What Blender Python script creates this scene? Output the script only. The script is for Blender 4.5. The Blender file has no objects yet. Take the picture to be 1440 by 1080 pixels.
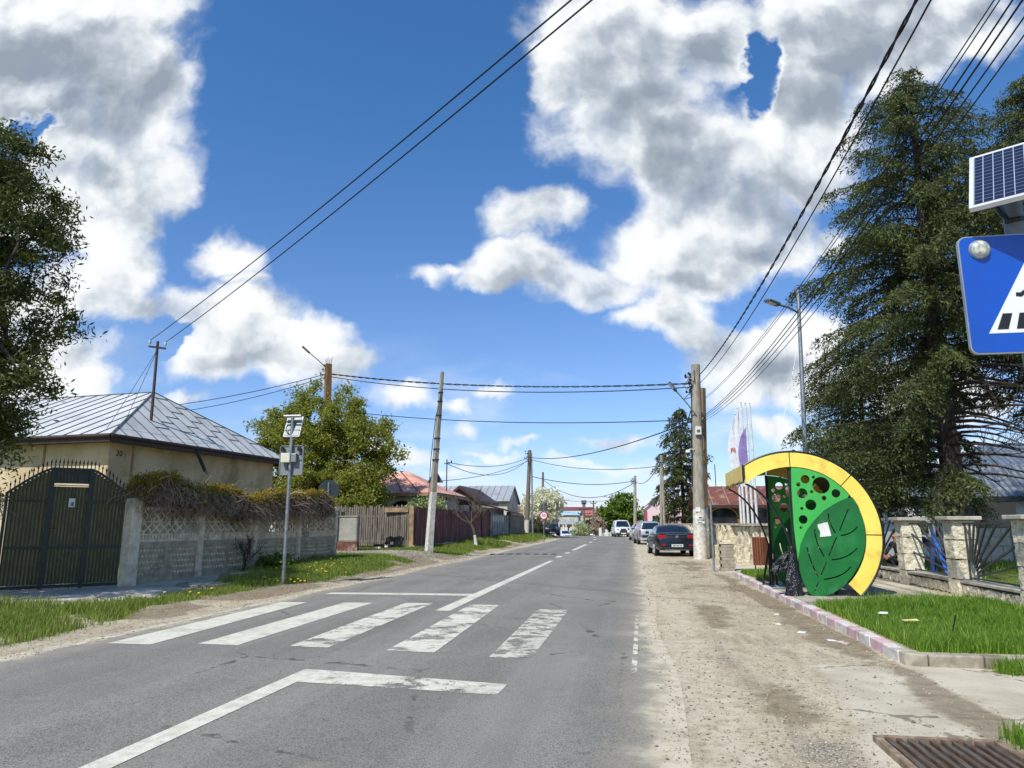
import bpy, bmesh, math, random
import numpy as np
from mathutils import Vector, Matrix, Quaternion

random.seed(7)
RNG = np.random.default_rng(11)
SC = bpy.context.scene
COL = SC.collection
PI = math.pi
rad = math.radians

# ------------------------------------------------------------------ camera
CAM_H, FOC, VPU, VPV = 1.5, 1000.0, 889.0, 736.0
_p = math.atan((VPV - 540) / FOC)
_a = math.atan((VPU - 720) * math.cos(_p) / FOC)
ca, sa, cp, sp = math.cos(_a), math.sin(_a), math.cos(_p), math.sin(_p)
CR = Vector((ca, sa, 0)); CF = Vector((-sa * cp, ca * cp, sp)); CU = Vector((sa * sp, -ca * sp, cp))

def ray(u, v):
    return CF + CR * ((u - 720) / FOC) + CU * ((540 - v) / FOC)

def AT(u, v, Y):                       # survey helper: the point of a sight line at depth Y
    d = ray(u, v); t = Y / d.y
    return Vector((d.x * t, Y, CAM_H + d.z * t))

cam_d = bpy.data.cameras.new('camera')
cam_d.sensor_width = 36.0
cam_d.lens = 36.0 * FOC / 1440.0
cam_d.clip_start = 0.05
cam_d.clip_end = 5000
cam = bpy.data.objects.new('camera', cam_d)
COL.objects.link(cam)
m3 = Matrix((CR, CU, -CF)).transposed()
cam.matrix_world = Matrix.Translation((0, 0, CAM_H)) @ m3.to_4x4()
SC.camera = cam

# ------------------------------------------------------------------ colour and nodes
def L(h, k=1.0):
    h = h.lstrip('#')
    c = [int(h[i:i + 2], 16) / 255 for i in (0, 2, 4)]
    c = [x / 12.92 if x <= .04045 else ((x + .055) / 1.055) ** 2.4 for x in c]
    return tuple(x * k for x in c) + (1.0,)

class NT:
    def __init__(self, nt):
        self.t = nt; self.n = nt.nodes; self.l = nt.links
    def new(self, typ, **kw):
        nd = self.n.new(typ)
        for k, v in kw.items():
            setattr(nd, k, v)
        return nd
    def put(self, sock, v):
        if v is None: return
        if hasattr(v, 'is_output'): self.l.new(v, sock)
        elif hasattr(v, 'outputs'): self.l.new(v.outputs[0], sock)
        else:
            try: sock.default_value = v
            except Exception: sock.default_value = (v, v, v)
    def m(self, op, a, b=None, c=None, clamp=False):
        nd = self.new('ShaderNodeMath', operation=op, use_clamp=clamp)
        self.put(nd.inputs[0], a); self.put(nd.inputs[1], b); self.put(nd.inputs[2], c)
        return nd.outputs[0]
    def vm(self, op, a, b=None):
        nd = self.new('ShaderNodeVectorMath', operation=op)
        self.put(nd.inputs[0], a); self.put(nd.inputs[1], b)
        return nd.outputs['Value'] if op in ('LENGTH', 'DOT_PRODUCT', 'DISTANCE') else nd.outputs[0]
    def ramp(self, v, a, b, lo=0.0, hi=1.0, smooth=True):
        nd = self.new('ShaderNodeMapRange', interpolation_type='SMOOTHSTEP' if smooth else 'LINEAR')
        self.put(nd.inputs[0], v)
        for i, x in enumerate((a, b, lo, hi)): nd.inputs[i + 1].default_value = x
        return nd.outputs[0]
    def mix(self, f, a, b, blend='MIX'):
        nd = self.new('ShaderNodeMix', data_type='RGBA', blend_type=blend)
        self.put(nd.inputs[0], f); self.put(nd.inputs[6], a); self.put(nd.inputs[7], b)
        return nd.outputs[2]
    def noise(self, vec, scale, detail=4, rough=.55, dist=0.0):
        nd = self.new('ShaderNodeTexNoise')
        self.put(nd.inputs['Vector'], vec)
        nd.inputs['Scale'].default_value = scale; nd.inputs['Detail'].default_value = detail
        nd.inputs['Roughness'].default_value = rough; nd.inputs['Distortion'].default_value = dist
        return nd.outputs[0]
    def voro(self, vec, scale, feature='F1', detail=0.0, rnd=1.0):
        nd = self.new('ShaderNodeTexVoronoi', feature=feature)
        self.put(nd.inputs['Vector'], vec)
        nd.inputs['Scale'].default_value = scale
        if 'Detail' in nd.inputs and nd.inputs['Detail'].enabled: nd.inputs['Detail'].default_value = detail
        nd.inputs['Randomness'].default_value = rnd
        return nd.outputs[0]
    def scalev(self, vec, s):
        nd = self.new('ShaderNodeMapping'); self.put(nd.inputs[0], vec)
        nd.inputs['Scale'].default_value = s
        return nd.outputs[0]
    def bump(self, h, strength=.3, dist=.02, normal=None):
        nd = self.new('ShaderNodeBump'); nd.inputs['Strength'].default_value = strength
        nd.inputs['Distance'].default_value = dist
        self.put(nd.inputs['Height'], h); self.put(nd.inputs['Normal'], normal)
        return nd.outputs[0]

MATS = {}
def new_mat(name):
    m = bpy.data.materials.new(name); m.use_nodes = True
    nt = m.node_tree; nt.nodes.clear()
    T = NT(nt)
    out = T.new('ShaderNodeOutputMaterial')
    b = T.new('ShaderNodeBsdfPrincipled')
    T.l.new(b.outputs[0], out.inputs[0])
    return m, T, b, out

def pos(T):
    return T.new('ShaderNodeNewGeometry').outputs['Position']

def pm(name, col, col2=None, scale=6.0, rough=.7, metal=0.0, bump=.15, bscale=None, bdist=.01, detail=5,
       stretch=None, spec=.5, grime=None, gscale=1.5, coat=0.0, thr=(.35, .65)):
    """general surface: two tones broken up by noise, fine bump, optional grime patches"""
    if name in MATS: return MATS[name]
    m, T, b, out = new_mat(name)
    P = T.new('ShaderNodeTexCoord').outputs['Object']
    if stretch: P = T.scalev(P, stretch)
    c1 = L(col) if isinstance(col, str) else col
    if col2 is None: c2 = tuple(x * .72 for x in c1[:3]) + (1,)
    else: c2 = L(col2) if isinstance(col2, str) else col2
    f = T.ramp(T.noise(P, scale, detail, .6), thr[0], thr[1])
    c = T.mix(f, c1, c2)
    if grime:
        g = T.ramp(T.noise(P, gscale, 6, .65), .5, .68)
        c = T.mix(T.m('MULTIPLY', g, .8), c, L(grime) if isinstance(grime, str) else grime)
    T.put(b.inputs['Base Color'], c)
    b.inputs['Roughness'].default_value = rough; b.inputs['Metallic'].default_value = metal
    b.inputs['Specular IOR Level'].default_value = spec
    if coat: b.inputs['Coat Weight'].default_value = coat
    if bump:
        T.put(b.inputs['Normal'], T.bump(T.noise(P, bscale or scale * 6, 4, .6), bump, bdist))
    MATS[name] = m
    return m

def leafmat(name, cols, rough=.55, trans=.35, tcol=None):
    """foliage: tone varies leaf by leaf, some light passes through"""
    m, T, b, out = new_mat(name)
    r = T.new('ShaderNodeNewGeometry').outputs['Random Per Island']
    cr = T.new('ShaderNodeValToRGB')
    while len(cr.color_ramp.elements) < len(cols): cr.color_ramp.elements.new(.5)
    for i, c in enumerate(cols):
        cr.color_ramp.elements[i].position = i / max(1, len(cols) - 1)
        cr.color_ramp.elements[i].color = c
    T.put(cr.inputs[0], r)
    big = T.noise(pos(T), .9, 2)
    c = T.mix(T.ramp(big, .35, .65, 0, .35), cr.outputs[0], T.mix(.5, cr.outputs[0], cols[0]))
    T.put(b.inputs['Base Color'], c); b.inputs['Roughness'].default_value = rough
    b.inputs['Specular IOR Level'].default_value = .3
    tr = T.new('ShaderNodeBsdfTranslucent')
    T.put(tr.inputs[0], T.mix(.5, c, tcol or cols[-1]))
    mx = T.new('ShaderNodeMixShader'); mx.inputs[0].default_value = trans
    T.l.new(b.outputs[0], mx.inputs[1]); T.l.new(tr.outputs[0], mx.inputs[2])
    T.l.new(mx.outputs[0], out.inputs[0])
    MATS[name] = m
    return m

# ------------------------------------------------------------------ objects
def thing(name, label, cat, loc=(0, 0, 0), rz=0.0, group=None):
    o = bpy.data.objects.new(name, None); COL.objects.link(o)
    o.empty_display_size = .2
    o.location = loc; o.rotation_euler = (0, 0, rz)
    tag(o, label, cat, group)
    return o

def tag(o, label, cat, group=None):
    o['label'] = label; o['category'] = cat
    if group: o['group'] = group
    return o

def link(name, me, mats, parent=None, kind=None):
    o = bpy.data.objects.new(name, me); COL.objects.link(o)
    for m in (mats if isinstance(mats, (list, tuple)) else [mats]): me.materials.append(m)
    if parent is not None: o.parent = parent
    if kind: o['kind'] = kind
    return o

def copy_tree(o, parent=None):
    c = o.copy(); COL.objects.link(c)
    c.parent = parent
    for ch in list(o.children): copy_tree(ch, c)
    return c

class MB:
    """collects shapes for ONE mesh object"""
    def __init__(self): self.v = []; self.f = []; self.mi = []
    def add(self, vs, fs, m=0):
        k = len(self.v); self.v += [tuple(x) for x in vs]
        for f in fs: self.f.append(tuple(i + k for i in f)); self.mi.append(m)
        return self
    def box(self, c, s, M=None, m=0, taper=1.0):
        c = Vector(c); hx, hy, hz = s[0] / 2, s[1] / 2, s[2] / 2
        vs = []
        for z in (-hz, hz):
            k = taper if z > 0 else 1.0
            for x, y in ((-hx, -hy), (hx, -hy), (hx, hy), (-hx, hy)):
                p = Vector((x * k, y * k, z)); vs.append(c + (M @ p if M else p))
        return self.add(vs, [(3, 2, 1, 0), (4, 5, 6, 7), (0, 1, 5, 4), (1, 2, 6, 5), (2, 3, 7, 6), (3, 0, 4, 7)], m)
    def bar(self, a, b, w, h=None, up=(0, 0, 1), m=0):
        a = Vector(a); b = Vector(b); d = (b - a); l = d.length; d.normalize()
        up = Vector(up)
        if abs(d.dot(up)) > .98: up = Vector((1, 0, 0))
        s = d.cross(up).normalized(); u = s.cross(d)
        M = Matrix((s, u, d)).transposed()
        return self.box((a + b) / 2, (w, h or w, l), M, m)
    def tube(self, pts, r, n=8, m=0, caps=True):
        pts = [Vector(p) for p in pts]
        k = len(pts)
        rs = r if isinstance(r, (list, tuple)) else [r] * k
        vs = []; fs = []
        prev = None
        for i, p in enumerate(pts):
            d = (pts[min(i + 1, k - 1)] - pts[max(i - 1, 0)]).normalized()
            if prev is None:
                ref = Vector((0, 0, 1)) if abs(d.z) < .9 else Vector((1, 0, 0))
                s = d.cross(ref).normalized()
            else:
                s = (prev - d * prev.dot(d)).normalized()
            prev = s; u = d.cross(s)
            for j in range(n):
                a = 2 * PI * j / n
                vs.append(p + (s * math.cos(a) + u * math.sin(a)) * rs[i])
        for i in range(k - 1):
            for j in range(n):
                a = i * n + j; b = i * n + (j + 1) % n
                fs.append((a, b, b + n, a + n))
        if caps:
            fs.append(tuple(range(n - 1, -1, -1))); fs.append(tuple((k - 1) * n + j for j in range(n)))
        return self.add(vs, fs, m)
    def lathe(self, prof, c=(0, 0, 0), n=16, axis='Z', m=0, caps=True):
        c = Vector(c); vs = []; fs = []
        for r, z in prof:
            for j in range(n):
                a = 2 * PI * j / n
                x, y = r * math.cos(a), r * math.sin(a)
                q = (x, y, z) if axis == 'Z' else ((z, x, y) if axis == 'X' else (x, z, y))
                vs.append(c + Vector(q))
        for i in range(len(prof) - 1):
            for j in range(n):
                a = i * n + j; b = i * n + (j + 1) % n
                fs.append((a, b, b + n, a + n))
        if caps:
            fs.append(tuple(range(n - 1, -1, -1)))
            fs.append(tuple((len(prof) - 1) * n + j for j in range(n)))
        return self.add(vs, fs, m)
    def prism(self, poly, O, X, Z, t, m=0):
        """polygon in the plane O + X*a + Z*b, thickness t along X x Z"""
        O, X, Z = Vector(O), Vector(X), Vector(Z); N = X.cross(Z).normalized()
        k = len(poly)
        vs = [O + X * a + Z * b for a, b in poly] + [O + X * a + Z * b + N * t for a, b in poly]
        fs = [tuple(range(k - 1, -1, -1)), tuple(range(k, 2 * k))]
        fs += [(i, (i + 1) % k, k + (i + 1) % k, k + i) for i in range(k)]
        return self.add(vs, fs, m)
    def quad(self, a, b, c, d, m=0):
        return self.add([a, b, c, d], [(0, 1, 2, 3)], m)
    def sphere(self, c, r, n=10, m=0, sc=(1, 1, 1)):
        c = Vector(c); vs = []; fs = []
        k = n // 2 + 1
        for i in range(k):
            t = PI * i / (k - 1)
            for j in range(n):
                a = 2 * PI * j / n
                vs.append(c + Vector((math.sin(t) * math.cos(a) * r * sc[0], math.sin(t) * math.sin(a) * r * sc[1], math.cos(t) * r * sc[2])))
        for i in range(k - 1):
            for j in range(n):
                a = i * n + j; b = i * n + (j + 1) % n
                fs.append((a, a + n, b + n, b))
        return self.add(vs, fs, m)
    def rough(self, c, s, step=.12, amp=.02, M=None, m=0, seed=0, skip=()):
        """block with an irregular quarry face"""
        c = Vector(c); h = Vector(s) / 2
        rng = random.Random(seed + int(abs(c.x * 131 + c.y * 71 + c.z * 37) * 10))
        cache = {}
        def vert(p):
            key = tuple(round(x, 3) for x in p)
            if key not in cache:
                q = Vector(p)
                for i in range(3):
                    if abs(abs(q[i]) - h[i]) < 1e-4:
                        q[i] += rng.uniform(-amp, amp * .4) * (1 if q[i] > 0 else -1)
                cache[key] = c + (M @ q if M else q)
            return cache[key]
        for ax in range(3):
            u, v = (ax + 1) % 3, (ax + 2) % 3
            nu = max(1, int(round(s[u] / step))); nv = max(1, int(round(s[v] / step)))
            for sg in (-1, 1):
                if (ax, sg) in skip: continue
                for i in range(nu):
                    for j in range(nv):
                        q = []
                        for di, dj in ((0, 0), (1, 0), (1, 1), (0, 1)):
                            p = [0, 0, 0]; p[ax] = sg * h[ax]
                            p[u] = -h[u] + s[u] * (i + di) / nu; p[v] = -h[v] + s[v] * (j + dj) / nv
                            q.append(vert(p))
                        if sg < 0: q.reverse()
                        self.add(q, [(0, 1, 2, 3)], m)
        return self
    def build(self, name, mats, parent=None, smooth=False, off=None, bevel=0.0, kind=None, merge=False, sub=0):
        me = bpy.data.meshes.new(name)
        vs = self.v if off is None else [(x - off[0], y - off[1], z - off[2]) for x, y, z in self.v]
        me.from_pydata(vs, [], self.f)
        for p, i in zip(me.polygons, self.mi): p.material_index = i
        if merge or bevel:
            bm = bmesh.new(); bm.from_mesh(me)
            bmesh.ops.remove_doubles(bm, verts=bm.verts, dist=1e-4)
            bm.to_mesh(me); bm.free()
        if smooth:
            for p in me.polygons: p.use_smooth = True
        o = link(name, me, mats, parent, kind)
        if bevel:
            b = o.modifiers.new('bevel', 'BEVEL'); b.width = bevel; b.segments = 2; b.limit_method = 'ANGLE'
        if sub:
            s = o.modifiers.new('smooth', 'SUBSURF'); s.levels = sub; s.render_levels = sub
        if smooth and not sub:
            try: me.set_sharp_from_angle(angle=rad(40))
            except Exception: pass
        return o

def curve_to_mb(splines, th, fr, m=0, mb=None):
    """flat plate with real holes: list of closed outlines; fr maps (a, b, depth) to a point"""
    cu = bpy.data.curves.new('outline', 'CURVE'); cu.dimensions = '2D'; cu.fill_mode = 'BOTH'; cu.extrude = th / 2
    for pl in splines:
        s = cu.splines.new('POLY'); s.points.add(len(pl) - 1); s.use_cyclic_u = True
        for q, (a, b) in zip(s.points, pl): q.co = (a, b, 0, 1)
    o = bpy.data.objects.new('outline', cu); COL.objects.link(o)
    return _grab(o, cu, fr, m, mb)

def text_mb(body, size, th, fr, m=0, mb=None, shear=0.0):
    cu = bpy.data.curves.new('lettering', 'FONT'); cu.body = body; cu.size = size; cu.extrude = th / 2
    cu.align_x = 'CENTER'; cu.align_y = 'CENTER'; cu.resolution_u = 3; cu.shear = shear
    o = bpy.data.objects.new('lettering', cu); COL.objects.link(o)
    return _grab(o, cu, fr, m, mb)

def _grab(o, cu, fr, m, mb):
    mb = mb or MB()
    dg = bpy.context.evaluated_depsgraph_get(); dg.update()
    me = o.evaluated_get(dg).to_mesh()
    mb.add([fr(v.co.x, v.co.y, v.co.z) for v in me.vertices], [tuple(p.vertices) for p in me.polygons], m)
    o.evaluated_get(dg).to_mesh_clear()
    bpy.data.objects.remove(o); bpy.data.curves.remove(cu)
    return mb

def np_mesh(name, V, F, mats, parent=None, kind=None, mi=None, smooth=False):
    """fast mesh from arrays: V (n,3), F (m,k) all of one size"""
    V = np.ascontiguousarray(V, dtype=np.float32); F = np.ascontiguousarray(F, dtype=np.int32)
    me = bpy.data.meshes.new(name)
    me.vertices.add(len(V)); me.vertices.foreach_set('co', V.ravel())
    k = F.shape[1]
    me.loops.add(F.size); me.loops.foreach_set('vertex_index', F.ravel())
    me.polygons.add(len(F)); me.polygons.foreach_set('loop_start', np.arange(0, F.size, k, dtype=np.int32))
    if mi is not None: me.polygons.foreach_set('material_index', np.ascontiguousarray(mi, dtype=np.int32))
    if smooth: me.polygons.foreach_set('use_smooth', np.ones(len(F), dtype=bool))
    me.update(calc_edges=True)
    return link(name, me, mats, parent, kind)

def unit(a): return a / np.maximum(np.linalg.norm(a, axis=1, keepdims=True), 1e-9)

def leaf_quads(C, A, B):
    """diamond leaves: centres C, half-length vectors A, half-width vectors B"""
    n = len(C)
    V = np.stack([C - A, C + B - A * .1, C + A, C - B - A * .1], 1).reshape(-1, 3)
    F = np.arange(4 * n).reshape(n, 4)
    return V, F

def rdir(n): return unit(RNG.normal(size=(n, 3)))

def _h(ix, iy, s):
    n = (ix.astype(np.int64) * 374761393 + iy.astype(np.int64) * 668265263 + s * 982451653) & 0x7fffffff
    n = ((n ^ (n >> 13)) * 1274126177) & 0x7fffffff
    return ((n ^ (n >> 16)) & 0xffff) / 65535.0

def vnoise(x, y, s=0):
    x = np.asarray(x, float); y = np.asarray(y, float)
    ix, iy = np.floor(x), np.floor(y); fx, fy = x - ix, y - iy
    fx = fx * fx * (3 - 2 * fx); fy = fy * fy * (3 - 2 * fy)
    a, b, c, d = _h(ix, iy, s), _h(ix + 1, iy, s), _h(ix, iy + 1, s), _h(ix + 1, iy + 1, s)
    return (a * (1 - fx) + b * fx) * (1 - fy) + (c * (1 - fx) + d * fx) * fy

def fnoise(x, y, s=0):
    return (vnoise(x, y, s) + .5 * vnoise(x * 2.1, y * 2.1, s + 1) + .25 * vnoise(x * 4.3, y * 4.3, s + 2)) / 1.75

def sstep(a, b, x):
    t = np.clip((np.asarray(x, float) - a) / (b - a), 0, 1)
    return t * t * (3 - 2 * t)
# ------------------------------------------------------------------ sky and sun
SUN_EL, SUN_AZ = rad(50), math.atan2(-.42, -.91)          # azimuth measured from +Y towards +X
SUN_DIR = Vector((math.sin(SUN_AZ) * math.cos(SUN_EL), math.cos(SUN_AZ) * math.cos(SUN_EL), math.sin(SUN_EL)))
SKY_K = .115
sun_d = bpy.data.lights.new('sun', 'SUN'); sun_d.energy = 4.6; sun_d.angle = rad(.53); sun_d.color = (1, .955, .88)
sun = bpy.data.objects.new('sun', sun_d); COL.objects.link(sun)
sun.rotation_euler = SUN_DIR.to_track_quat('Z', 'Y').to_euler()
sun.location = SUN_DIR * 60

SC.view_settings.view_transform = 'Standard'; SC.view_settings.look = 'None'
SC.view_settings.exposure = 0.12; SC.view_settings.gamma = 1.0

def px2sky(u, v):
    d = ray(u, v)
    f = d.dot(Vector((-sa, ca, 0)))
    return d.dot(Vector((ca, sa, 0))) / f, d.z / f

def build_world():
    w = bpy.data.worlds.new('World'); SC.world = w; w.use_nodes = True
    nt = w.node_tree; nt.nodes.clear(); T = NT(nt)
    out = T.new('ShaderNodeOutputWorld'); bg = T.new('ShaderNodeBackground')
    T.l.new(bg.outputs[0], out.inputs[0])
    sky = T.new('ShaderNodeTexSky', sky_type='NISHITA')
    sky.sun_disc = False; sky.sun_elevation = SUN_EL; sky.sun_rotation = SUN_AZ
    sky.altitude = 100; sky.air_density = 1.0; sky.dust_density = .35; sky.ozone_density = 3.0
    bg.inputs['Strength'].default_value = SKY_K
    d = T.new('ShaderNodeTexCoord').outputs['Generated']
    fx = T.m('MAXIMUM', T.m('ABSOLUTE', T.vm('DOT_PRODUCT', d, (-sa, ca, 0))), .06)
    a = T.m('DIVIDE', T.vm('DOT_PRODUCT', d, (ca, sa, 0)), fx)
    z = T.vm('DOT_PRODUCT', d, (0, 0, 1))
    b = T.m('DIVIDE', z, fx)
    cx = T.new('ShaderNodeCombineXYZ'); T.put(cx.inputs[0], a); T.put(cx.inputs[1], b)
    P = cx.outputs[0]
    # domain warp so that outlines billow
    wn = T.new('ShaderNodeTexNoise', noise_dimensions='2D'); T.put(wn.inputs['Vector'], P)
    wn.inputs['Scale'].default_value = 5.0; wn.inputs['Detail'].default_value = 5; wn.inputs['Roughness'].default_value = .6
    wc = T.vm('SUBTRACT', wn.outputs['Color'], (.5, .5, .5))
    wv = T.new('ShaderNodeVectorMath', operation='SCALE'); T.put(wv.inputs[0], wc); wv.inputs[3].default_value = .11
    Q = T.vm('ADD', P, wv.outputs[0])
    def field(blobs, src):
        cur = None
        for (u, v, ru, rv) in blobs:
            x0, y0 = px2sky(u, v); x1, _ = px2sky(u + ru, v); _, y1 = px2sky(u, v - rv)
            rx, ry = abs(x1 - x0), abs(y1 - y0)
            q = T.vm('MULTIPLY', T.vm('SUBTRACT', src, (x0, y0, 0)), (1 / rx, 1 / ry, 0))
            s = T.m('SUBTRACT', 1.0, T.vm('LENGTH', q))
            s = T.m('MULTIPLY', s, min(1.0, min(ru, rv) / 60 + .15))
            cur = s if cur is None else T.m('SMOOTH_MAX', cur, s, .12)
        return cur
    clouds = [(90, 20, 185, 90), (60, 110, 215, 120), (180, 130, 115, 110), (40, 270, 170, 95), (190, 250, 95, 75), (110, 210, 150, 90),
              (150, 320, 80, 45), (175, 372, 55, 42), (95, 410, 110, 42), (45, 520, 125, 62), (20, 470, 70, 60), (120, 545, 60, 35),
              (318, 362, 58, 32), (345, 392, 28, 16),
              (340, 455, 110, 62), (410, 490, 85, 55), (255, 430, 80, 38), (300, 505, 90, 45), (190, 440, 70, 30), (470, 525, 60, 28), (290, 415, 50, 20),
              (575, 562, 55, 22), (648, 572, 22, 14), (690, 555, 26, 9), (655, 608, 22, 12), (740, 622, 16, 7), (860, 614, 60, 13), (245, 562, 60, 10),
              (870, 60, 140, 120), (890, 160, 145, 110), (960, 230, 120, 95), (1000, 60, 90, 70), (790, 90, 60, 75),
              (1180, 50, 150, 80), (1130, 150, 100, 100), (1100, 230, 110, 70), (1240, 60, 120, 90), (1330, 30, 120, 60),
              (1010, 300, 130, 80), (1080, 330, 90, 65), (930, 345, 120, 55), (1000, 380, 100, 40), (1160, 330, 40, 30),
              (757, 300, 62, 38), (745, 372, 85, 44), (810, 395, 110, 42), (880, 360, 70, 35), (690, 392, 45, 26), (603, 388, 46, 16), (640, 385, 40, 12),
              (945, 440, 62, 40), (970, 480, 42, 40), (880, 445, 55, 22),
              (1080, 520, 110, 50), (1040, 560, 70, 30), (1150, 480, 70, 45), (1030, 500, 40, 30), (1090, 610, 70, 22), (1300, 560, 120, 60),
              (1000, 520, 60, 40), (1120, 560, 90, 30), (860, 655, 90, 9), (560, 640, 90, 12), (640, 660, 60, 8), (920, 665, 40, 7), (700, 640, 40, 5), (820, 650, 60, 7)]
    s = field(clouds, Q)
    gaps = [(1082, 118, 40, 66), (1052, 66, 26, 34), (20, 190, 46, 22), (240, 470, 34, 24)]
    wv3 = T.new('ShaderNodeVectorMath', operation='SCALE'); T.put(wv3.inputs[0], wc); wv3.inputs[3].default_value = .24
    g = field(gaps, T.vm('ADD', P, wv3.outputs[0]))
    s = T.m('SUBTRACT', s, T.m('MULTIPLY', T.ramp(g, -.2, .4), .7))
    def nz(vec, sc, det, rg):
        nd = T.new('ShaderNodeTexNoise', noise_dimensions='2D'); T.put(nd.inputs['Vector'], vec)
        nd.inputs['Scale'].default_value = sc; nd.inputs['Detail'].default_value = det; nd.inputs['Roughness'].default_value = rg
        return nd.outputs[0]
    def vz(vec, sc):
        nd = T.new('ShaderNodeTexVoronoi', voronoi_dimensions='2D'); T.put(nd.inputs['Vector'], vec); nd.inputs['Scale'].default_value = sc
        return nd.outputs[0]
    wv2 = T.new('ShaderNodeVectorMath', operation='SCALE'); T.put(wv2.inputs[0], wc); wv2.inputs[3].default_value = .045
    W2 = T.vm('ADD', P, wv2.outputs[0])
    n1 = nz(W2, 5.5, 5, .56)
    n2 = nz(Q, 24.0, 3, .62)
    bil = vz(Q, 13.0)
    dns = T.m('ADD', s, T.m('MULTIPLY', T.m('SUBTRACT', n1, .5), .75))
    dns = T.m('ADD', dns, T.m('MULTIPLY', T.m('SUBTRACT', .40, bil), .20))
    edge = T.m('ADD', dns, T.m('MULTIPLY', T.m('SUBTRACT', n2, .5), .16))
    alpha = T.m('MULTIPLY', T.ramp(edge, -.11, .36), T.ramp(n1, .25, .5, .82, 1.0))
    # the lit side faces the sun (upper left behind); thick cores seen from below are grey
    O = T.vm('ADD', W2, (-.018, .034, 0))
    n1b = nz(O, 5.5, 4, .54); bilb = vz(T.vm('ADD', Q, (-.018, .034, 0)), 13.0)
    relief = T.m('ADD', T.m('SUBTRACT', n1, n1b), T.m('MULTIPLY', T.m('SUBTRACT', bilb, bil), .16))
    greys = [(70, 80, 200, 70), (120, 150, 190, 80), (190, 262, 90, 60), (20, 120, 120, 80), (235, 120, 60, 60),
             (940, 180, 120, 110), (960, 250, 90, 60), (880, 110, 100, 90), (1070, 350, 150, 45), (1150, 120, 120, 80), (1100, 300, 100, 60), (1220, 60, 130, 70), (990, 90, 70, 60),
             (340, 522, 130, 30), (410, 520, 80, 26), (300, 480, 60, 24), (840, 408, 90, 22), (970, 395, 130, 28), (1090, 540, 110, 22), (770, 395, 80, 14), (60, 570, 130, 24), (960, 460, 40, 20)]
    gq = field(greys, Q)
    core = T.m('MULTIPLY', T.ramp(T.m('ADD', gq, T.m('MULTIPLY', T.m('SUBTRACT', n1, .5), .9)), -.30, .75), T.ramp(dns, .02, .55))
    lit = T.m('SUBTRACT', .86, T.m('MULTIPLY', core, .62))
    lit = T.m('ADD', lit, T.m('MULTIPLY', relief, 2.3))
    lit = T.m('ADD', lit, T.m('MULTIPLY', T.m('SUBTRACT', n1, .5), .42))
    lit = T.m('ADD', lit, T.m('MULTIPLY', T.m('SUBTRACT', n2, .5), .12), clamp=True)
    k = 1.0 / SKY_K
    cr = T.new('ShaderNodeValToRGB'); T.put(cr.inputs[0], lit); e = cr.color_ramp.elements
    e[0].position = 0.0; e[0].color = (.30, .35, .42, 1)
    e[1].position = 1.0; e[1].color = (.92, .94, .95, 1)
    for p_, c_ in ((.35, (.44, .495, .565, 1)), (.62, (.67, .72, .77, 1)), (.82, (.85, .88, .90, 1))):
        q_ = e.new(p_); q_.color = c_
    sc_ = T.new('ShaderNodeVectorMath', operation='SCALE'); T.put(sc_.inputs[0], cr.outputs[0]); sc_.inputs[3].default_value = k
    c = sc_.outputs[0]
    # clear spring sky: deep blue overhead, milky towards the horizon
    tint = T.mix(T.ramp(z, .0, .12), (.98, 1.0, 1.30, 1), (.90, 1.02, 1.28, 1))
    tint = T.mix(T.ramp(z, .08, .62), tint, (.54, 1.0, 1.36, 1))
    skyc = T.mix(1.0, sky.outputs[0], tint, 'MULTIPLY')
    low = T.ramp(z, .0, .12)
    thin = T.m('MULTIPLY', T.ramp(nz(T.scalev(P, (2.0, 7.0, 1)), 2.0, 4, .6), .42, .8), T.ramp(z, .30, .04, 0, .6))
    alpha = T.m('MAXIMUM', T.m('MULTIPLY', alpha, T.m('ADD', T.m('MULTIPLY', low, .7), .3)), thin)
    T.put(bg.inputs[0], T.mix(alpha, skyc, c))
    return w
build_world()
SC.world.cycles.sampling_method = 'MANUAL'; SC.world.cycles.sample_map_resolution = 256
# ------------------------------------------------------------------ terrain
def cx(y):                                   # the road bends left beyond 58 m
    t = np.maximum(np.asarray(y, float) - 58, 0)
    return -(t / 54.0) ** 2 * 5.0
def zr(y):                                   # and drops behind a crest at 88 m
    y = np.asarray(y, float)
    return -1.05 * sstep(86, 116, y)
def gz(x, y):
    x = np.asarray(x, float); y = np.asarray(y, float)
    xe = x - cx(y)
    left = sstep(7.15, 9.6, -xe) * (.08 + .25 * sstep(13, 24, y)) * (1 - sstep(85, 120, y))
    left = left + .05 * sstep(7.3, 8.2, -xe) * (fnoise(x * .8, y * .8, 3) - .4)
    right = .11 * sstep(2.90, 2.98, x) * sstep(8.68, 8.78, y) * (1 - sstep(21.5, 23.5, y))
    right = np.maximum(right, .06 * sstep(3.2, 4.6, x) * sstep(23, 26, y) * (1 - sstep(85, 110, y)))
    right = np.maximum(right, .12 * sstep(6.5, 6.8, x) * (1 - sstep(85, 110, y)))
    right = right + .018 * sstep(.6, 1.6, xe) * (fnoise(x * .9, y * .9, 8) - .5) * (1 - sstep(2.5, 2.8, x))
    return zr(y) + left + right
def gzf(x, y): return float(gz(x, y))

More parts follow.
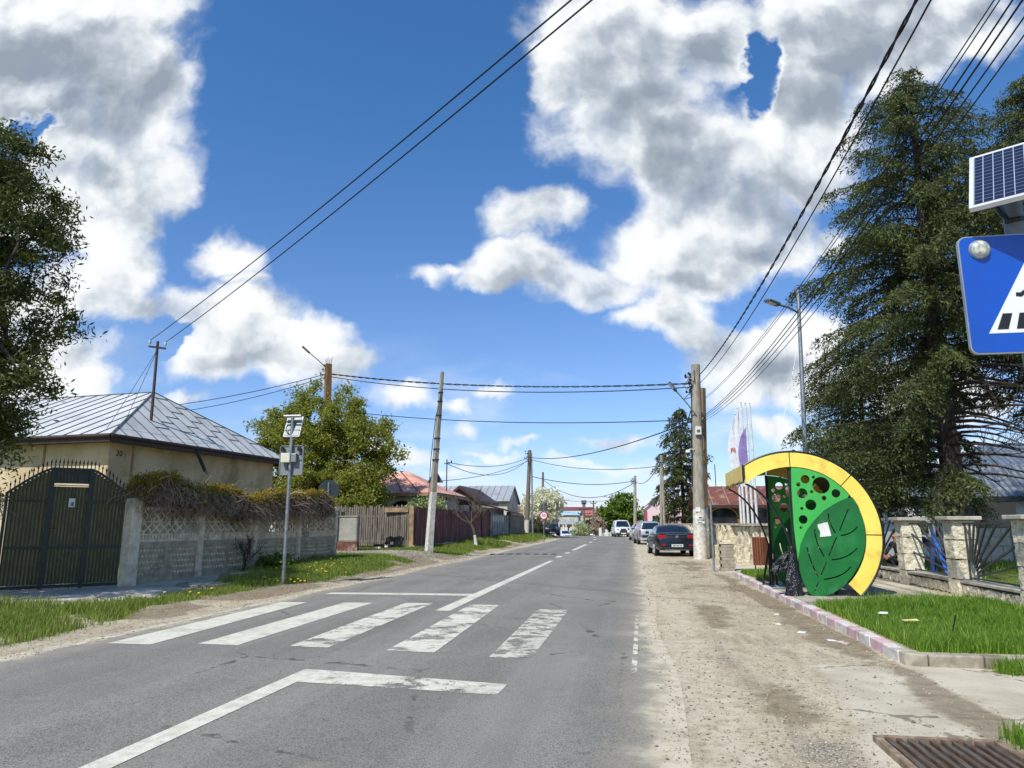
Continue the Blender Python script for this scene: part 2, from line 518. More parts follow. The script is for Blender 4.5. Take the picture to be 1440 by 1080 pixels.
# masks of what grows or lies where, used by the ground material and by the grass
def m_left(x, y):
    xe = x - cx(y) + .5 * (fnoise(x * .6, y * .6, 21) - .5)
    edge = 7.72 + .75 * sstep(10.2, 12, y) * (1 - sstep(15.5, 18, y)) + .2 * sstep(18, 22, y)
    a = sstep(edge - .2, edge + .25, -xe)
    path = sstep(10.8, 12.0, y) * (1 - sstep(14.8, 16.2, y + .35 * (-xe - 9.5))) * sstep(8.9, 9.5, -xe)      # slab path before the gate
    strip = sstep(9.6, 9.95, -xe + .05 * (y - 15)) * sstep(13.5, 14.5, y) * (1 - sstep(18, 20, y))           # paving by the concrete fence
    street = sstep(25.6, 26.6, y - .10 * (-xe - 8)) * (1 - sstep(30.2, 31.2, y - .10 * (-xe - 8)))            # gravel side street
    drive = sstep(47.5, 48.5, y) * (1 - sstep(51.5, 53, y))
    thin = sstep(.25, .55, fnoise(x * 1.1, y * 1.1, 5) + .25 * sstep(8.6, 9.4, -xe))
    return a * (1 - path) * (1 - strip) * (1 - street) * (1 - drive) * thin * (y < 84), a * np.maximum(path, strip), sstep(7.6, 8.4, -xe) * street
def m_lawn(x, y):
    e = .25 * (fnoise(x * 1.3, y * 1.3, 31) - .5)
    near = sstep(3.03, 3.1, x) * (1 - sstep(6.1, 6.15, x)) * sstep(8.82, 8.9, y) * (1 - sstep(13.2, 13.6, y + e - .55 * np.maximum(x - 4.1, 0)))
    far = sstep(3.05, 3.15, x + e) * (1 - sstep(4.5, 5.0, x + e)) * sstep(18.6, 19.2, y + e) * (1 - sstep(22.0, 22.6, y + e))
    tuft = sstep(2.45, 2.6, x + e * .5) * (1 - sstep(3.6, 3.9, x)) * sstep(4.7, 4.9, y) * (1 - sstep(5.75, 6.0, y + e * .5 - .5 * (x - 2.5)))
    kerb_tuft = sstep(3.65, 3.8, x + e) * sstep(8.2, 8.35, y + e * .3) * (1 - sstep(8.6, 8.66, y)) * (1 - sstep(6, 6.2, x))
    garden = sstep(6.7, 6.9, x) * sstep(6, 7, y) * (1 - sstep(60, 70, y))
    return np.maximum(np.maximum(near, far), np.maximum(tuft, kerb_tuft)), garden

def grid_axis(parts):
    out = []
    for a, b, s in parts: out += list(np.arange(a, b, s))
    return np.array(sorted(set(np.round(out, 4))))
gxs = grid_axis([(-1800, -300, 300), (-300, -60, 40), (-60, -20, 4), (-20, 10.01, .25), (10, 60, 4), (60, 300, 40), (300, 1801, 300)])
gxs = np.array(sorted(set(list(gxs) + [2.90, 2.98, 3.04])))
gys = grid_axis([(-60, -4, 4), (-4, 40, .25), (40, 130, 1.0), (130, 300, 20), (300, 3001, 300)])
gys = np.array(sorted(set(list(gys) + [8.68, 8.78, 8.84])))
GX, GY = np.meshgrid(gxs, gys)
GZ = gz(GX, GY)
XE = GX - cx(GY)
on_road = (XE > -6.85) & (XE < .15) & (GY < 150)
GZ = np.where(on_road, GZ - .05, GZ)
gl, gc, gv = m_left(GX, GY); gla, gga = m_lawn(GX, GY)
far = np.clip(sstep(14, 20, -XE) + sstep(86, 100, GY) + sstep(24, 40, GX), 0, 1)
grass_a = np.clip(np.maximum(np.maximum(gl, gla), np.maximum(gga * .8, far)), 0, 1)
conc_r = sstep(1.5, 2.3, GX + .8 * (fnoise(GX * .5, GY * .5, 44) - .5) + .16 * (8.6 - GY)) * (1 - sstep(8.55, 8.7, GY)) * (1 - sstep(9, 12, GX))
conc_r = np.maximum(conc_r, sstep(2.9, 3, GX) * sstep(13, 13.6, GY) * (1 - sstep(18.6, 19.4, GY)) * (1 - sstep(6.1, 6.2, GX)))
conc_r = np.maximum(conc_r, .8 * sstep(2.6, 3.0, GX) * sstep(22, 24, GY) * (1 - sstep(27.5, 29, GY)) * (1 - sstep(4.2, 4.8, GX)))
conc_a = np.clip(np.maximum(gc, conc_r), 0, 1)
grav_a = np.clip(np.maximum(gv, .62 * np.exp(-((GX - 1.25) / .4) ** 2 - ((GY - 5.4) / .9) ** 2) + .6 * np.exp(-((GX - 1.05) / .18) ** 2 - ((GY - 9) / 1.6) ** 2) + .5 * np.exp(-((GX - 2.6) / .35) ** 2 - ((GY - 7.2) / .5) ** 2)), 0, 1)
dust_a = np.clip(np.exp(-((XE - .62 - .25 * (fnoise(GX * .4, GY * .35, 91) - .5)) / .34) ** 2) * (.45 + .8 * fnoise(GX * .8, GY * .5, 92)) * (GY < 90), 0, 1)
soil_a = np.clip(sstep(-.9, -.35, np.abs(XE + 8.0) * -1) * (sstep(.38, .62, fnoise(GX * .9, GY * .7, 61))) * (GX < -5) * 1.0
                 + .8 * np.exp(-((GX - 2.55) / .22) ** 2) * sstep(9, 11, GY) * (1 - sstep(22, 24, GY)) + sstep(.36, .86, fnoise(GX * 1.5 + 3, GY * .6, 95)) * sstep(.7, 1.3, GX) * (1 - sstep(2.7, 3.0, GX)) * .9, 0, 1)
ny, nx = GX.shape
V = np.stack([GX.ravel(), GY.ravel(), GZ.ravel()], 1)
ii = np.arange(ny * nx).reshape(ny, nx)
F = np.stack([ii[:-1, :-1].ravel(), ii[:-1, 1:].ravel(), ii[1:, 1:].ravel(), ii[1:, :-1].ravel()], 1)

def ground_material():
    m, T, b, out = new_mat('ground_surface')
    P = pos(T)
    def at(n):
        nd = T.new('ShaderNodeAttribute'); nd.attribute_name = n; return nd.outputs['Fac']
    nA = T.noise(P, 1.1, 6, .62); nB = T.noise(P, 6, 6, .65); nC = T.noise(P, 45, 4, .7); nF = T.noise(P, 220, 2, .6)
    # packed sandy dirt
    dirt = T.mix(T.ramp(nA, .38, .62), L('#bdb196'), L('#ab9e83'))
    dirt = T.mix(T.ramp(nB, .45, .75, 0, .75), dirt, L('#8a7d68'))
    streak = T.noise(T.scalev(P, (3.2, .55, 1)), 1.0, 6, .6)
    dirt = T.mix(T.ramp(streak, .52, .70, 0, .6), dirt, L('#7b6f5b'))
    dirt = T.mix(T.ramp(T.noise(T.scalev(P, (1.6, .45, 1)), 1.3, 5, .65), .50, .68, 0, .6), dirt, L('#c9bfa6'))
    dirt = T.mix(T.ramp(nC, .50, .70, 0, .75), dirt, L('#665c4d')); dirt = T.mix(T.ramp(nF, .52, .66, 0, .6), dirt, L('#d2c8b2')); dirt = T.mix(T.ramp(T.noise(P, 17, 3, .65), .53, .66, 0, .7), dirt, L('#776b58'))
    # concrete
    conc = T.mix(T.ramp(nA, .4, .65), L('#c4bba6'), L('#aea58f'))
    conc = T.mix(T.ramp(nC, .58, .72, 0, .6), conc, L('#7c7464'))
    crack = T.voro(T.vm('ADD', P, T.vm('MULTIPLY', T.new('ShaderNodeCombineXYZ').outputs[0], (0, 0, 0))), .55, 'DISTANCE_TO_EDGE')
    crackw = T.m('ADD', crack, T.m('MULTIPLY', T.m('SUBTRACT', nB, .5), .12))
    conc = T.mix(T.ramp(crackw, .0, .012, .7, 0), conc, L('#5d5448'))
    # gravel
    v = T.voro(P, 62)
    grav = T.mix(T.ramp(T.noise(P, 40, 3, .7), .4, .6), L('#bdb5a2'), L('#8b8474'))
    grav = T.mix(T.ramp(v, .35, .7, 0, .8), grav, L('#5c5548'))
    # dark soil
    soil = T.mix(T.ramp(nB, .4, .65), L('#7f7159'), L('#655743'))
    turf = T.mix(T.ramp(nB, .4, .6), L('#66702f'), L('#4a5a22'))
    turf = T.mix(T.ramp(nA, .5, .7, 0, .5), turf, L('#7c6d48'))
    def msk(n, w=.5, a=.35, bb=.65):
        x = T.m('ADD', at(n), T.m('MULTIPLY', T.m('SUBTRACT', T.noise(P, 3.2, 7, .68), .5), w))
        return T.ramp(x, a, bb)
    c = T.mix(msk('conc'), dirt, conc)
    c = T.mix(msk('grav', .7), c, grav)
    c = T.mix(T.m('MULTIPLY', msk('dust', 1.3), .75), c, T.mix(T.ramp(nB, .4, .7), L('#c4baa2'), L('#a79b82')))
    c = T.mix(T.m('MULTIPLY', msk('soil', 1.1), .72), c, soil)
    c = T.mix(msk('grass', .5, .3, .6), c, turf)
    # specks: small stones and crumbs
    sp = T.voro(P, 16); sp2 = T.voro(P, 30)
    c = T.mix(T.ramp(sp, .04, .10, .9, 0), c, L('#4a4338'))
    c = T.mix(T.ramp(sp2, .08, .14, .4, 0), c, L('#dbd4c2'))
    T.put(b.inputs['Base Color'], c); b.inputs['Roughness'].default_value = .95; b.inputs['Specular IOR Level'].default_value = .2
    h = T.m('ADD', T.m('MULTIPLY', nB, .6), T.m('ADD', T.m('MULTIPLY', nC, .5), T.m('MULTIPLY', nF, .2)))
    T.put(b.inputs['Normal'], T.bump(h, .55, .03))
    return m
ground = np_mesh('ground', V, F, [ground_material()], kind='structure', smooth=True)
for n, arr in (('grass', grass_a), ('conc', conc_a), ('grav', grav_a), ('soil', soil_a), ('dust', dust_a)):
    at_ = ground.data.attributes.new(n, 'FLOAT', 'POINT')
    at_.data.foreach_set('value', np.ascontiguousarray(arr.ravel(), dtype=np.float32))

# ------------------------------------------------------------------ road
def road_material():
    m, T, b, out = new_mat('asphalt')
    P = pos(T)
    sx = T.new('ShaderNodeSeparateXYZ'); T.put(sx.inputs[0], P)
    uv = T.new('ShaderNodeAttribute'); uv.attribute_name = 'across'
    ac = uv.outputs['Fac']                                  # 0 left edge .. 1 right edge
    nA = T.noise(P, .45, 5, .6); nB = T.noise(P, 5, 6, .6); nC = T.noise(P, 70, 3, .7); st = T.noise(T.scalev(P, (1.4, .10, 1)), 1.0, 5, .6)
    c = T.mix(T.ramp(nA, .35, .65), L('#77746c'), L('#858177'))
    c = T.mix(T.ramp(st, .45, .66, 0, .5), c, L('#928f87'))
    c = T.mix(T.ramp(nB, .5, .75, 0, .35), c, L('#5e5a54'))
    ag = T.voro(P, 95)
    c = T.mix(T.ramp(ag, .12, .38, .8, 0), c, L('#b6b2a7'))
    c = T.mix(T.ramp(nC, .48, .66, 0, .85), c, L('#464340')); c = T.mix(T.ramp(T.noise(P, 26, 3, .7), .55, .7, 0, .35), c, L('#565553'))
    lanes = T.m('ADD', T.m('SINE', T.m('MULTIPLY', ac, 25.1)), T.m('MULTIPLY', T.m('SUBTRACT', nA, .5), 1.5))
    c = T.mix(T.ramp(lanes, -.2, 1.3, 0, .22), c, L('#8e8a82'))
    ck = T.voro(T.vm('ADD', P, (0, 0, 0)), .33, 'DISTANCE_TO_EDGE'); ckw = T.m('ADD', ck, T.m('MULTIPLY', T.m('SUBTRACT', nB, .5), .10))
    c = T.mix(T.m('MULTIPLY', T.ramp(ckw, 0, .006, .8, 0), T.ramp(nA, .46, .58)), c, L('#3f3c39'))
    pq = T.new('ShaderNodeTexVoronoi', feature='F1', distance='CHEBYCHEV'); T.put(pq.inputs['Vector'], T.scalev(P, (.34, .12, 1))); pq.inputs['Scale'].default_value = 1.0
    c = T.mix(T.ramp(pq.outputs['Distance'], .20, .215, .22, 0), c, L('#5f5c58'))
    # dust and sand carried in from both verges
    e = T.m('ADD', T.m('MULTIPLY', T.m('ABSOLUTE', T.m('SUBTRACT', ac, .5)), 2.0), T.m('MULTIPLY', T.m('SUBTRACT', T.noise(P, 1.5, 8, .72), .5), .30))
    c = T.mix(T.ramp(e, .78, 1.0, 0, .55), c, L('#a79d88'))
    c = T.mix(T.ramp(e, .90, .985), c, T.mix(T.ramp(nB, .4, .7), L('#c4baa2'), L('#a79b82')))
    pat = T.noise(P, .8, 3, .5)
    c = T.mix(T.ramp(pat, .66, .74, 0, .35), c, L('#a59c86'))
    T.put(b.inputs['Base Color'], c); b.inputs['Roughness'].default_value = .85; b.inputs['Specular IOR Level'].default_value = .3
    h = T.m('ADD', T.m('MULTIPLY', nC, .7), T.m('MULTIPLY', ag, .5))
    T.put(b.inputs['Normal'], T.bump(h, .6, .006))
    return m
ry = np.concatenate([np.arange(-60, 60, 1.0), np.arange(60, 151, 1.0)])
rw = np.linspace(0, 1, 15)
RV = []; AC = []
for y in ry:
    l = -7.12 + .10 * math.sin(y * .7) * .5; r = .36 + .05 * math.sin(y * .9 + 1)
    c0 = float(cx(y)); z0 = float(zr(y))
    for t in rw:
        RV.append((c0 + l + (r - l) * t, y, z0 + .004 + .03 * (1 - (2 * t - 1) ** 2) * .6)); AC.append(t)
k = len(rw); jj = np.arange(len(ry) * k).reshape(-1, k)
RF = np.stack([jj[:-1, :-1].ravel(), jj[:-1, 1:].ravel(), jj[1:, 1:].ravel(), jj[1:, :-1].ravel()], 1)
road = np_mesh('road', np.array(RV), RF, [road_material()], kind='structure', smooth=True)
at_ = road.data.attributes.new('across', 'FLOAT', 'POINT')
at_.data.foreach_set('value', np.array(AC, dtype=np.float32))
def rz_(x, y):
    t = (x - float(cx(y)) + 7.12) / 7.48
    return float(zr(y)) + .004 + .018 * (1 - (2 * t - 1) ** 2)

def paint_material(name, wear, seed, scale=2.2):
    m, T, b, out = new_mat(name)
    P = T.vm('ADD', pos(T), (seed * 3.7, seed * 1.3, 0))
    n = T.noise(P, scale, 9, .72); n2 = T.noise(P, 60, 3, .7); n3 = T.noise(P, 9, 4, .6)
    mask = T.ramp(T.m('ADD', n, T.m('MULTIPLY', T.m('SUBTRACT', n2, .5), .48)), wear - .02, wear + .02)
    c = T.mix(T.ramp(n3, .4, .7), L('#d5d1bf'), L('#beb9a6'))
    c = T.mix(T.ramp(n2, .50, .72, 0, .6), c, L('#8f8b80')); c = T.mix(T.ramp(T.noise(P, 1.6, 5, .65), .48, .66, 0, .45), c, L('#9d998c'))
    T.put(b.inputs['Base Color'], c); b.inputs['Roughness'].default_value = .75
    tr = T.new('ShaderNodeBsdfTransparent'); mx = T.new('ShaderNodeMixShader')
    T.put(mx.inputs[0], mask); T.l.new(tr.outputs[0], mx.inputs[1]); T.l.new(b.outputs[0], mx.inputs[2])
    T.l.new(mx.outputs[0], out.inputs[0])
    return m
PAINT_GOOD = paint_material('paint_good', .30, 1)
PAINT_WORN = paint_material('paint_worn', .44, 2)
PAINT_BAD = paint_material('paint_flaking', .49, 5, 3.2)

def marking(name, quad, mat, label=None, n=10):
    """painted strip: four corners a b c d, split along its length to follow the road"""
    a, b_, c_, d_ = [Vector((q[0], q[1], 0)) for q in quad]
    mb = MB(); vs = []; fs = []
    mcols = 4
    for i in range(n + 1):
        t = i / n
        p, q = a.lerp(d_, t), b_.lerp(c_, t)
        for j in range(mcols + 1):
            r = p.lerp(q, j / mcols); vs.append((r.x, r.y, rz_(r.x, r.y) + .004))
    w = mcols + 1
    for i in range(n):
        for j in range(mcols): fs.append((i * w + j, i * w + j + 1, (i + 1) * w + j + 1, (i + 1) * w + j))
    mb.add(vs, fs)
    o = mb.build(name, mat, road)
    if label: o['label'] = label
    return o
stripes = [(-6.6, -5.98, 8.5, -6.72, -6.2, 13.35, PAINT_GOOD, None), (-5.42, -4.86, 8.6, -5.46, -4.9, 13.4, PAINT_GOOD, None),
           (-4.2, -3.68, 8.6, -4.28, -3.74, 13.5, PAINT_WORN, None), (-2.92, -2.32, 8.5, -3.0, -2.46, 13.4, PAINT_WORN, None),
           (-1.64, -1.16, 8.3, -1.68, -1.14, 12.9, PAINT_BAD, 'most flaked white crossing stripe')]
for a0, a1, y0, b0, b1, y1, m_, lb in stripes:
    marking('crosswalk_stripe', [(a0, y0), (a1, y0 - .03), (b1, y1), (b0, y1)], m_, lb)
marking('stop_line', [(-3.36, 6.75), (-1.22, 6.55), (-1.2, 6.98), (-3.36, 7.32)], PAINT_WORN)
marking('stop_line', [(-6.55, 14.95), (-3.36, 14.98), (-3.36, 15.38), (-6.55, 15.32)], PAINT_GOOD)
marking('centre_line', [(-3.48, -6), (-3.30, -6), (-3.18, 7.3), (-3.38, 7.3)], PAINT_GOOD, n=20)
marking('centre_line', [(-3.40, 12.4), (-3.14, 12.4), (-3.16, 29.3), (-3.34, 29.3)], PAINT_GOOD, n=16)
for y0, y1 in ((32.2, 33.6), (36.4, 37.8), (40.6, 52.5), (57, 60), (66, 69), (76, 79), (85, 87)):
    c0, c1 = float(cx(y0)), float(cx(y1))
    marking('centre_line', [(c0 - 3.42, y0), (c0 - 3.18, y0), (c1 - 3.18, y1), (c1 - 3.42, y1)], PAINT_GOOD, n=8)
marking('edge_line', [(-.06, 7.7), (.0, 7.7), (.06, 12.4), (.01, 12.4)], PAINT_BAD)
marking('edge_line', [(-6.98, 7.9), (-6.86, 7.9), (-6.9, 13.2), (-7.0, 13.2)], PAINT_BAD)

# loose pebbles and crumbs on the shoulders: nobody could count them
def pebbles(name, label, X, Y, size, mat):
    n = len(X); Z = np.where((X - cx(Y) < .35) & (X - cx(Y) > -7.12), zr(Y) + .006, gz(X, Y))
    base = np.array([[1, 0, 0], [-1, 0, 0], [0, 1, 0], [0, -1, 0], [0, 0, 1], [0, 0, -1]], float)
    R_ = base[None] * (.55 + .6 * RNG.random((n, 6, 1))) * size[:, None, None]
    a = RNG.random(n) * 6.28; c_, s_ = np.cos(a)[:, None], np.sin(a)[:, None]
    x = R_[:, :, 0] * c_ - R_[:, :, 1] * s_; y = R_[:, :, 0] * s_ + R_[:, :, 1] * c_
    V = np.stack([x + X[:, None], y + Y[:, None], R_[:, :, 2] * .6 + (Z + size * .2)[:, None]], 2).reshape(-1, 3)
    f = np.array([[0, 2, 4], [2, 1, 4], [1, 3, 4], [3, 0, 4], [2, 0, 5], [1, 2, 5], [3, 1, 5], [0, 3, 5]])
    F = (np.arange(n)[:, None, None] * 6 + f[None]).reshape(-1, 3)
    o = np_mesh(name, V, F, [mat], kind='stuff'); o['label'] = label; o['category'] = 'gravel'
def pebble_mat():
    m, T, b, out = new_mat('pebble')
    r = T.new('ShaderNodeNewGeometry').outputs['Random Per Island']
    cr = T.new('ShaderNodeValToRGB'); e = cr.color_ramp.elements
    e[0].color = L('#5d5549'); e[1].color = L('#c0b7a4')
    for p_, c_ in ((.35, '#8b8170'), (.7, '#aba08b')):
        q = e.new(p_); q.color = L(c_)
    T.put(cr.inputs[0], r); T.put(b.inputs['Base Color'], cr.outputs[0]); b.inputs['Roughness'].default_value = .9
    return m
PEB = pebble_mat()
Y_ = 4.2 + 26 * RNG.random(26000) ** 1.9; X_ = -.05 + 2.95 * RNG.random(26000)
k_ = (RNG.random(26000) < .12 + .6 * sstep(.4, .7, fnoise(X_ * 1.6, Y_ * .7, 77))) & (X_ > .35 * RNG.random(26000)) & ~((np.abs(X_ - 2.03) < .42) & (np.abs(Y_ - 5.33) < .42))
X_, Y_ = X_[k_], Y_[k_]
pebbles('gravel', 'loose pebbles and crumbs on the dusty shoulder by the kerb', X_, Y_, .004 + .011 * RNG.random(len(X_)) ** 3 + .0004 * Y_, PEB)
Y_ = 7 + 26 * RNG.random(4000) ** 1.4; X_ = -6.8 - 1.35 * RNG.random(4000)
pebbles('gravel', 'loose pebbles along the dirt edge of the verge across the road', X_, Y_, .004 + .011 * RNG.random(4000) ** 3 + .0004 * Y_, PEB)
X_, Y_ = -14 + 6.2 * RNG.random(7000), 26 + 5 * RNG.random(7000)
k_ = RNG.random(7000) < m_left(X_, Y_)[2]
pebbles('gravel', 'pale gravel covering the side street between the fences', X_[k_], Y_[k_], .014 + .02 * RNG.random(int(k_.sum())), PEB)
# ------------------------------------------------------------------ foliage
LEAF_BUSH = leafmat('leaf_bush', [L('#66792a'), L('#899a38'), L('#adb352'), L('#9a9046')], trans=.6)
LEAF_DARK = leafmat('leaf_dark', [L('#2c3a14'), L('#3d4c1a'), L('#586320')], trans=.3)
LEAF_GREEN = leafmat('leaf_green', [L('#45601f'), L('#62802b'), L('#8a9a42')], trans=.45)
LEAF_SPRUCE = leafmat('leaf_spruce', [L('#25331a'), L('#3a4825'), L('#556030'), L('#72743f')], rough=.6, trans=.22)
LEAF_THUJA = leafmat('leaf_thuja', [L('#2e3b1c'), L('#4a5825'), L('#6c6f33')], rough=.6, trans=.2)
BLOSSOM = leafmat('blossom', [L('#efe9dc'), L('#e8e4cf'), L('#c9cf9c')], trans=.4)
BLOSSOM_PINK = leafmat('blossom_pink', [L('#cdb8a8'), L('#bda391'), L('#9c8a78')], trans=.4)
CREEP_LEAF = leafmat('creeper_leaf', [L('#857f25'), L('#a59a30'), L('#b89a3c'), L('#7b642a')], trans=.5)
CREEP_TWIG = leafmat('creeper_twig', [L('#7d6a58'), L('#a08c78'), L('#5d4c3c'), L('#bba98f')], trans=.0)
GRASS = leafmat('grass_blade', [L('#426b19'), L('#5e8a23'), L('#7ba432'), L('#a3aa58')], rough=.5, trans=.4)
GRASS2 = leafmat('grass_verge', [L('#4d701f'), L('#6c8d2d'), L('#8fa544'), L('#ada362')], rough=.5, trans=.45)
DANDELION = leafmat('dandelion', [L('#e3b60c'), L('#f0c91a')], trans=.2)
BARK = pm('bark', '#6a5d50', '#3f362e', scale=9, stretch=(3, 3, .6), bump=.8, bdist=.03, rough=.9)
BARK_DARK = pm('bark_dark', '#5c5048', '#332b26', scale=9, stretch=(3, 3, .6), bump=.9, bdist=.04, rough=.9)
LIME = pm('limewash', '#d6d3c8', '#b5b0a4', scale=7, rough=.9)

def limbs(mb, a, b, r0, r1, bend=.15, n=5, sides=6):
    a, b = Vector(a), Vector(b); l = (b - a).length
    off = Vector((random.uniform(-1, 1), random.uniform(-1, 1), random.uniform(-.2, .8))) * l * bend
    pts = [a.lerp(b, t / n) + off * math.sin(PI * t / n) for t in range(n + 1)]
    mb.tube(pts, [r0 + (r1 - r0) * t / n for t in range(n + 1)], sides, caps=False)
    return pts

def broadleaf(root, lobes, mat, trunk_h, tr, clumps=120, per=160, csize=.5, leaf=.09, hollow=.55, bark=None, trunk_name='trunk',
              crown_name='crown', leafw=.5, limb_n=26, lean=(0, 0), forks=1, extra=None):
    """trunk with limbs reaching into a crown made of leaf clumps; everything local to root"""
    tb = MB()
    top = Vector((lean[0], lean[1], trunk_h))
    w = np.array([l[3] * l[4] * l[5] for l in lobes]); w = w / w.sum()
    pick = RNG.choice(len(lobes), clumps, p=w)
    lo = np.array(lobes)[pick]
    d = rdir(clumps)
    rr = (hollow + (1 - hollow) * RNG.random(clumps) ** .6)[:, None]
    cc = lo[:, :3] + d * lo[:, 3:6] * rr
    for f in range(forks):
        o = Vector((random.uniform(-.25, .25), random.uniform(-.25, .25), 0)) * (forks - 1)
        tb.tube([o * .3, o * .6 + top * .35 + Vector((.03, 0, 0)), o + top * .7, o * 1.4 + top], [tr * 1.35, tr, tr * .85, tr * .65], 9)
    for i in RNG.choice(clumps, min(limb_n, clumps), replace=False):
        t = random.uniform(.45, 1.0)
        limbs(tb, top * t, cc[i], tr * .42 * (1.2 - .5 * t), .012)
    tb.build(trunk_name, bark or BARK, root, smooth=True)
    cs = csize * (.6 + .8 * RNG.random(clumps))
    n = clumps * per
    C = np.repeat(cc, per, 0) + RNG.normal(size=(n, 3)) * np.repeat(cs, per)[:, None] * np.array([.55, .55, .42])
    sz = leaf * (.6 + .8 * RNG.random(n))[:, None]
    A = rdir(n); B = unit(np.cross(A, rdir(n)))
    V, F = leaf_quads(C, A * sz, B * sz * leafw)
    np_mesh(crown_name, V, F, [mat], root)
    return cc

def twiggy(mb, a, d, l, r, depth, rd, up=.15):
    """bare branching"""
    a = Vector(a); d = Vector(d).normalized()
    pts = [a]; cur = a; n = 4
    for i in range(n):
        d = (d + Vector((rd.uniform(-.25, .25), rd.uniform(-.25, .25), rd.uniform(-.1, .2) + up * .3))).normalized()
        cur = cur + d * l / n; pts.append(cur)
    mb.tube(pts, [max(.006, r * (1 - .55 * i / n)) for i in range(n + 1)], 5 if depth > 1 else 3, caps=False)
    if depth > 0:
        for k in range(rd.choice((2, 3, 3))):
            t = rd.uniform(.4, 1.0); i = min(n, int(t * n))
            nd = (d + Vector((rd.uniform(-1, 1), rd.uniform(-1, 1), rd.uniform(-.2, .8)))).normalized()
            twiggy(mb, pts[i], nd, l * rd.uniform(.5, .8), r * .5, depth - 1, rd, up)

def spruce(root, H, Lmax, zmin, seed, dens=1.0, mat=None, qlen=.062, taper=.85, whorl=.27, tr=.26, dead=True, per=19, top_gap=.0, bare=None):
    rng = np.random.default_rng(seed); rd = random.Random(seed)
    mat = mat or LEAF_SPRUCE
    tb = MB()
    sway = rd.uniform(-.2, .2)
    tpts = [(sway * math.sin(t * 3), .1 * math.sin(t * 5), H * t) for t in np.linspace(0, 1, 12)]
    tb.tube(tpts, [tr * (1.25 if i == 0 else 1) * (1 - .93 * t) + .012 for i, t in enumerate(np.linspace(0, 1, 12))], 10)
    Cs, As, Bs = [], [], []
    z = zmin
    while z < H - .15:
        f = (z - zmin) / (H - zmin)
        nb = 5 if f < .75 else 4
        a0 = rd.random() * 6.28
        for kb in range(nb):
            if rd.random() < .10 + top_gap * f: continue
            az = a0 + kb * 2 * PI / nb + rd.uniform(-.35, .35)
            Lb = Lmax * (1 - f) ** taper * rd.uniform(.62, 1.12) + .22
            if f < .12: Lb *= .8
            dx, dy = math.cos(az), math.sin(az)
            droop = rd.uniform(.32, .78); lift = rd.uniform(.15, .4) * (.6 + f)
            T_ = np.linspace(0, 1, 7)
            bp = [(dx * Lb * t + sway, dy * Lb * t, z + Lb * (lift * t - droop * t ** 2 + .12 * t ** 4)) for t in T_]
            tb.tube(bp, [max(.008, .035 * (1 - t) * (Lb / 3 + .2)) for t in T_], 4, caps=False)
            if bare and z < bare[2] and bare[0] < (az + PI) % (2 * PI) - PI < bare[1]:
                twiggy(tb, bp[3], (dx, dy, -.2), Lb * .35, .02, 2, rd); continue
            nt = max(4, int(Lb * 7 * dens))
            for it in range(nt):
                t = .10 + .90 * (it + rd.random()) / nt
                bx = np.array([dx * Lb * t + sway, dy * Lb * t, z + Lb * (lift * t - droop * t ** 2 + .12 * t ** 4)])
                for sd in (-1, 1):
                    ang = az + sd * rd.uniform(.5, 1.25)
                    tl = (.22 + .56 * (1 - abs(t - .55))) * rd.uniform(.6, 1.2) * min(1, Lb / 1.6 + .25)
                    hang = rd.uniform(.3, 1.35)
                    dv = np.array([math.cos(ang), math.sin(ang), -hang]); dv /= np.linalg.norm(dv)
                    s = (np.arange(per) + rng.random(per)) / per
                    c = bx + dv * (s * tl)[:, None] + rng.normal(size=(per, 3)) * .042
                    c[:, 2] -= .25 * tl * s ** 2
                    a = dv + rng.normal(size=(per, 3)) * .6
                    a = unit(a)
                    b = unit(np.cross(a, rng.normal(size=(per, 3))))
                    q = qlen * (.6 + .7 * rng.random(per))[:, None]
                    Cs.append(c); As.append(a * q); Bs.append(b * q * .26)
        z += whorl * rd.uniform(.75, 1.25)
    tb.build('trunk', BARK_DARK, root, smooth=True)
    V, F = leaf_quads(np.concatenate(Cs), np.concatenate(As), np.concatenate(Bs))
    np_mesh('crown', V, F, [mat], root)

def blades(name, X, Y, Z, h, w, mat, lean=.35, kind='stuff', label=None, cat=None):
    n = len(X)
    az = RNG.random(n) * 2 * PI
    side = np.stack([np.cos(az), np.sin(az), np.zeros(n)], 1) * (w * (.6 + .8 * RNG.random(n)))[:, None] * .5
    la = RNG.random(n) * 2 * PI; lm = lean * h * (.3 + RNG.random(n))
    ld = np.stack([np.cos(la) * lm, np.sin(la) * lm, np.zeros(n)], 1)
    B0 = np.stack([X, Y, Z], 1)
    up = np.stack([np.zeros(n), np.zeros(n), h], 1)
    M = B0 + up * .6 + ld * .35; Tp = B0 + up * (1 - .12 * (lm / np.maximum(h, 1e-3)))[:, None] + ld
    V = np.stack([B0 - side, B0 + side, M + side * .75, M - side * .75, Tp], 1).reshape(-1, 3)
    k = np.arange(n)[:, None] * 5
    F = np.concatenate([k + np.array([[0, 1, 2]]), k + np.array([[0, 2, 3]]), k + np.array([[3, 2, 4]])], 0)
    o = np_mesh(name, V, F, [mat], kind=kind)
    if label: o['label'] = label; o['category'] = cat
    return o

def scatter(x0, x1, y0, y1, n, fn):
    X = x0 + (x1 - x0) * RNG.random(n); Y = y0 + (y1 - y0) * RNG.random(n)
    k = RNG.random(n) < fn(X, Y)
    return X[k], Y[k]

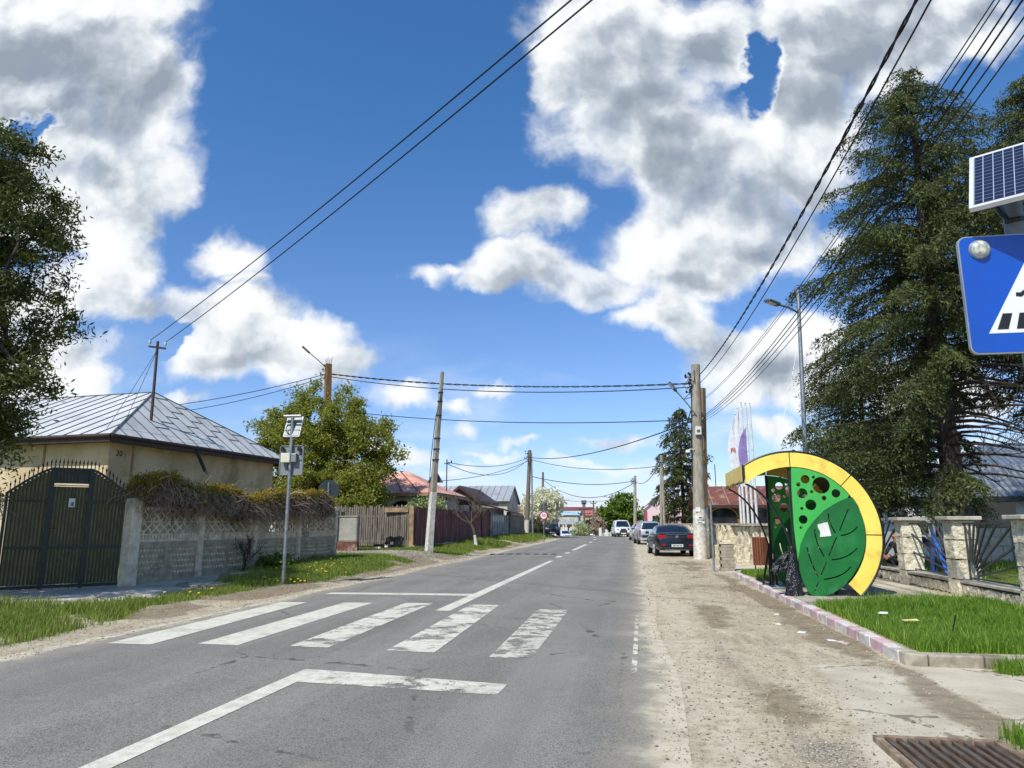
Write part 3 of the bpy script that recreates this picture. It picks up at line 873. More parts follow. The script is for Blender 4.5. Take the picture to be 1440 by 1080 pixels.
# verge grass on the left, thinning with distance
parts = []
for y0, y1, n, w in ((6.5, 12, 42000, .011), (12, 18, 42000, .013), (18, 27, 52000, .017), (27, 42, 52000, .024), (42, 62, 34000, .036), (62, 84, 16000, .05)):
    X, Y = scatter(-13.5 if y0 < 30 else -11, -7.4, y0, y1, n, lambda x, y: m_left(x, y)[0])
    tall = 1 + 1.1 * sstep(.5, .75, fnoise(X * .7, Y * .7, 9)) + 1.0 * sstep(36, 46, Y)
    h = (.045 + .075 * RNG.random(len(X))) * tall
    parts.append((X, Y, h, np.full(len(X), w)))
X = np.concatenate([p[0] for p in parts]); Y = np.concatenate([p[1] for p in parts]); H_ = np.concatenate([p[2] for p in parts]); W_ = np.concatenate([p[3] for p in parts])
blades('verge_grass', X, Y, gz(X, Y) - .01, H_, W_, GRASS2, label='uneven green grass growing along the verge across the road', cat='grass')
# the lawn by the shelter
parts = []
for x0, x1, y0, y1, n, w in ((3, 6.3, 8.2, 11, 52000, .010), (3, 6.3, 11, 15.5, 60000, .013), (3, 5.2, 18, 23, 14000, .018), (2.3, 3.9, 4.6, 6.3, 14000, .009)):
    X, Y = scatter(x0, x1, y0, y1, n, lambda x, y: m_lawn(x, y)[0])
    h = (.06 + .11 * RNG.random(len(X))) * (1 + 1.1 * sstep(.48, .75, fnoise(X * 1.2, Y * 1.2, 17)) * RNG.random(len(X)) - .45 * sstep(5.4, 5.9, X))
    parts.append((X, Y, h, np.full(len(X), w)))
X = np.concatenate([p[0] for p in parts]); Y = np.concatenate([p[1] for p in parts]); H_ = np.concatenate([p[2] for p in parts]); W_ = np.concatenate([p[3] for p in parts])
blades('lawn_grass', X, Y, gz(X, Y) - .01, H_, W_, GRASS, label='lush green lawn between the kerb and the stone fence', cat='grass')
X, Y = scatter(6.7, 16, 9, 30, 30000, lambda x, y: m_lawn(x, y)[1] * (fnoise(x * .5, y * .5, 3) > .42))
blades('garden_grass', X, Y, gz(X, Y) - .01, .08 + .22 * RNG.random(len(X)), np.full(len(X), .022), GRASS, label='garden grass behind the stone fence', cat='grass')
# dandelions
X, Y = scatter(-10.2, -7.8, 13, 26, 130, lambda x, y: m_left(x, y)[0] * (fnoise(x * .9, y * .6, 71) > .55))
X = np.concatenate([X, -8.4 + .35 * RNG.normal(size=22)]); Y = np.concatenate([Y, 16.6 + .25 * RNG.normal(size=22)])
n = len(X); C = np.stack([X, Y, gz(X, Y) + .09 + .05 * RNG.random(n)], 1)
V, F = leaf_quads(C, np.array([[.03, 0, 0]]) * np.ones((n, 1)), np.array([[0, .03, .012]]) * np.ones((n, 1)))
o = np_mesh('dandelions', V, F, [DANDELION], kind='stuff'); o['label'] = 'yellow dandelions dotted through the roadside grass'; o['category'] = 'flowers'

# --- spruces behind the stone fence
t = thing('spruce_tree', 'tall dark spruce with bare lower trunk rising between the bus shelter and the crossing sign', 'tree', (8.9, 21.6, .1), group='spruces in the garden')
spruce(t, 15.1, 4.9, 2.7, 3, dens=1.75, taper=.6, tr=.33, top_gap=.22, whorl=.25, bare=(-1.7, .9, 6.0))
t = thing('spruce_tree', 'tall spruce rising behind the solar panel and blue crossing sign', 'tree', (13.0, 22.8, .1), group='spruces in the garden')
spruce(t, 15.8, 4.1, 5.4, 5, dens=1.55, taper=.7, tr=.26, top_gap=.18, whorl=.24)
t = thing('spruce_tree', 'smaller spruce reaching out above the shelter roof beside the thin steel lamp post', 'tree', (8.2, 26.5, .1), group='spruces in the garden')
spruce(t, 7.6, 3.4, 2.2, 8, dens=1.0, taper=.55, tr=.16)
# far spruce beside the concrete pole
t = thing('spruce_tree', 'dense spruce standing behind the parked cars beside the concrete pole', 'tree', (4.3, 62, .05))
spruce(t, 11.3, 3.6, 1.4, 12, dens=.8, taper=.75, qlen=.15, whorl=.42, tr=.22, per=9)
# cypress-like tree at the left edge
t = thing('cypress_tree', 'dark cypress with ragged upswept sprays overhanging the roof end beside the arched gate', 'tree', (-13.0, 11.2, .1))
lob = []
for k in range(64):
    f = k / 63
    z = 2.75 + 5.9 * f
    a = k * 2.4
    r = (2.25 - 1.1 * abs(f - .40) * (1.3 if f > .40 else .5)) * random.uniform(.62, 1.0)
    lob.append((math.cos(a) * r, math.sin(a) * r, z, .55, .55, .42))
for k in range(18): lob.append((0, 0, 3.1 + .33 * k, 1.15, 1.15, .6))
w_ = broadleaf(t, lob, LEAF_THUJA, 9.2, .2, clumps=760, per=170, csize=.27, leaf=.058, hollow=.2, bark=BARK_DARK, leafw=.3, limb_n=70)
# the broad bush-like tree beside the house
t = thing('leafy_tree', 'rounded tree in fresh yellow-green leaf between the grey-roofed house and the picket fence', 'tree', (-17.0, 37.6, .25))
lob = [(-1.2, 0, 5.2, 2.9, 2.6, 2.6), (1.4, -.3, 5.0, 2.8, 2.6, 2.7), (.0, 0, 7.2, 2.3, 2.2, 1.9), (-2.8, 0, 6.0, 1.8, 1.8, 1.8), (2.9, -.4, 4.4, 2.0, 2.0, 2.2),
       (.6, -.5, 3.0, 3.0, 2.4, 1.5), (-2.6, 0, 3.2, 2.3, 2.0, 1.8), (2.6, -1.6, 3.0, 1.9, 1.6, 1.3), (-1.6, .2, 8.0, 1.1, 1.1, 1.0), (1.1, .2, 8.1, 1.0, 1.0, .8), (3.2, 0, 6.3, 1.2, 1.2, 1.1), (-.8, -.6, 7.5, 1.2, 1.0, 1.2)]
broadleaf(t, lob, LEAF_BUSH, 4.2, .2, clumps=400, per=170, csize=.42, leaf=.085, hollow=.5, forks=3, limb_n=60)
# far trees
t = thing('blossom_tree', 'white blossoming fruit tree behind the speed limit sign', 'tree', (-9.3, 76, .1))
broadleaf(t, [(0, 0, 3.0, 1.9, 1.8, 1.9), (.8, 0, 3.7, 1.4, 1.4, 1.2), (-.9, 0, 2.5, 1.3, 1.3, 1.4)], BLOSSOM, 1.6, .14, clumps=150, per=36, csize=.55, leaf=.20, hollow=.4, limb_n=60)
t = thing('leafy_tree', 'rounded bright green tree behind the white van', 'tree', (-1.9, 104, -.6))
broadleaf(t, [(0, 0, 3.4, 2.7, 2.4, 2.4), (.6, 0, 4.9, 1.7, 1.6, 1.5), (-1.2, 0, 2.9, 1.9, 1.8, 1.7), (1.6, 0, 3.0, 1.7, 1.6, 1.9)], LEAF_GREEN, 2, .16, clumps=160, per=55, csize=.6, leaf=.22, hollow=.4, limb_n=18)
t = thing('blossom_shrub', 'pale pink blossoming shrub beside the white van', 'shrub', (-5.0, 101, -.6))
broadleaf(t, [(0, 0, 1.7, 1.3, 1.1, 1.2)], BLOSSOM_PINK, .8, .06, clumps=40, per=40, csize=.4, leaf=.16, hollow=.3, limb_n=14)
t = thing('leafy_shrub', 'light green shrub at the end of the road beside the white cars', 'shrub', (-6.9, 100, -.6))
broadleaf(t, [(0, 0, 1.1, 1.2, 1.0, 1.0)], leafmat('leaf_pale', [L('#7d8f5a'), L('#a5b07c'), L('#c9c9a0')]), .6, .05, clumps=40, per=40, csize=.4, leaf=.15, hollow=.3, limb_n=10)
for i, (x, y, s, lb) in enumerate(((-9.6, 83, 1.0, 'dark green bush at the foot of the blossoming tree'), (-21, 120, 1.6, 'bush behind the dark four-wheel drive at the bend'), (-8.0, 142, 1.3, 'round dark bush between the two far pylons'))):
    t = thing('leafy_shrub', lb, 'shrub', (x, y, gzf(x, y)))
    broadleaf(t, [(0, 0, 1.3 * s, 1.0 * s, 1.0 * s, 1.2 * s)], LEAF_DARK, .6, .06, clumps=40, per=40, csize=.4 * s, leaf=.17 * s, hollow=.3, limb_n=10)
# white-painted bare sapling before the red fence
rd = random.Random(4)
t = thing('bare_tree', 'small leafless tree with whitewashed foot before the dark red fence', 'tree', (-8.75, 40.4, gzf(-8.75, 40.4)))
mb = MB(); mb.tube([(0, 0, 0), (-.06, 0, .35), (-.1, 0, .62)], [.11, .09, .085], 8); mb.build('painted_foot', LIME, t, smooth=True)
mb = MB(); mb.tube([(-.1, 0, .62), (-.2, .05, .95), (-.32, 0, 1.25)], [.085, .08, .07], 8)
for d in ((-.9, .2, .5), (.5, -.2, 1), (-.3, .3, 1.1), (-.7, -.4, .9), (.8, .3, .7), (-1, .1, .2), (.3, .5, .8)):
    twiggy(mb, (-.32, 0, 1.22), d, 1.35, .045, 3, rd)
mb.build('trunk', BARK, t, smooth=True)
cw = MB()
t2 = thing('leafy_shrub', 'light green leafy shrub showing over the dark red fence', 'shrub', (-11.3, 38.5, .3))
broadleaf(t2, [(0, 0, 2.0, .9, 1.4, .6), (.2, 1.2, 2.1, .6, 1.1, .5)], leafmat('leaf_light', [L('#8f9d5c'), L('#b5bd86'), L('#6f7f3a')]), 1.2, .06, clumps=46, per=40, csize=.3, leaf=.09, hollow=.3, limb_n=14)
t = thing('bare_tree', 'leafless slender tree behind the twin poles beyond the grey gates', 'tree', (-14.4, 78, .2))
mb = MB(); mb.tube([(0, 0, 0), (0, 0, 1.6)], [.12, .09], 7)
for d in ((-.5, 0, 1), (.4, 0, 1), (0, .3, 1.2), (-.2, -.2, 1.3), (.15, 0, 1.1)):
    twiggy(mb, (0, 0, 1.5), d, 2.1, .05, 3, rd, .4)
mb.build('trunk', BARK, t, smooth=True)
# a few young plants in the garden
for i, (x, y, lb) in enumerate(((9.0, 15.2, 'leafy weeds behind the sunburst grille beside the spruce shade'), (10.6, 15.6, 'bright green plants behind the grille at the right edge of the fence'))):
    t = thing('garden_plant', lb, 'plant', (x, y, .12))
    broadleaf(t, [(0, 0, .3, .5, .4, .25)], LEAF_GREEN, .25, .02, clumps=24, per=26, csize=.16, leaf=.06, hollow=.2, limb_n=10, trunk_name='stem', crown_name='leaves')
t = thing('weed_plant', 'thin dark weed growing against the concrete fence beside the manholes', 'plant', (-10.55, 18.6, gzf(-10.55, 18.6)))
mb = MB()
for k in range(9): twiggy(mb, (0, 0, 0), (rd.uniform(-.1, .5), rd.uniform(-.6, .6), 1), .62, .012, 2, rd)
mb.build('stem', BARK_DARK, t)
t = thing('leafy_shrub', 'low green bush at the foot of the concrete fence near the crossing sign pole', 'shrub', (-10.2, 19.9, gzf(-10.2, 19.9)))
broadleaf(t, [(0, 0, .12, .4, .9, .22)], LEAF_GREEN, .12, .02, clumps=30, per=40, csize=.16, leaf=.05, hollow=.2, limb_n=8)
# tree masses at the horizon
def treeline(name, lb, pts, hgt, n, seed):
    rng = np.random.default_rng(seed)
    p = np.array(pts, float); seg = rng.integers(0, len(p) - 1, n); t = rng.random(n)[:, None]
    C = np.zeros((n, 3)); C[:, :2] = p[seg] * (1 - t) + p[seg + 1] * t + rng.normal(size=(n, 2)) * 3
    C[:, 2] = rng.random(n) ** .8 * hgt * (.45 + .75 * fnoise(C[:, 0] * .09, C[:, 1] * .09, seed)) - 1
    s = hgt * .11 * (.6 + .8 * rng.random(n))[:, None]
    A = unit(rng.normal(size=(n, 3))); B = unit(np.cross(A, rng.normal(size=(n, 3))))
    V, F = leaf_quads(C, A * s, B * s * .7)
    o = np_mesh(name, V, F, [LEAF_DARK], kind='stuff'); o['label'] = lb; o['category'] = 'trees'
treeline('treeline', 'far band of trees behind the houses at the end of the road', [(-160, 170), (-60, 210), (10, 230), (60, 190)], 6.5, 9000, 1)
treeline('treeline', 'band of trees far behind the slate-roofed house', [(22, 62), (50, 60), (90, 40), (120, 10)], 7, 9000, 2)
treeline('treeline', 'band of trees behind the grey-roofed house across the road', [(-120, 20), (-70, 60), (-46, 80), (-36, 110)], 7, 9000, 3)
# ------------------------------------------------------------------ left side: gate, fence, house
CONC = pm('old_concrete', '#c3beb2', '#a8a294', scale=4, bump=.2, rough=.92, grime='#857f70', gscale=2.6)
CONC_SHADE = pm('recess_shade_concrete', '#b9ac90', '#9c907a', scale=5, bump=.3, rough=.95)  # relief shade put into the colour: darker ground behind the raised bumps
CONC_DARK = pm('mossy_concrete', '#8f8a7d', '#6d6759', scale=5, bump=.4, rough=.95, grime='#4a463b', gscale=2.5)
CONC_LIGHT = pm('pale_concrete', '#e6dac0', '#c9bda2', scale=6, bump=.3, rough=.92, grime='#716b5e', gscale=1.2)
GREEN_IRON = pm('dark_green_iron', '#16352c', '#10241f', scale=8, rough=.45, bump=.08)
OCHRE_GAP = pm('faded_ochre', '#86783c', '#685d2e', scale=5, rough=.7)
RUST = pm('rust', '#6a4630', '#3f2a20', scale=12, rough=.85, bump=.3)
STEEL = pm('galvanised', '#9aa1a3', '#848b8e', scale=10, rough=.45, metal=.6, bump=.05)
DARK_METAL = pm('dark_metal', '#2e3032', '#222426', scale=10, rough=.5, metal=.2, bump=.05)
PLASTER = pm('beige_plaster', '#d0bd9a', '#bba784', scale=1.3, bump=.25, bscale=30, rough=.92, grime='#93805c', gscale=.7)
PLASTER_W = pm('white_plaster', '#cfcac2', '#b5aea4', scale=1.5, bump=.2, bscale=25, rough=.9, grime='#8f877c', gscale=.8)
ROOF_ZINC = pm('zinc_sheet', '#c3c5c2', '#b4b6b4', scale=1.2, rough=.6, metal=.0, bump=.08, bscale=3, grime='#a3a5a3', gscale=.7)
SEAM = pm('sheet_seam', '#5d656a', '#4a5054', scale=5, rough=.5, metal=.3, bump=0)
FASCIA = pm('brown_fascia', '#3f2a24', '#2d1e1b', scale=4, rough=.6)
WHITE = pm('white_paint', '#dcdcd8', '#c4c4be', scale=6, rough=.5, bump=.05)
BLACK = pm('black_paint', '#17181a', '#0f1011', scale=8, rough=.45, bump=.05)
PAPER = pm('paper', '#e4e4e0', '#cfcfca', scale=9, rough=.8, bump=.05)
CREAM = pm('cream_plastic', '#d8d6c4', '#c6c3ae', scale=6, rough=.5, bump=0)

FA, FB = Vector((-11.35, 15.0, 0)), Vector((-10.30, 24.0, 0))
fd = (FB - FA).normalized(); fl = (FB - FA).length; fn = Vector((fd.y, -fd.x, 0))        # fn faces the road
def fp(s, z=0, n=0): return FA + fd * s + fn * n + Vector((0, 0, z))
fence = thing('concrete_fence', 'weathered precast concrete fence with lattice top under the dry creeper', 'fence', FA)
NP = 4; pw = fl / NP
M_f = Matrix((fd, fn, Vector((0, 0, 1)))).transposed()
ZR, ZT = 1.08, 1.82
for i in range(NP + 1):
    z0 = gzf(*fp(i * pw)[:2]) - .1
    top = 1.93 if i else 2.02
    mb = MB(); mb.box(fp(i * pw, (z0 + top) / 2, .03), (.15 if i else .30, .17 if i else .24, top - z0), M_f)
    mb.box(fp(i * pw, top + .02, .03), (.20 if i else .3, .2, .05), M_f)
    if i == NP: mb.box(fp(i * pw, top + .12, .03), (.16, .16, .16), M_f, taper=.6)
    mb.build('post', CONC_LIGHT, fence, off=FA, bevel=.012)
for i in range(NP):
    s0, s1 = i * pw + (.12 if i == 0 else .075), (i + 1) * pw - .075
    z0 = min(gzf(*fp(s0)[:2]), gzf(*fp(s1)[:2])) - .12
    w = s1 - s0; sm = (s0 + s1) / 2
    # embossed lower slabs
    mb = MB()
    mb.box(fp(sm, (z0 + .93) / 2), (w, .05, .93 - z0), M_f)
    mb.box(fp(sm, 1.005), (w, .08, .14), M_f)
    zb = z0 + .30
    rows = 7
    for half in (0, 1):
        a0 = s0 + .05 + half * w / 2; a1 = a0 + w / 2 - .1
        mb.box(fp((a0 + a1) / 2, .905, .03), (a1 - a0, .014, .025), M_f); mb.box(fp((a0 + a1) / 2, zb - .03, .03), (a1 - a0, .014, .025), M_f)
        for sx in (a0, a1): mb.box(fp(sx, (zb + .9) / 2, .031), (.022, .016, .9 - zb + .06), M_f)
        n2 = max(2, int((a1 - a0 - .04) / .105))
        rw_ = max(4, int((.86 - zb) / .105))
        for r in range(rw_):
            for c in range(n2):
                s = a0 + .05 + (a1 - a0 - .1) * (c + .5 * (r % 2)) / max(1, n2 - .5); z = zb + .03 + (.84 - zb) * r / (rw_ - 1)
                b = [fp(s - .038, z, .0251), fp(s, z - .042, .0251), fp(s + .038, z, .0251), fp(s, z + .042, .0251), fp(s, z, .085)]
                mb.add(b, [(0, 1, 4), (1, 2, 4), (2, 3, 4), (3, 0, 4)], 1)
    mb.build('base_panel', [CONC_SHADE, CONC_LIGHT], fence, off=FA)  # painted shade between the bumps, pale concrete on the raised pattern
    # open lattice above
    mb = MB()
    mb.box(fp(sm, ZR + .02), (w, .09, .06), M_f); mb.box(fp(sm, ZT + .03), (w, .09, .08), M_f); mb.box(fp(sm, ZR + .165), (w, .05, .03), M_f)
    nh = int(w / .1)
    for c in range(nh): mb.box(fp(s0 + w * (c + .5) / nh, ZR + .1), (.028, .05, .1), M_f)
    ncell = 8
    for c in range(ncell):
        c0 = s0 + w * c / ncell; c1 = s0 + w * (c + 1) / ncell; cm = (c0 + c1) / 2
        zz = np.linspace(ZR + .18, ZT, 9)
        for sg in (-1, 1):
            pts = []
            for j, z in enumerate(zz):
                t = j / 8
                pts.append(fp(cm + sg * (c1 - c0) * .5 * math.cos(t * 2 * PI) * (1 if j % 8 else 1), z))
            mb.tube(pts, .021, 5, caps=False)
        mb.box(fp(cm, (ZR + .18 + ZT) / 2), (c1 - c0, .04, .028), M_f)
    mb.build('lattice_panel', CONC_LIGHT, fence, off=FA)
mb = MB(); mb.box(fp(fl / 2, ZT + .105, 0), (fl - .3, .16, .07), M_f); mb.build('coping', CONC_DARK, fence, off=FA, bevel=.01)
# pillar next to the gate with its sloped shoulder is the first post; the wall stub left of the gate
GL_, GR_ = Vector((-13.02, 13.25, 0)), Vector((-11.46, 14.93, 0))
gd = (GR_ - GL_).normalized(); gl_ = (GR_ - GL_).length; gn = Vector((gd.y, -gd.x, 0))
zg = gzf(*((GL_ + GR_) / 2)[:2]) + .02
M_g = Matrix((gd, gn, Vector((0, 0, 1)))).transposed()
def gp(s, z=0, n=0): return GL_ + gd * s + gn * n + Vector((0, 0, z + zg))
gate = thing('arched_gate', 'dark green arched metal gate of vertical ribs with a row of spikes', 'gate', GL_)
def arch(s):
    t = s / gl_
    return 2.02 + .55 * min(1.0, math.sin(PI * min(max(t, 0), 1)) * 1.16) if 0 <= t <= 1 else 2.02
thirds = [0, gl_ * .34, gl_ * .665, gl_]
frame = MB()
for k, s in enumerate(thirds):
    top = arch(min(max(s, .02), gl_ - .02)) + (.0)
    frame.box(gp(s, top / 2, .03), (.085 if k in (1, 2) else .06, .06, top), M_g)
pr = np.linspace(0, gl_, 25)
for a, b in zip(pr[:-1], pr[1:]): frame.bar(gp(a, arch(a), .03), gp(b, arch(b), .03), .05, .05)
for z in (.06,): frame.box(gp(gl_ / 2, z, .03), (gl_, .05, .07), M_g)
for a, b in zip(thirds[:-1], thirds[1:]): frame.box(gp((a + b) / 2, .88, .034), (b - a - .08, .04, .05), M_g)
for a, b in ((0, 1), (2, 3)): frame.box(gp((thirds[a] + thirds[b]) / 2, 1.86, .034), (thirds[b] - thirds[a] - .07, .035, .04), M_g)
frame.build('frame', GREEN_IRON, gate, off=GL_)
for k in range(3):
    mb = MB(); a, b = thirds[k] + .04, thirds[k + 1] - .04
    n = int((b - a) / .064)
    for i in range(n):
        s = a + (b - a) * (i + .5) / n; w = (b - a) / n
        top = (arch(s) - .03) if k != 1 else 2.18
        mb.box(gp(s - w * .24, top / 2 + .05, .012), (w * .5, .022, top - .1), M_g, 0)
        mb.box(gp(s + w * .25, top / 2 + .05, .0), (w * .5, .01, top - .1), M_g, 1)
    nm = 'door' if k == 1 else 'side_panel'
    pnl = mb.build(nm, [GREEN_IRON, OCHRE_GAP], gate, off=GL_)
    if k == 1:
        h = MB(); h.tube([gp(thirds[1] + .06, 1.28, .05), gp(thirds[1] + .06, 1.28, .12), gp(thirds[1] + .15, 1.28, .12)], .012, 6)
        h.box(gp(thirds[1] + .06, 1.24, .05), (.035, .02, .16), M_g); h.build('handle', RUST, pnl, off=GL_)
        h = MB(); h.box(gp(gl_ * .52, 1.83, .03), (.12, .006, .19), M_g); h.box(gp(gl_ * .525, 1.80, .034), (.05, .004, .08), M_g, 1)
        h.build('notice', [PAPER, pm('print_grey', '#6b6f74', bump=0)], pnl, off=GL_)
        # lintel sheet above the door with its pale edge
        h = MB()
        for i in range(n):
            s = a + (b - a) * (i + .5) / n; w = (b - a) / n
            h.box(gp(s - w * .24, (arch(s) + 2.23) / 2, .012), (w * .5, .022, arch(s) - 2.27), M_g); h.box(gp(s + w * .25, (arch(s) + 2.23) / 2, 0), (w * .5, .01, arch(s) - 2.27), M_g)
        h.build('lintel_panel', GREEN_IRON, gate, off=GL_)
        h = MB(); h.box(gp((a + b) / 2, 2.205, .05), (b - a, .03, .022), M_g); h.build('door_strip', STEEL, gate, off=GL_)
sp_ = MB()
for i in range(30):
    s = gl_ * (i + .5) / 30; z = arch(s)
    sp_.bar(gp(s, z, .03), gp(s, z + .13, .03), .014)
    sp_.lathe([(.002, 0), (.022, .04), (.016, .055), (.0015, .12)], gp(s, z + .10, .03), 6)
sp_.build('spikes', GREEN_IRON, gate, off=GL_)
# wall stub to the left
WA, WB = Vector((-13.1, 13.1, 0)), Vector((-14.4, 8.2, 0))
wd = (WB - WA).normalized(); M_w = Matrix((wd, Vector((-wd.y, wd.x, 0)), Vector((0, 0, 1)))).transposed()
stub = thing('garden_wall', 'rendered wall stub beside the hinge side of the arched gate', 'wall', WA)
mb = MB(); mb.box(WA + wd * 2.6 + Vector((0, 0, .9)), (5.0, .16, 1.9), M_w); mb.build('wall_panel', CONC, stub, off=WA)
mb = MB(); mb.box(WA + wd * .12 + Vector((0, 0, .95)), (.28, .28, 2.0), M_w); mb.box(WA + wd * .12 + Vector((0, 0, 1.98)), (.36, .36, .08), M_w); mb.build('pillar', CONC_LIGHT, stub, off=WA, bevel=.01)
# creepers: bare hanging twigs below, fresh leaves on top
def creeper(root, a, b, off, ztop, zbot, n_tw, n_lf, thick=.3):
    a, b = Vector(a), Vector(b); d = (b - a).normalized(); nn = Vector((d.y, -d.x, 0)); Lg = (b - a).length
    V = []; F = []
    dn, nv = np.array(d), np.array(nn)
    for i in range(n_tw):
        s = random.random(); e = math.sin(PI * min(1, s * 8 + .12)) if s < .11 else 1
        zt = ztop(s) - .06 - random.random() ** 1.2 * .36
        o = np.array(a) + dn * s * Lg + nv * random.uniform(-thick, thick * .9) + np.array([0, 0, zt])
        v = nv * random.uniform(.1, .9) + dn * random.uniform(-.9, .9) + np.array([0, 0, random.uniform(-.3, .45)])
        v = v / np.linalg.norm(v)
        pts = [o]; st = random.uniform(.07, .12)
        for k in range(random.randint(4, 8)):
            v = v + np.array([0, 0, -.30]) + np.random.default_rng(i * 9 + k).normal(size=3) * .36; v /= np.linalg.norm(v)
            q = pts[-1] + v * st
            if q[2] < zbot(s) - random.random() * .15: break
            pts.append(q)
        w = random.uniform(.004, .009)
        sd = np.cross(v, nv + np.array([.1, .2, .3])); sd = sd / (np.linalg.norm(sd) + 1e-6) * w
        k0 = len(V)
        for q in pts: V += [q - sd, q + sd]
        for j in range(len(pts) - 1): F.append((k0 + 2 * j, k0 + 2 * j + 1, k0 + 2 * j + 3, k0 + 2 * j + 2))
    np_mesh('twigs', np.array(V) - np.array(off), np.array(F), [CREEP_TWIG], root)
    S = RNG.random(n_lf)
    zt = np.array([ztop(x) for x in S])
    C = np.array(a) + np.outer(S * Lg, dn) + np.outer(RNG.uniform(-thick * 1.1, thick * 1.05, n_lf), nv)
    C[:, 2] += zt + RNG.normal(size=n_lf) * .07 - .42 * RNG.random(n_lf) ** 1.8
    A = rdir(n_lf); B = unit(np.cross(A, rdir(n_lf))); z_ = .036 * (.6 + .8 * RNG.random(n_lf))[:, None]
    Vv, Ff = leaf_quads(C - np.array(off), A * z_, B * z_ * .6)
    np_mesh('leaves', Vv, Ff, [CREEP_LEAF], root)
def ct(s): return 2.36 + .10 * math.sin(s * 9 + .4) + .08 * math.sin(s * 23) - .12 * max(0, s - .8) / .2 + .08 * (s < .12)
cr = thing('dry_creeper', 'mound of dry brown creeper with fresh yellow-green leaves draped over the lattice fence', 'creeper', FA)
creeper(cr, fp(.0, 0, .12), fp(fl * .93, 0, .12), FA, ct, lambda s: 1.62 - .12 * math.sin(s * 17) - .12 * (s < .2), 4200, 32000, .33)
creeper(cr, fp(.0, 0, -.32), fp(fl * .97, 0, -.32), FA, lambda s: ct(s) - .2, lambda s: 1.15, 2600, 5000, .2)
cr = thing('dry_creeper', 'clump of creeper over the wall stub on the hinge side of the arched gate', 'creeper', WA)
creeper(cr, WA, WB, WA, lambda s: 2.22 + .06 * math.sin(s * 9), lambda s: 1.7, 1400, 2600, .28)

# --- house
HN, HF = Vector((-15.2, 18.8, 0)), Vector((-14.15, 28.2, 0))
e1 = (HF - HN).normalized(); hl = (HF - HN).length; e2 = Vector((-e1.y, e1.x, 0)); UP = Vector((0, 0, 1))
def hp(s, t, z): return HN + e1 * s + e2 * t + UP * z
house = thing('house', 'beige single-storey house under a grey sheet-metal hip roof behind the arched gate', 'house', HN)
HZ, HD = 4.1, 13.0
mb = MB()
i0 = .5
w0 = [hp(i0, i0, 0), hp(hl - i0, i0, 0), hp(hl - i0, HD, 0), hp(i0, HD, 0)]; w1 = [p + UP * 3.93 for p in w0]
mb.add(w0 + w1, [(0, 1, 5, 4), (1, 2, 6, 5), (2, 3, 7, 6), (3, 0, 4, 7)])
walls = mb.build('walls', PLASTER, house, off=HN)
for q_, s_ in ((hp(1.42, i0 - .012, 2.4), (.07, .03, 3.0)), (hp(i0 - .012, 3.0, 2.4), (.03, .07, 3.0))):
    mb = MB(); mb.box(q_, s_, Matrix((e1, e2, UP)).transposed()); mb.build('cable_duct', pm('stained_duct', '#a3875a', bump=.1), house, off=HN)
txt = text_mb('20', .26, .01, lambda x, y, z: hp(i0 + .38 + x, i0 - .008 - z, 3.62 + y))
txt.build('house_number', pm('brown_numerals', '#3a2418', bump=0), house, off=HN)
R1, R2 = hp(hl / 2, 3.0, 6.35), hp(hl / 2, HD, 6.35)
c0, c1, c2, c3 = hp(0, 0, HZ), hp(hl, 0, HZ), hp(hl, HD, HZ), hp(0, HD, HZ)
mb = MB()
th = Vector((0, 0, -.05))
mb.add([c0, c1, R1], [(0, 1, 2)]); mb.add([c1, c2, R2, R1], [(0, 1, 2, 3)]); mb.add([c3, c0, R1, R2], [(0, 1, 2, 3)])
roof = mb.build('roof', ROOF_ZINC, house, off=HN)
mb = MB()
def seam(a, b, w=.03): mb.bar(Vector(a) + UP * .012, Vector(b) + UP * .012, w, .03)
seam(c0, R1, .05); seam(c1, R1, .05); seam(R1, R2, .06)
nS = 21
for i in range(1, nS):                       # south slope: standing seams from eave to ridge or hip
    t = HD * i / nS
    a = hp(0, t, HZ); b = hp(hl / 2, t, 6.35) if t >= 3.0 else hp(hl / 2 * t / 3.0, t, HZ + (6.35 - HZ) * t / 3.0)
    seam(a, b)
for i in range(1, 15):                       # east hip
    s = hl * i / 15; f = min(s, hl - s) / (hl / 2)
    a = hp(s, 0, HZ); b = hp(s, 3.0 * f, HZ + (6.35 - HZ) * f)
    seam(a, b, .018)
    for k in range(1, 4):
        g = (k + .5 * (i % 2)) / 4.0
        if g < f - .05: 
            p = hp(s, 3.0 * g, HZ + (6.35 - HZ) * g); q = hp(s + hl / 15, 3.0 * g, HZ + (6.35 - HZ) * g)
            if min(s + hl / 15, hl - s - hl / 15) / (hl / 2) > g: seam(p, q, .016)
mb.build('roof_seams', SEAM, house, off=HN)
mb = MB()
for a, b, o in ((c0, c1, e2), (c3, c0, e1), (c1, c2, -e1)):
    mb.bar(a - UP * .11, b - UP * .11, .05, .2)
mb.build('fascia', FASCIA, house, off=HN)
mb = MB()
mb.add([p - UP * .17 + (o) for p, o in ((c0, e1 * .02 + e2 * .02), (c1, -e1 * .02 + e2 * .02), (hp(hl - i0, i0, HZ), Vector()), (hp(i0, i0, HZ), Vector()))], [(0, 1, 2, 3)])
mb.add([p - UP * .17 + (o) for p, o in ((c0, e1 * .02 + e2 * .02), (c3, e1 * .02), (hp(i0, HD, HZ), Vector()), (hp(i0, i0, HZ), Vector()))], [(0, 1, 2, 3)])
mb.build('soffit', FASCIA, house, off=HN)
mb = MB()
mb.tube([hp(-.05, -.05, HZ - .03), hp(hl + .05, -.05, HZ - .05)], .06, 8); mb.tube([hp(-.06, -.05, HZ - .03), hp(-.06, HD, HZ - .03)], .06, 8)
mb.build('gutter', FASCIA, house, off=HN, smooth=True)
mb = MB()
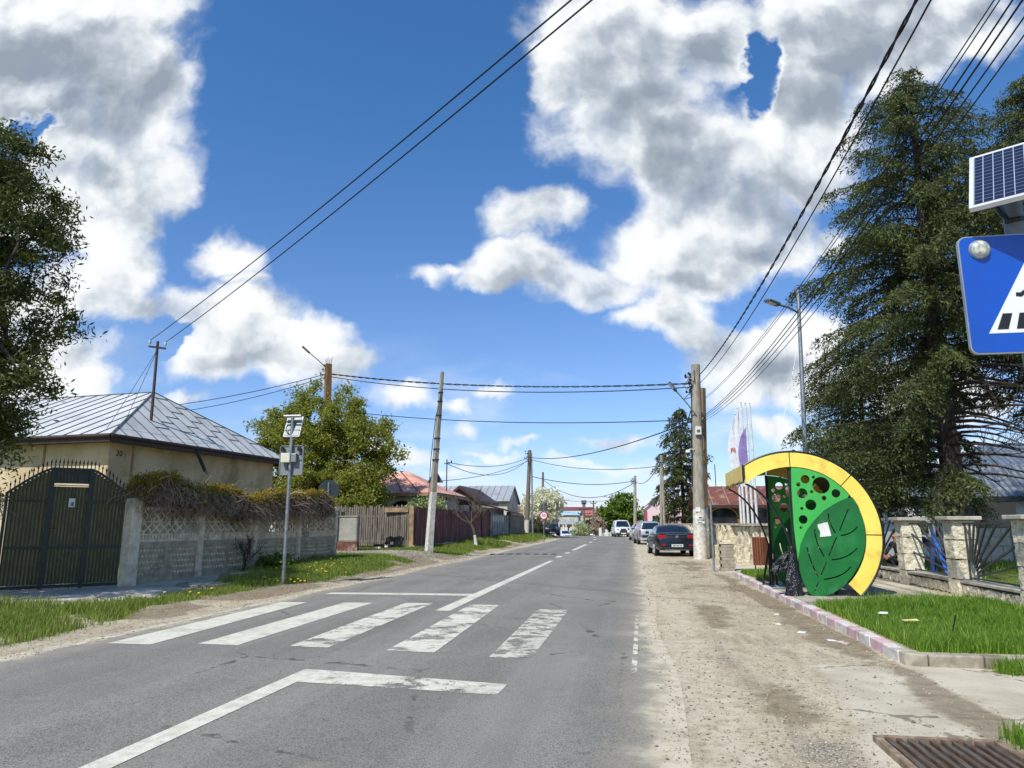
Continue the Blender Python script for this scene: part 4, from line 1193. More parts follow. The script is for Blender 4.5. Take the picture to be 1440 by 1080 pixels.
g0 = hp(3.7, -.03, HZ - .08)
mb.tube([g0, g0 + Vector((.0, .0, -.12)), g0 + e1 * .45 - e2 * .02 + UP * -.72], .06, 8, caps=False)
mb.tube([g0 + e1 * .42 - e2 * .02 + UP * -.66, g0 + e1 * .56 - e2 * .06 + UP * -.80], .065, 8, m=1, caps=False)
mb.build('downspout', [DARK_METAL, STEEL], house, off=HN, smooth=True)
# electric mast on the roof
mt = AT(222, 480, 21.6); mb0 = AT(212, 598, 21.6)
mast = thing('roof_mast', 'rusty service mast with two insulators rising through the grey hip roof', 'mast', mb0)
mb = MB(); mb.tube([mb0 - UP * .4, mb0.lerp(mt, .5), mt], [.05, .048, .045], 8); mb.build('pole', pm('rusty_pole', '#5a4038', '#37302c', scale=14, rough=.8), mast, off=mb0, smooth=True)
ca_ = mt - UP * .22
ax = Vector((1, .25, -.12)).normalized()
mb = MB(); mb.bar(ca_ - ax * .29, ca_ + ax * .29, .05, .06); mb.build('crossarm', DARK_METAL, mast, off=mb0)
INSUL = pm('insulator', '#b9c9b8', '#8fa08f', rough=.25, bump=0)
ins = [ca_ - ax * .26, ca_ + ax * .26]
for p in ins:
    mb = MB(); mb.lathe([(.012, 0), (.012, .08), (.045, .09), (.05, .14), (.03, .2), (.005, .22)], p + UP * .02, 8); mb.build('insulator', INSUL, mast, off=mb0, smooth=True)
mb = MB(); mb.lathe([(.16, -.06), (.10, .05), (.06, .12)], mb0 + UP * .02, 10); mb.build('flashing', pm('mortar', '#b3afa6'), mast, off=mb0, smooth=True)

# manholes and path slabs
for (x, y, lb) in ((-9.75, 15.6, 'round concrete manhole cover nearer the arched gate'), (-9.95, 17.7, 'round concrete manhole cover with a white scrap, beside the fence weed')):
    z = gzf(x, y)
    t = thing('manhole_cover', lb, 'manhole', (x, y, z), group='manholes by the concrete fence')
    mb = MB(); mb.lathe([(.62, -.05), (.62, .035), (.60, .045), (.40, .045)], n=28, caps=False); mb.build('rim', CONC_DARK, t, smooth=True)
    mb = MB(); mb.lathe([(.40, .03), (.39, .052), (.05, .06), (.0, .06)], n=24); mb.build('lid', CONC, t, smooth=True)
mb = MB()
for i, (x, y, sx, sy, a) in enumerate(((-11.3, 13.2, 1.5, 1.1, .7), (-10.4, 13.9, 1.3, 1.2, .8), (-12.2, 12.2, 1.2, 1.2, .75), (-9.7, 13.0, .9, 1.0, .9), (-10.7, 12.4, 1.1, 1.0, .72))):
    mb.rough((x, y, gzf(x, y) - .01), (sx, sy, .08), .25, .012, Matrix.Rotation(a, 3, 'Z'), seed=i)
mb.build('path', CONC, kind='structure')
# ------------------------------------------------------------------ crossing sign across the road, seen from behind
SIGN_BACK = pm('sign_back', '#868d90', '#787f83', scale=6, rough=.5, metal=.3, bump=.03)
BLUE = pm('sign_blue', '#0f4fb8', '#0d49ad', scale=8, rough=.3, bump=0)
bx, by = -8.35, 16.6
bz = gzf(bx, by)
t = thing('crossing_sign', 'crossing sign seen from behind on a thin pole with solar panel and cream box', 'road sign', (bx, by, bz))
HP = 4.06
mb = MB(); mb.tube([(0, 0, -.1), (0, 0, HP)], .042, 10); mb.build('pole', STEEL, t, smooth=True)
mb = MB(); mb.box((.0, .075, 2.98), (.63, .02, .74)); mb.box((0, .06, 2.98 + .36), (.63, .03, .02)); mb.box((0, .06, 2.98 - .36), (.63, .03, .02)); mb.box((-.305, .06, 2.98), (.02, .03, .74)); mb.box((.305, .06, 2.98), (.02, .03, .74))
sgn = mb.build('sign_plate', SIGN_BACK, t)
for sx in (-1, 1):
    mb = MB(); mb.lathe([(.055, -.06), (.05, 0), (.02, .01)], (sx * .22, .05, 3.25), 12, axis='Y'); mb.box((sx * .22, .03, 3.25), (.05, .05, .05)); mb.build('flasher', BLACK, t, smooth=True)
mb = MB(); mb.box((-.10, -.02, 3.03), (.24, .14, .23)); mb.build('control_box', CREAM, t, bevel=.012)
mb = MB(); mb.box((.105, -.0, 3.03), (.13, .12, .21)); mb.build('battery_box', STEEL, t, bevel=.01)
for q_ in ([(.16, -.01, 3.1), (.22, -.03, 3.08), (.27, 0, 3.12), (.24, .03, 3.22)], [(-.04, -.05, 3.62), (-.12, -.08, 3.7), (-.13, -.06, 3.8), (-.05, -.03, 3.87), (0, -.02, 3.9)], [(-.02, -.05, 2.9), (-.06, -.05, 2.82), (-.0, -.05, 2.72)]):
    mb = MB(); mb.tube(q_, .012, 6); mb.build('cable', BLACK, t, smooth=True)
Mt = Matrix.Rotation(rad(-20), 3, 'X')
mb = MB(); mb.box((0, .07, 3.82), (.43, .03, .56), Mt); mb.box((0, .0, 4.08), (.46, .1, .03), Mt, 0)
mb.build('solar_panel', PAPER, t)
mb = MB(); mb.box((0, .048, 3.82), (.38, .012, .5), Mt); mb.build('panel_back', SIGN_BACK, t)
mb = MB(); mb.box((0, .02, 3.72), (.4, .03, .03)); mb.box((0, -.0, 3.94), (.4, .03, .03)); mb.build('bracket', DARK_METAL, t)

# octagonal stop sign from behind
ox = AT(462, 700, 25.6)
t = thing('stop_sign', 'dark back of an octagonal stop sign above the end of the concrete fence', 'road sign', (ox.x, ox.y, gzf(ox.x, ox.y)))
zc = 1.5 + 25.6 * .0475 - gzf(ox.x, ox.y)
ang = rad(38)
X_ = Vector((math.cos(ang), math.sin(ang), 0)); N_ = Vector((-X_.y, X_.x, 0))
oc = [(.42 * math.cos(PI / 8 + k * PI / 4), .42 * math.sin(PI / 8 + k * PI / 4)) for k in range(8)]
mb = MB(); mb.prism(oc, Vector((0, 0, zc)), X_, Vector((0, 0, 1)), .02); mb.build('sign_plate', pm('sign_back_dark', '#4a5157', '#3f464c', rough=.55, metal=.3, bump=.03), t)
mb = MB(); mb.tube([(0, -.05, -.1), (0, -.05, zc + .3)], .03, 8); mb.build('pole', STEEL, t, smooth=True)

# ------------------------------------------------------------------ wooden fences and cabinet
WOOD_GREY = pm('grey_wood', '#857b6e', '#5d554b', scale=5, stretch=(4, 4, .35), rough=.9, bump=.4, grime='#3e3831', gscale=2)
WOOD_DARK = pm('dark_wood', '#3a3630', '#272420', scale=5, stretch=(4, 4, .35), rough=.9, bump=.4)
WOOD_RED = pm('oxblood_wood', '#74302f', '#552625', scale=4, stretch=(4, 4, .3), rough=.8, bump=.4, grime='#998778', gscale=2.4, thr=(.3, .6))
WOOD_PALE = pm('pale_wood', '#a28767', '#7e6850', scale=5, rough=.9, bump=.3)
def pickets(name, label, a, b, h, sp, w, mat, rails=(.35, 1.5), jitter=.05, pointed=True, base=None, group=None, posts=2.2, z0=None):
    a, b = Vector((a[0], a[1], 0)), Vector((b[0], b[1], 0)); d = (b - a).normalized(); Lg = (b - a).length; n_ = Vector((d.y, -d.x, 0))
    M = Matrix((d, n_, UP)).transposed()
    o = thing(name, label, 'fence', a, group=group)
    mb = MB(); k = int(Lg / sp)
    for i in range(k):
        s = (i + .5) * Lg / k; p = a + d * s; g = gzf(p.x, p.y) if z0 is None else z0
        hh = h + random.uniform(-jitter, jitter)
        tl = random.uniform(-.012, .012)
        x0, x1 = -w / 2, w / 2
        poly = [(x0, .12), (x1, .12), (x1 + tl, hh - (.06 if pointed else 0)), (tl, hh), (x0 + tl, hh - (.06 if pointed else 0))]
        mb.prism(poly, p + UP * g + n_ * (.02 + random.uniform(0, .012)), d, UP, -.02)
    mb.build('boards', mat, o, off=a)
    mb = MB()
    for r in rails:
        g0, g1 = gzf(a.x, a.y), gzf(b.x, b.y)
        mb.bar(a + UP * (g0 + r), b + UP * (g1 + r), .04, .07)
    mb.build('rail', mat, o, off=a)
    np_ = max(1, int(Lg / posts))
    for i in range(np_ + 1):
        p = a + d * (Lg * i / np_); g = gzf(p.x, p.y)
        mb = MB(); mb.box(p - n_ * .06 + UP * (g + h / 2 - .1), (.09, .09, h + .1), M); mb.build('post', mat, o, off=a)
    if base:
        mb = MB(); mb.bar(a + UP * (gzf(a.x, a.y) + .03), b + UP * (gzf(b.x, b.y) + .03), .12, .18); mb.build('plinth', base, o, off=a)
    return o, d, n_, M
CN = (-10.15, 32.6)
o, d, n_, M = pickets('picket_fence', 'grey weathered picket fence along the side street beyond the cabinet', (-16.5, 33.2), CN, 1.98, .115, .085, WOOD_GREY, jitter=.07)
mb = MB(); p = Vector((CN[0], CN[1], gzf(*CN))); mb.box(p + UP * .98, (.2, .14, 2.0)); mb.build('corner_post', WOOD_PALE, o, off=Vector((-16.5, 33.2, 0)))
mb = MB(); mb.box(p + Vector((-.75, -.06, 1.78)), (1.15, .03, .2)); mb.build('board', WOOD_PALE, o, off=Vector((-16.5, 33.2, 0)))
mb = MB(); mb.rough(p + Vector((-.05, -.1, -.02)), (.5, .35, .34), .15, .02); mb.build('footing', CONC_LIGHT, o, off=Vector((-16.5, 33.2, 0)))
pickets('picket_fence', 'dark narrow picket fence between the concrete fence and the brick-based cabinet', (-16.2, 31.2), (-12.9, 31.0), 1.75, .12, .07, WOOD_DARK, rails=(.2, 1.2))
R0, R1_ = (-10.02, 32.75), (-10.62, 50.6)
o, d, n_, M = pickets('board_fence', 'dark red board fence with peeling paint behind the leaning pole', R0, R1_, 1.95, .135, .122, WOOD_RED, rails=(.4, 1.55), jitter=.02, pointed=False, base=CONC_LIGHT)
q = Vector((R1_[0] + .1, R1_[1] - 1.4, 0))
mb = MB(); mb.box(q + Vector((.0, -1.6, 1.85)), (.03, .34, .3)); mb.build('notice', PAPER, o, off=Vector((R0[0], R0[1], 0)))
t = thing('wooden_gate', 'plain dark red wooden gate at the far end of the red board fence', 'gate', (-10.6, 51.9, gzf(-10.6, 51.9)))
mb = MB(); mb.box((0, 0, 1.0), (.05, 2.3, 2.05))
for k in range(8): mb.box((.03, -1.05 + k * .3, 1.0), (.02, .27, 2.0))
mb.build('leaf', WOOD_RED, t)
for sy in (-1.22, 1.22):
    mb = MB(); mb.box((0, sy, 1.05), (.12, .12, 2.25)); mb.build('post', WOOD_RED, t)
# grey gates
GREYP = pm('grey_gate', '#8a8d8c', '#74777a', scale=4, rough=.6, metal=.2, grime='#5d5a52', gscale=1)
t = thing('metal_gate', 'long grey panelled gate with a row of small panes after the red gate', 'gate', (-10.75, 58.5, gzf(-10.7, 58)))
mb = MB(); mb.box((0, 0, .9), (.06, 8.6, 1.9))
for k in range(9): mb.box((.04, -4.2 + k * 1.05, .95), (.03, .09, 2.0))
mb.build('leaf', GREYP, t)
for k in range(5):
    mb = MB(); mb.box((.05, -2.9 + k * 1.05, 1.5), (.025, .75, .45)); mb.build('pane', pm('dull_pane', '#b9c2c6', '#a4adb1', rough=.2, bump=0), t)
for sy in (-4.6, 4.6):
    mb = MB(); mb.box((0, sy, 1.05), (.35, .35, 2.2)); mb.build('pillar', CONC_DARK, t)
t = thing('garden_wall', 'dull brick and block wall running on past the grey gate to the twin poles', 'wall', (-10.9, 68, gzf(-10.9, 68)))
mb = MB(); mb.rough((0, 0, .95), (.2, 9.5, 2.0), .5, .015); mb.build('wall_panel', CONC_DARK, t)
t = thing('board_fence', 'brown board fence behind the speed limit sign', 'fence', (-10.9, 81, gzf(-10.9, 81) - .1))
mb = MB()
for k in range(50): mb.box((.02 * (k % 2), -7 + k * .28, 1.0 + .05 * math.sin(k * 3)), (.04, .24, 2.0))
mb.build('boards', WOOD_PALE, t)
# cabinet
cx0 = AT(491, 740, 30.0)
t = thing('utility_cabinet', 'plain grey utility cabinet on a crumbling brick base before the picket fence', 'cabinet', (cx0.x, 30.0, gzf(cx0.x, 30)), rz=.15)
mb = MB(); mb.box((0, 0, .92), (.78, .38, 1.06)); mb.box((0, 0, 1.46), (.84, .46, .05)); mb.build('body', pm('cabinet_grey', '#9b9a90', '#8b8a80', scale=3, rough=.6, grime='#6a695f', gscale=1.2), t, bevel=.01)
mb = MB(); mb.box((0, -.195, .92), (.70, .012, .96)); mb.build('door', pm('cabinet_door', '#a5a49a', '#96958b', scale=3, rough=.6, grime='#76756b', gscale=1.6), t)
mb = MB(); mb.rough((0, 0, .18), (.86, .46, .42), .1, .02); mb.build('brick_base', pm('old_brick', '#7a4b3c', '#5c382d', scale=9, bump=.6, grime='#a09a8c', gscale=3), t)
t = thing('rubbish_heap', 'black heap lying against the corner of the picket fence', 'heap', (-10.75, 32.0, gzf(-10.75, 32)))
mb = MB(); mb.rough((0, 0, .28), (.75, .5, .6), .12, .09, seed=3); mb.rough((-.6, -.05, .12), (.7, .4, .25), .12, .06, seed=5)
mb.build('sack', pm('black_plastic', '#141516', '#1d1e20', rough=.35, bump=.5, scale=6), t, smooth=True)

# ------------------------------------------------------------------ poles
CPOLE = pm('concrete_pole', '#a39d8d', '#857f70', scale=5, stretch=(2, 2, .5), bump=.3, rough=.9, grime='#6d6758', gscale=.8)
CPOLE_B = pm('brown_pole', '#8a6a3c', '#5f4a2d', scale=6, stretch=(2, 2, .4), bump=.3, rough=.9)
WPOLE = pm('wood_pole', '#7d7263', '#5c5347', scale=8, stretch=(3, 3, .25), bump=.4, rough=.9)
LAMPG = pm('lamp_grey', '#6d7377', '#5b6165', rough=.4, metal=.4, bump=0)
LENS = pm('lamp_lens', '#c9cdd0', rough=.2, bump=0)
def pole(name, label, base, top, r0, r1, mat, n=10, white=0.0, group=None, cat='utility pole', square=False):
    base, top = Vector(base), Vector(top)
    o = thing(name, label, cat, base, group=group)
    v = top - base
    k = 8
    mb = MB()
    st = white / v.length
    ts = [st + (1 - st) * i / k for i in range(k + 1)]
    mb.tube([v * x for x in ts], [r0 + (r1 - r0) * x for x in ts], n); mb.build('shaft', mat, o, smooth=not square)
    if white:
        mb = MB(); mb.tube([v * (st * i / 3) - UP * (.1 if i == 0 else 0) for i in range(4)], [(r0 + (r1 - r0) * st * i / 3) + .004 for i in range(4)], n)
        mb.build('painted_foot', LIME, o, smooth=not square)
    return o, v
def hardware(o, v, f0=.86, rad_=.2, seed=0, cnt=7):
    """clamps, insulators and loops of slack cable at the head of a pole"""
    rd = random.Random(seed); mb = MB()
    for k in range(cnt):
        z = v * (f0 + (1 - f0) * .8 * rd.random())
        a = rd.uniform(2.2, 4.2); p = z + Vector((math.cos(a), math.sin(a), 0)) * (rad_ + rd.uniform(.05, .3))
        mb.tube([z, z.lerp(p, .6) + UP * .03, p], .018, 5); mb.lathe([(.02, 0), (.05, .03), (.05, .09), (.02, .12)], p, 7)
    mb.build('insulators', DARK_METAL, o)
    mb = MB()
    for k in range(cnt):
        z = v * (f0 - .02 + (1 - f0) * .7 * rd.random()); a = rd.uniform(2.2, 4.4)
        q = Vector((math.cos(a), math.sin(a), 0)) * (rad_ + rd.uniform(.1, .5))
        mb.tube([z, z + q * .7 - UP * rd.uniform(.1, .35), z + q * .9 + UP * rd.uniform(-.2, .3), z + q * .4 + UP * rd.uniform(.1, .5), z + UP * .4], .016, 5, caps=False)
    mb.build('cable_loops', BLACK, o)
def lamp(o, a, b, head_l=.55, mat=None):
    """bracket from a to b with a flat lamp head pointing on along it"""
    a, b = Vector(a), Vector(b); d = (b - a).normalized()
    mb = MB(); mb.tube([a, a.lerp(b, .5) + UP * .04, b], .03, 7); mb.build('lamp_arm', mat or STEEL, o, smooth=True)
    s = d.cross(UP).normalized(); u = s.cross(d)
    M = Matrix((s, d, u)).transposed()
    mb = MB(); mb.box(b + d * head_l * .45, (.2, head_l, .07), M); mb.box(b + d * head_l * .1, (.12, .2, .1), M)
    h = mb.build('lamp_head', LAMPG, o, bevel=.02)
    mb = MB(); mb.box(b + d * head_l * .55 - u * .042, (.15, head_l * .6, .015), M); mb.build('lens', LENS, h)

P1b = Vector((-8.85, 31.0, gzf(-8.85, 31))); P1t = AT(622, 523, 31.0)
p1, v = pole('utility_pole', 'slender leaning concrete pole with whitewashed lower part before the red fence', P1b, P1t, .19, .09, CPOLE, n=4, white=2.6, square=True)
for f in (.5, .56, .62, .75, .83, .88):
    mb = MB(); mb.tube([v * f - UP * .02, v * f + UP * .02], .235 - .125 * f, 8); mb.build('clamp', DARK_METAL, p1)
mb = MB(); mb.tube([v * .30 + Vector((-.16, -.1, 0)), v * .5 + Vector((-.2, -.1, 0)), v * .62 + Vector((-.16, -.1, 0)), v * .74 + Vector((-.12, -.1, 0)), v * .9 + Vector((.1, -.1, 0)), v * .72 + Vector((.14, -.1, 0))], .018, 5); mb.build('cable_loops', BLACK, p1)
tz = 1.5 + .0655 * 31 - P1b.z
mb = MB(); c_ = v * (tz / v.z)
mb.prism([(-.38, -.24), (.38, -.24), (0, .36)], c_ + Vector((-.0, .16, 0)), Vector((1, 0, 0)), UP, -.02)
mb.build('sign_plate', pm('triangle_back', '#4f555a', '#43494e', rough=.5, metal=.3, bump=.02), p1)

P2t = AT(462, 512, 41.0); P2b = Vector((P2t.x + .25, 41.0, .3))
p2, v2 = pole('utility_pole', 'brown stained pole standing up out of the yellow-green tree with a street lamp', P2b, P2t, .28, .24, CPOLE_B, n=4, square=True)
hardware(p2, v2, .93, .25, 2, 4)
mb = MB()
for k in range(4): mb.tube([v2 + Vector((-.15 + .1 * k, 0, -.05)), v2 + Vector((-.2 + .14 * k, .02, .35 + .1 * (k % 2)))], .018, 4)
mb.build('rods', DARK_METAL, p2)
la = v2 * .965; lb_ = AT(435, 496, 40.2) - P2b
lamp(p2, la, lb_, .6)

z70 = gzf(-10.2, 70)
P3b = AT(740.5, 745, 70); P3b.z = z70; P3t = AT(745, 633, 70)
p3, v3 = pole('utility_pole', 'old grey wooden pole with pale foot, thicker of the twin poles', P3b, P3t, .24, .17, WPOLE, white=1.5)
hardware(p3, v3, .9, .2, 5, 4)
P4b = AT(749, 745, 70); P4b.z = z70; P4t = AT(747.5, 637, 70)
p4, v4 = pole('utility_pole', 'thin light grey steel pole, the slimmer of the twin poles left of the road', P4b, P4t, .09, .07, STEEL)
P5b = AT(763, 745, 96); P5b.z = 0; P5t = AT(763.5, 664, 96)
p5, v5 = pole('utility_pole', 'distant pole rising behind the white blossoming tree', P5b, P5t, .2, .14, WPOLE)
# service mast on the orange-roofed house is built with that house

# ------------------------------------------------------------------ houses further along
ROOF_ORANGE = pm('faded_red_sheet', '#d6a08c', '#c48873', scale=1.6, rough=.65, metal=.0, bump=.15, grime='#e2c6b4', gscale=1.1)
ROOF_RUST = pm('rusty_sheet', '#7a4636', '#5c372d', scale=1.5, rough=.75, bump=.2, grime='#9a8577', gscale=1.4)
ROOF_GREY = pm('grey_sheet', '#a9adaf', '#95999b', scale=.8, rough=.55, metal=.2, bump=.08)
SLATE = pm('slate_tile', '#59636f', '#46505b', scale=2, rough=.5, bump=.1)
GLASS_D = pm('dark_glass', '#20262b', '#171b1f', rough=.08, bump=0, spec=.8)
def gable(o, off, x0, x1, y0, y1, ze, zr_, mat, hip=0.0, along='x', over=.3, fasc=None, seams=0, wallmat=None, zb=0, seam_m=None):
    """walls and pitched roof; along = direction of the ridge"""
    off = Vector(off)
    if wallmat:
        mb = MB(); mb.add([(x0, y0, zb), (x1, y0, zb), (x1, y1, zb), (x0, y1, zb), (x0, y0, ze), (x1, y0, ze), (x1, y1, ze), (x0, y1, ze)], [(0, 1, 5, 4), (1, 2, 6, 5), (2, 3, 7, 6), (3, 0, 4, 7)])
        if not hip:
            if along == 'x':
                ym = (y0 + y1) / 2; mb.add([(x0, y0, ze), (x0, y1, ze), (x0, ym, zr_ - .05)], [(0, 1, 2)]); mb.add([(x1, y0, ze), (x1, y1, ze), (x1, ym, zr_ - .05)], [(2, 1, 0)])
            else:
                xm = (x0 + x1) / 2; mb.add([(x0, y0, ze), (x1, y0, ze), (xm, y0, zr_ - .05)], [(0, 1, 2)]); mb.add([(x0, y1, ze), (x1, y1, ze), (xm, y1, zr_ - .05)], [(2, 1, 0)])
        mb.build('walls', wallmat, o, off=off)
    X0, X1, Y0, Y1 = x0 - over, x1 + over, y0 - over, y1 + over
    if along == 'x':
        ym = (Y0 + Y1) / 2; a, b = Vector((X0 + hip, ym, zr_)), Vector((X1 - hip, ym, zr_))
        p = [Vector((X0, Y0, ze)), Vector((X1, Y0, ze)), Vector((X1, Y1, ze)), Vector((X0, Y1, ze))]
        slopes = [(p[0], p[1], b, a), (p[2], p[3], a, b)]; ends = [(p[1], p[2], b), (p[3], p[0], a)]
    else:
        xm = (X0 + X1) / 2; a, b = Vector((xm, Y0 + hip, zr_)), Vector((xm, Y1 - hip, zr_))
        p = [Vector((X0, Y0, ze)), Vector((X1, Y0, ze)), Vector((X1, Y1, ze)), Vector((X0, Y1, ze))]
        slopes = [(p[1], p[2], b, a), (p[3], p[0], a, b)]; ends = [(p[0], p[1], a), (p[2], p[3], b)]
    mb = MB()
    for s in slopes:
        n_ = (s[1] - s[0]).cross(s[3] - s[0]).normalized() * .06
        mb.add(list(s) + [q - n_ for q in s], [(0, 1, 2, 3), (7, 6, 5, 4), (0, 4, 5, 1), (1, 5, 6, 2), (2, 6, 7, 3), (3, 7, 4, 0)])
    if hip:
        for s in ends: mb.add(list(s), [(0, 1, 2)])
    r = mb.build('roof', mat, o, off=off)
    if seams:
        mb = MB()
        for s in slopes:
            for i in range(1, seams):
                t = i / seams; u = s[0].lerp(s[1], t); w = s[3].lerp(s[2], t)
                mb.bar(u + UP * .03, w + UP * .03, .05, .04)
        mb.build('roof_seams', seam_m or SEAM, o, off=off)
    if fasc:
        for i in range(4):
            if not hip and ((along == 'x' and i % 2) or (along != 'x' and i % 2 == 0)): continue
            mb = MB(); mb.bar(p[i] - UP * .12, p[(i + 1) % 4] - UP * .12, .04, .16); mb.build('fascia', fasc, o, off=off)
    return r
h = thing('house', 'low white house under a faded orange-red metal roof behind the red fence', 'house', (-14.5, 42, .3))
gable(h, (-14.5, 42, .3), -22, -11.5, 40.5, 47, 3.25, 4.75, ROOF_ORANGE, hip=3.0, along='x', over=.5, fasc=WOOD_PALE, seams=11, wallmat=PLASTER_W, seam_m=pm('rusty_seam', '#8a5a4a', '#6d4638', bump=0))
for xx in (-15.4, -13.2):
    mb = MB(); arc = [(-.75, -.9), (.75, -.9)] + [(.75 * math.cos(a), .75 * math.sin(a) * .8) for a in np.linspace(0, PI, 10)]
    mb.prism(arc, Vector((xx, 40.47, 2.2)), Vector((1, 0, 0)), UP, .05); mb.build('arch_opening', GLASS_D, h, off=Vector((-14.5, 42, .3)))
for xx in (-17.6, -16.5, -14.3, -12.1):
    mb = MB(); mb.box((xx, 40.44, 1.9), (.16, .1, 2.6)); mb.build('pilaster', PLASTER_W, h, off=Vector((-14.5, 42, .3)))
q0 = AT(628, 690, 44); q1 = AT(628.5, 646, 44)
t = thing('roof_mast', 'thin service mast with crossarm standing on the faded orange-red roof', 'mast', q0)
mb = MB(); mb.tube([Vector((0, 0, -.8)), q1 - q0], .035, 6); mb.build('pole', DARK_METAL, t)
mb = MB(); mb.bar((-.2, 0, (q1 - q0).z - .25), (.2, 0, (q1 - q0).z - .25), .04); mb.lathe([(.03, 0), (.05, .1), (.02, .2)], (.28, 0, (q1 - q0).z - .25), 6); mb.build('crossarm', DARK_METAL, t)
# long outbuilding with a dark gable and a lean-to roof
h = thing('outbuilding', 'low outbuilding with a dark gable and long sloping rusty roof behind the red fence', 'shed', (-13, 53, .3))
of = Vector((-13, 53, .3))
mb = MB(); mb.box((-13.1, 56.5, 1.5), (3.4, 15.5, 2.5)); mb.build('walls', PLASTER_W, h, off=of)
mb = MB()
e0, e1_ = AT(645, 700, 47.5), AT(734, 722.5, 66)
mb.add([e0, e1_, e1_ + Vector((-3.6, 0, 1.0)), e0 + Vector((-3.6, 0, 1.0)), e0 - UP * .1, e1_ - UP * .1, e1_ + Vector((-3.6, 0, .9)), e0 + Vector((-3.6, 0, .9))], [(0, 1, 2, 3), (7, 6, 5, 4), (0, 4, 5, 1), (3, 0, 4, 7), (1, 5, 6, 2)])
mb.build('lean_to_roof', ROOF_RUST, h, off=of)
pk = AT(646, 682.5, 50); pr_ = AT(676, 704, 50); pl_ = AT(628, 697, 50)
mb = MB()
back = Vector((0, 7, 0)); dn = UP * -.22
mb.add([pk, pr_, pr_ + back, pk + back, pk + dn, pr_ + dn, pr_ + back + dn, pk + back + dn], [(0, 1, 2, 3), (7, 6, 5, 4), (0, 4, 5, 1), (1, 5, 6, 2)])
mb.add([pk, pl_, pl_ + back, pk + back, pk + dn, pl_ + dn, pl_ + back + dn, pk + back + dn], [(3, 2, 1, 0), (4, 5, 6, 7), (1, 5, 4, 0)])
mb.build('gable_roof', FASCIA, h, off=of)
mb = MB(); mb.add([pk + Vector((0, .3, -.2)), pl_ + Vector((0, .3, -.2)), Vector((pl_.x, 50.3, 1)), Vector((pr_.x, 50.3, 1)), pr_ + Vector((0, .3, -.2))], [(0, 1, 2, 3, 4)]); mb.build('gable_wall', pm('dark_boards', '#5b534c', '#453f39', scale=5), h, off=of)
h = thing('barn', 'pale grey metal-roofed house with a white wall beyond the red fence', 'house', (-15, 76, .2))
gable(h, (-15, 76, .2), -22, -12.6, 73, 80, 3.75, 5.5, ROOF_GREY, along='x', over=.25, fasc=FASCIA, seams=14, wallmat=PLASTER_W, seam_m=pm('grey_seam', '#8d9193', bump=0))
mb = MB(); mb.box((-13.3, 72.97, 2.6), (.6, .06, .9)); mb.build('window', GLASS_D, h, off=Vector((-15, 76, .2)))
# ------------------------------------------------------------------ bus shelter: a ring-shaped roof between two leaf panels
SC_X, SC_Z, RO, RI = 3.15, 1.30, 1.60, 1.31
YN, YF = 15.0, 17.6
GB = .115
YELLOW = pm('shelter_yellow', '#f2dc66', '#e8d058', scale=1.2, rough=.5, bump=.06, grime='#d2ae48', gscale=2.2)
YELLOW_OLD = pm('shelter_yellow_worn', '#e6cf76', '#d3b95c', scale=3, rough=.6, bump=.1, stretch=(2, 2, .5))
GREEN_L = pm('shelter_light_green', '#42b14e', '#3ba747', scale=1.5, rough=.45, bump=.03, grime='#3da54a', gscale=1.2)
GREEN_D = pm('shelter_dark_green', '#146e30', '#115f29', scale=1.5, rough=.42, bump=.06, grime='#2c7a43', gscale=2.6)
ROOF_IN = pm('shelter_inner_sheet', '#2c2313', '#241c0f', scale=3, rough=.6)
sh = thing('bus_shelter', 'round yellow and green bus shelter with big leaf-shaped side panels on the kerb', 'bus shelter', (SC_X, YN, GB))
so = Vector((SC_X, YN, GB))
A0, A1 = rad(124), rad(-46)
def arc(r, a0, a1, n): return [(SC_X + r * math.cos(a), SC_Z + r * math.sin(a)) for a in np.linspace(a0, a1, n)]
def plate(y): return lambda a, b, d: Vector((a, y + d, b))
def front_clip(pts): return [(max(x, 2.25), z) for x, z in pts]
for y, yd in ((YN, -1), (YF, 1)):
    segs = [(123, 90.4), (89.6, 45.4), (44.6, -.4), (-1.2, -46)]
    for i, (s, e) in enumerate(segs):
        o_ = arc(RO, rad(s), rad(e), 14); i_ = arc(RI, rad(e), rad(s), 14)
        if i == 0: i_ = arc(RI, rad(e), rad(132), 14)
        cu = curve_to_mb([front_clip(o_ + i_)], .03, plate(y))
        ob = cu.build('rim_board', YELLOW, sh, off=so)
    # black edge trim
    mb = MB()
    ptsO = [Vector((max(x, 2.25), y, z)) for x, z in arc(RO + .012, rad(124), rad(-46), 50)]
    mb.tube(ptsO, .026, 6); mb.build('edge_trim', BLACK, sh, off=so, smooth=True)
# roof sheet between the two rims
mb = MB(); n = 40
aa = np.linspace(rad(123), rad(-40), n)
for r in (RO - .012, RO - .05):
    k = len(mb.v)
    for a in aa:
        for y in (YN + .02, YF - .02): mb.v.append((max(SC_X + r * math.cos(a), 2.25), y, SC_Z + r * math.sin(a)))
    for i in range(n - 1):
        q = (k + 2 * i, k + 2 * i + 1, k + 2 * i + 3, k + 2 * i + 2)
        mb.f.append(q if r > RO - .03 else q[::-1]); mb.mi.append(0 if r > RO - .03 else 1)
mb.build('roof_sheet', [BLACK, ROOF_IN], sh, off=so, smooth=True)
mb = MB()
for a in (rad(100), rad(70), rad(40), rad(10), rad(-20)):
    mb.bar((SC_X + 1.53 * math.cos(a), YN, SC_Z + 1.53 * math.sin(a)), (SC_X + 1.53 * math.cos(a), YF, SC_Z + 1.53 * math.sin(a)), .04)
mb.build('roof_ribs', BLACK, sh, off=so)
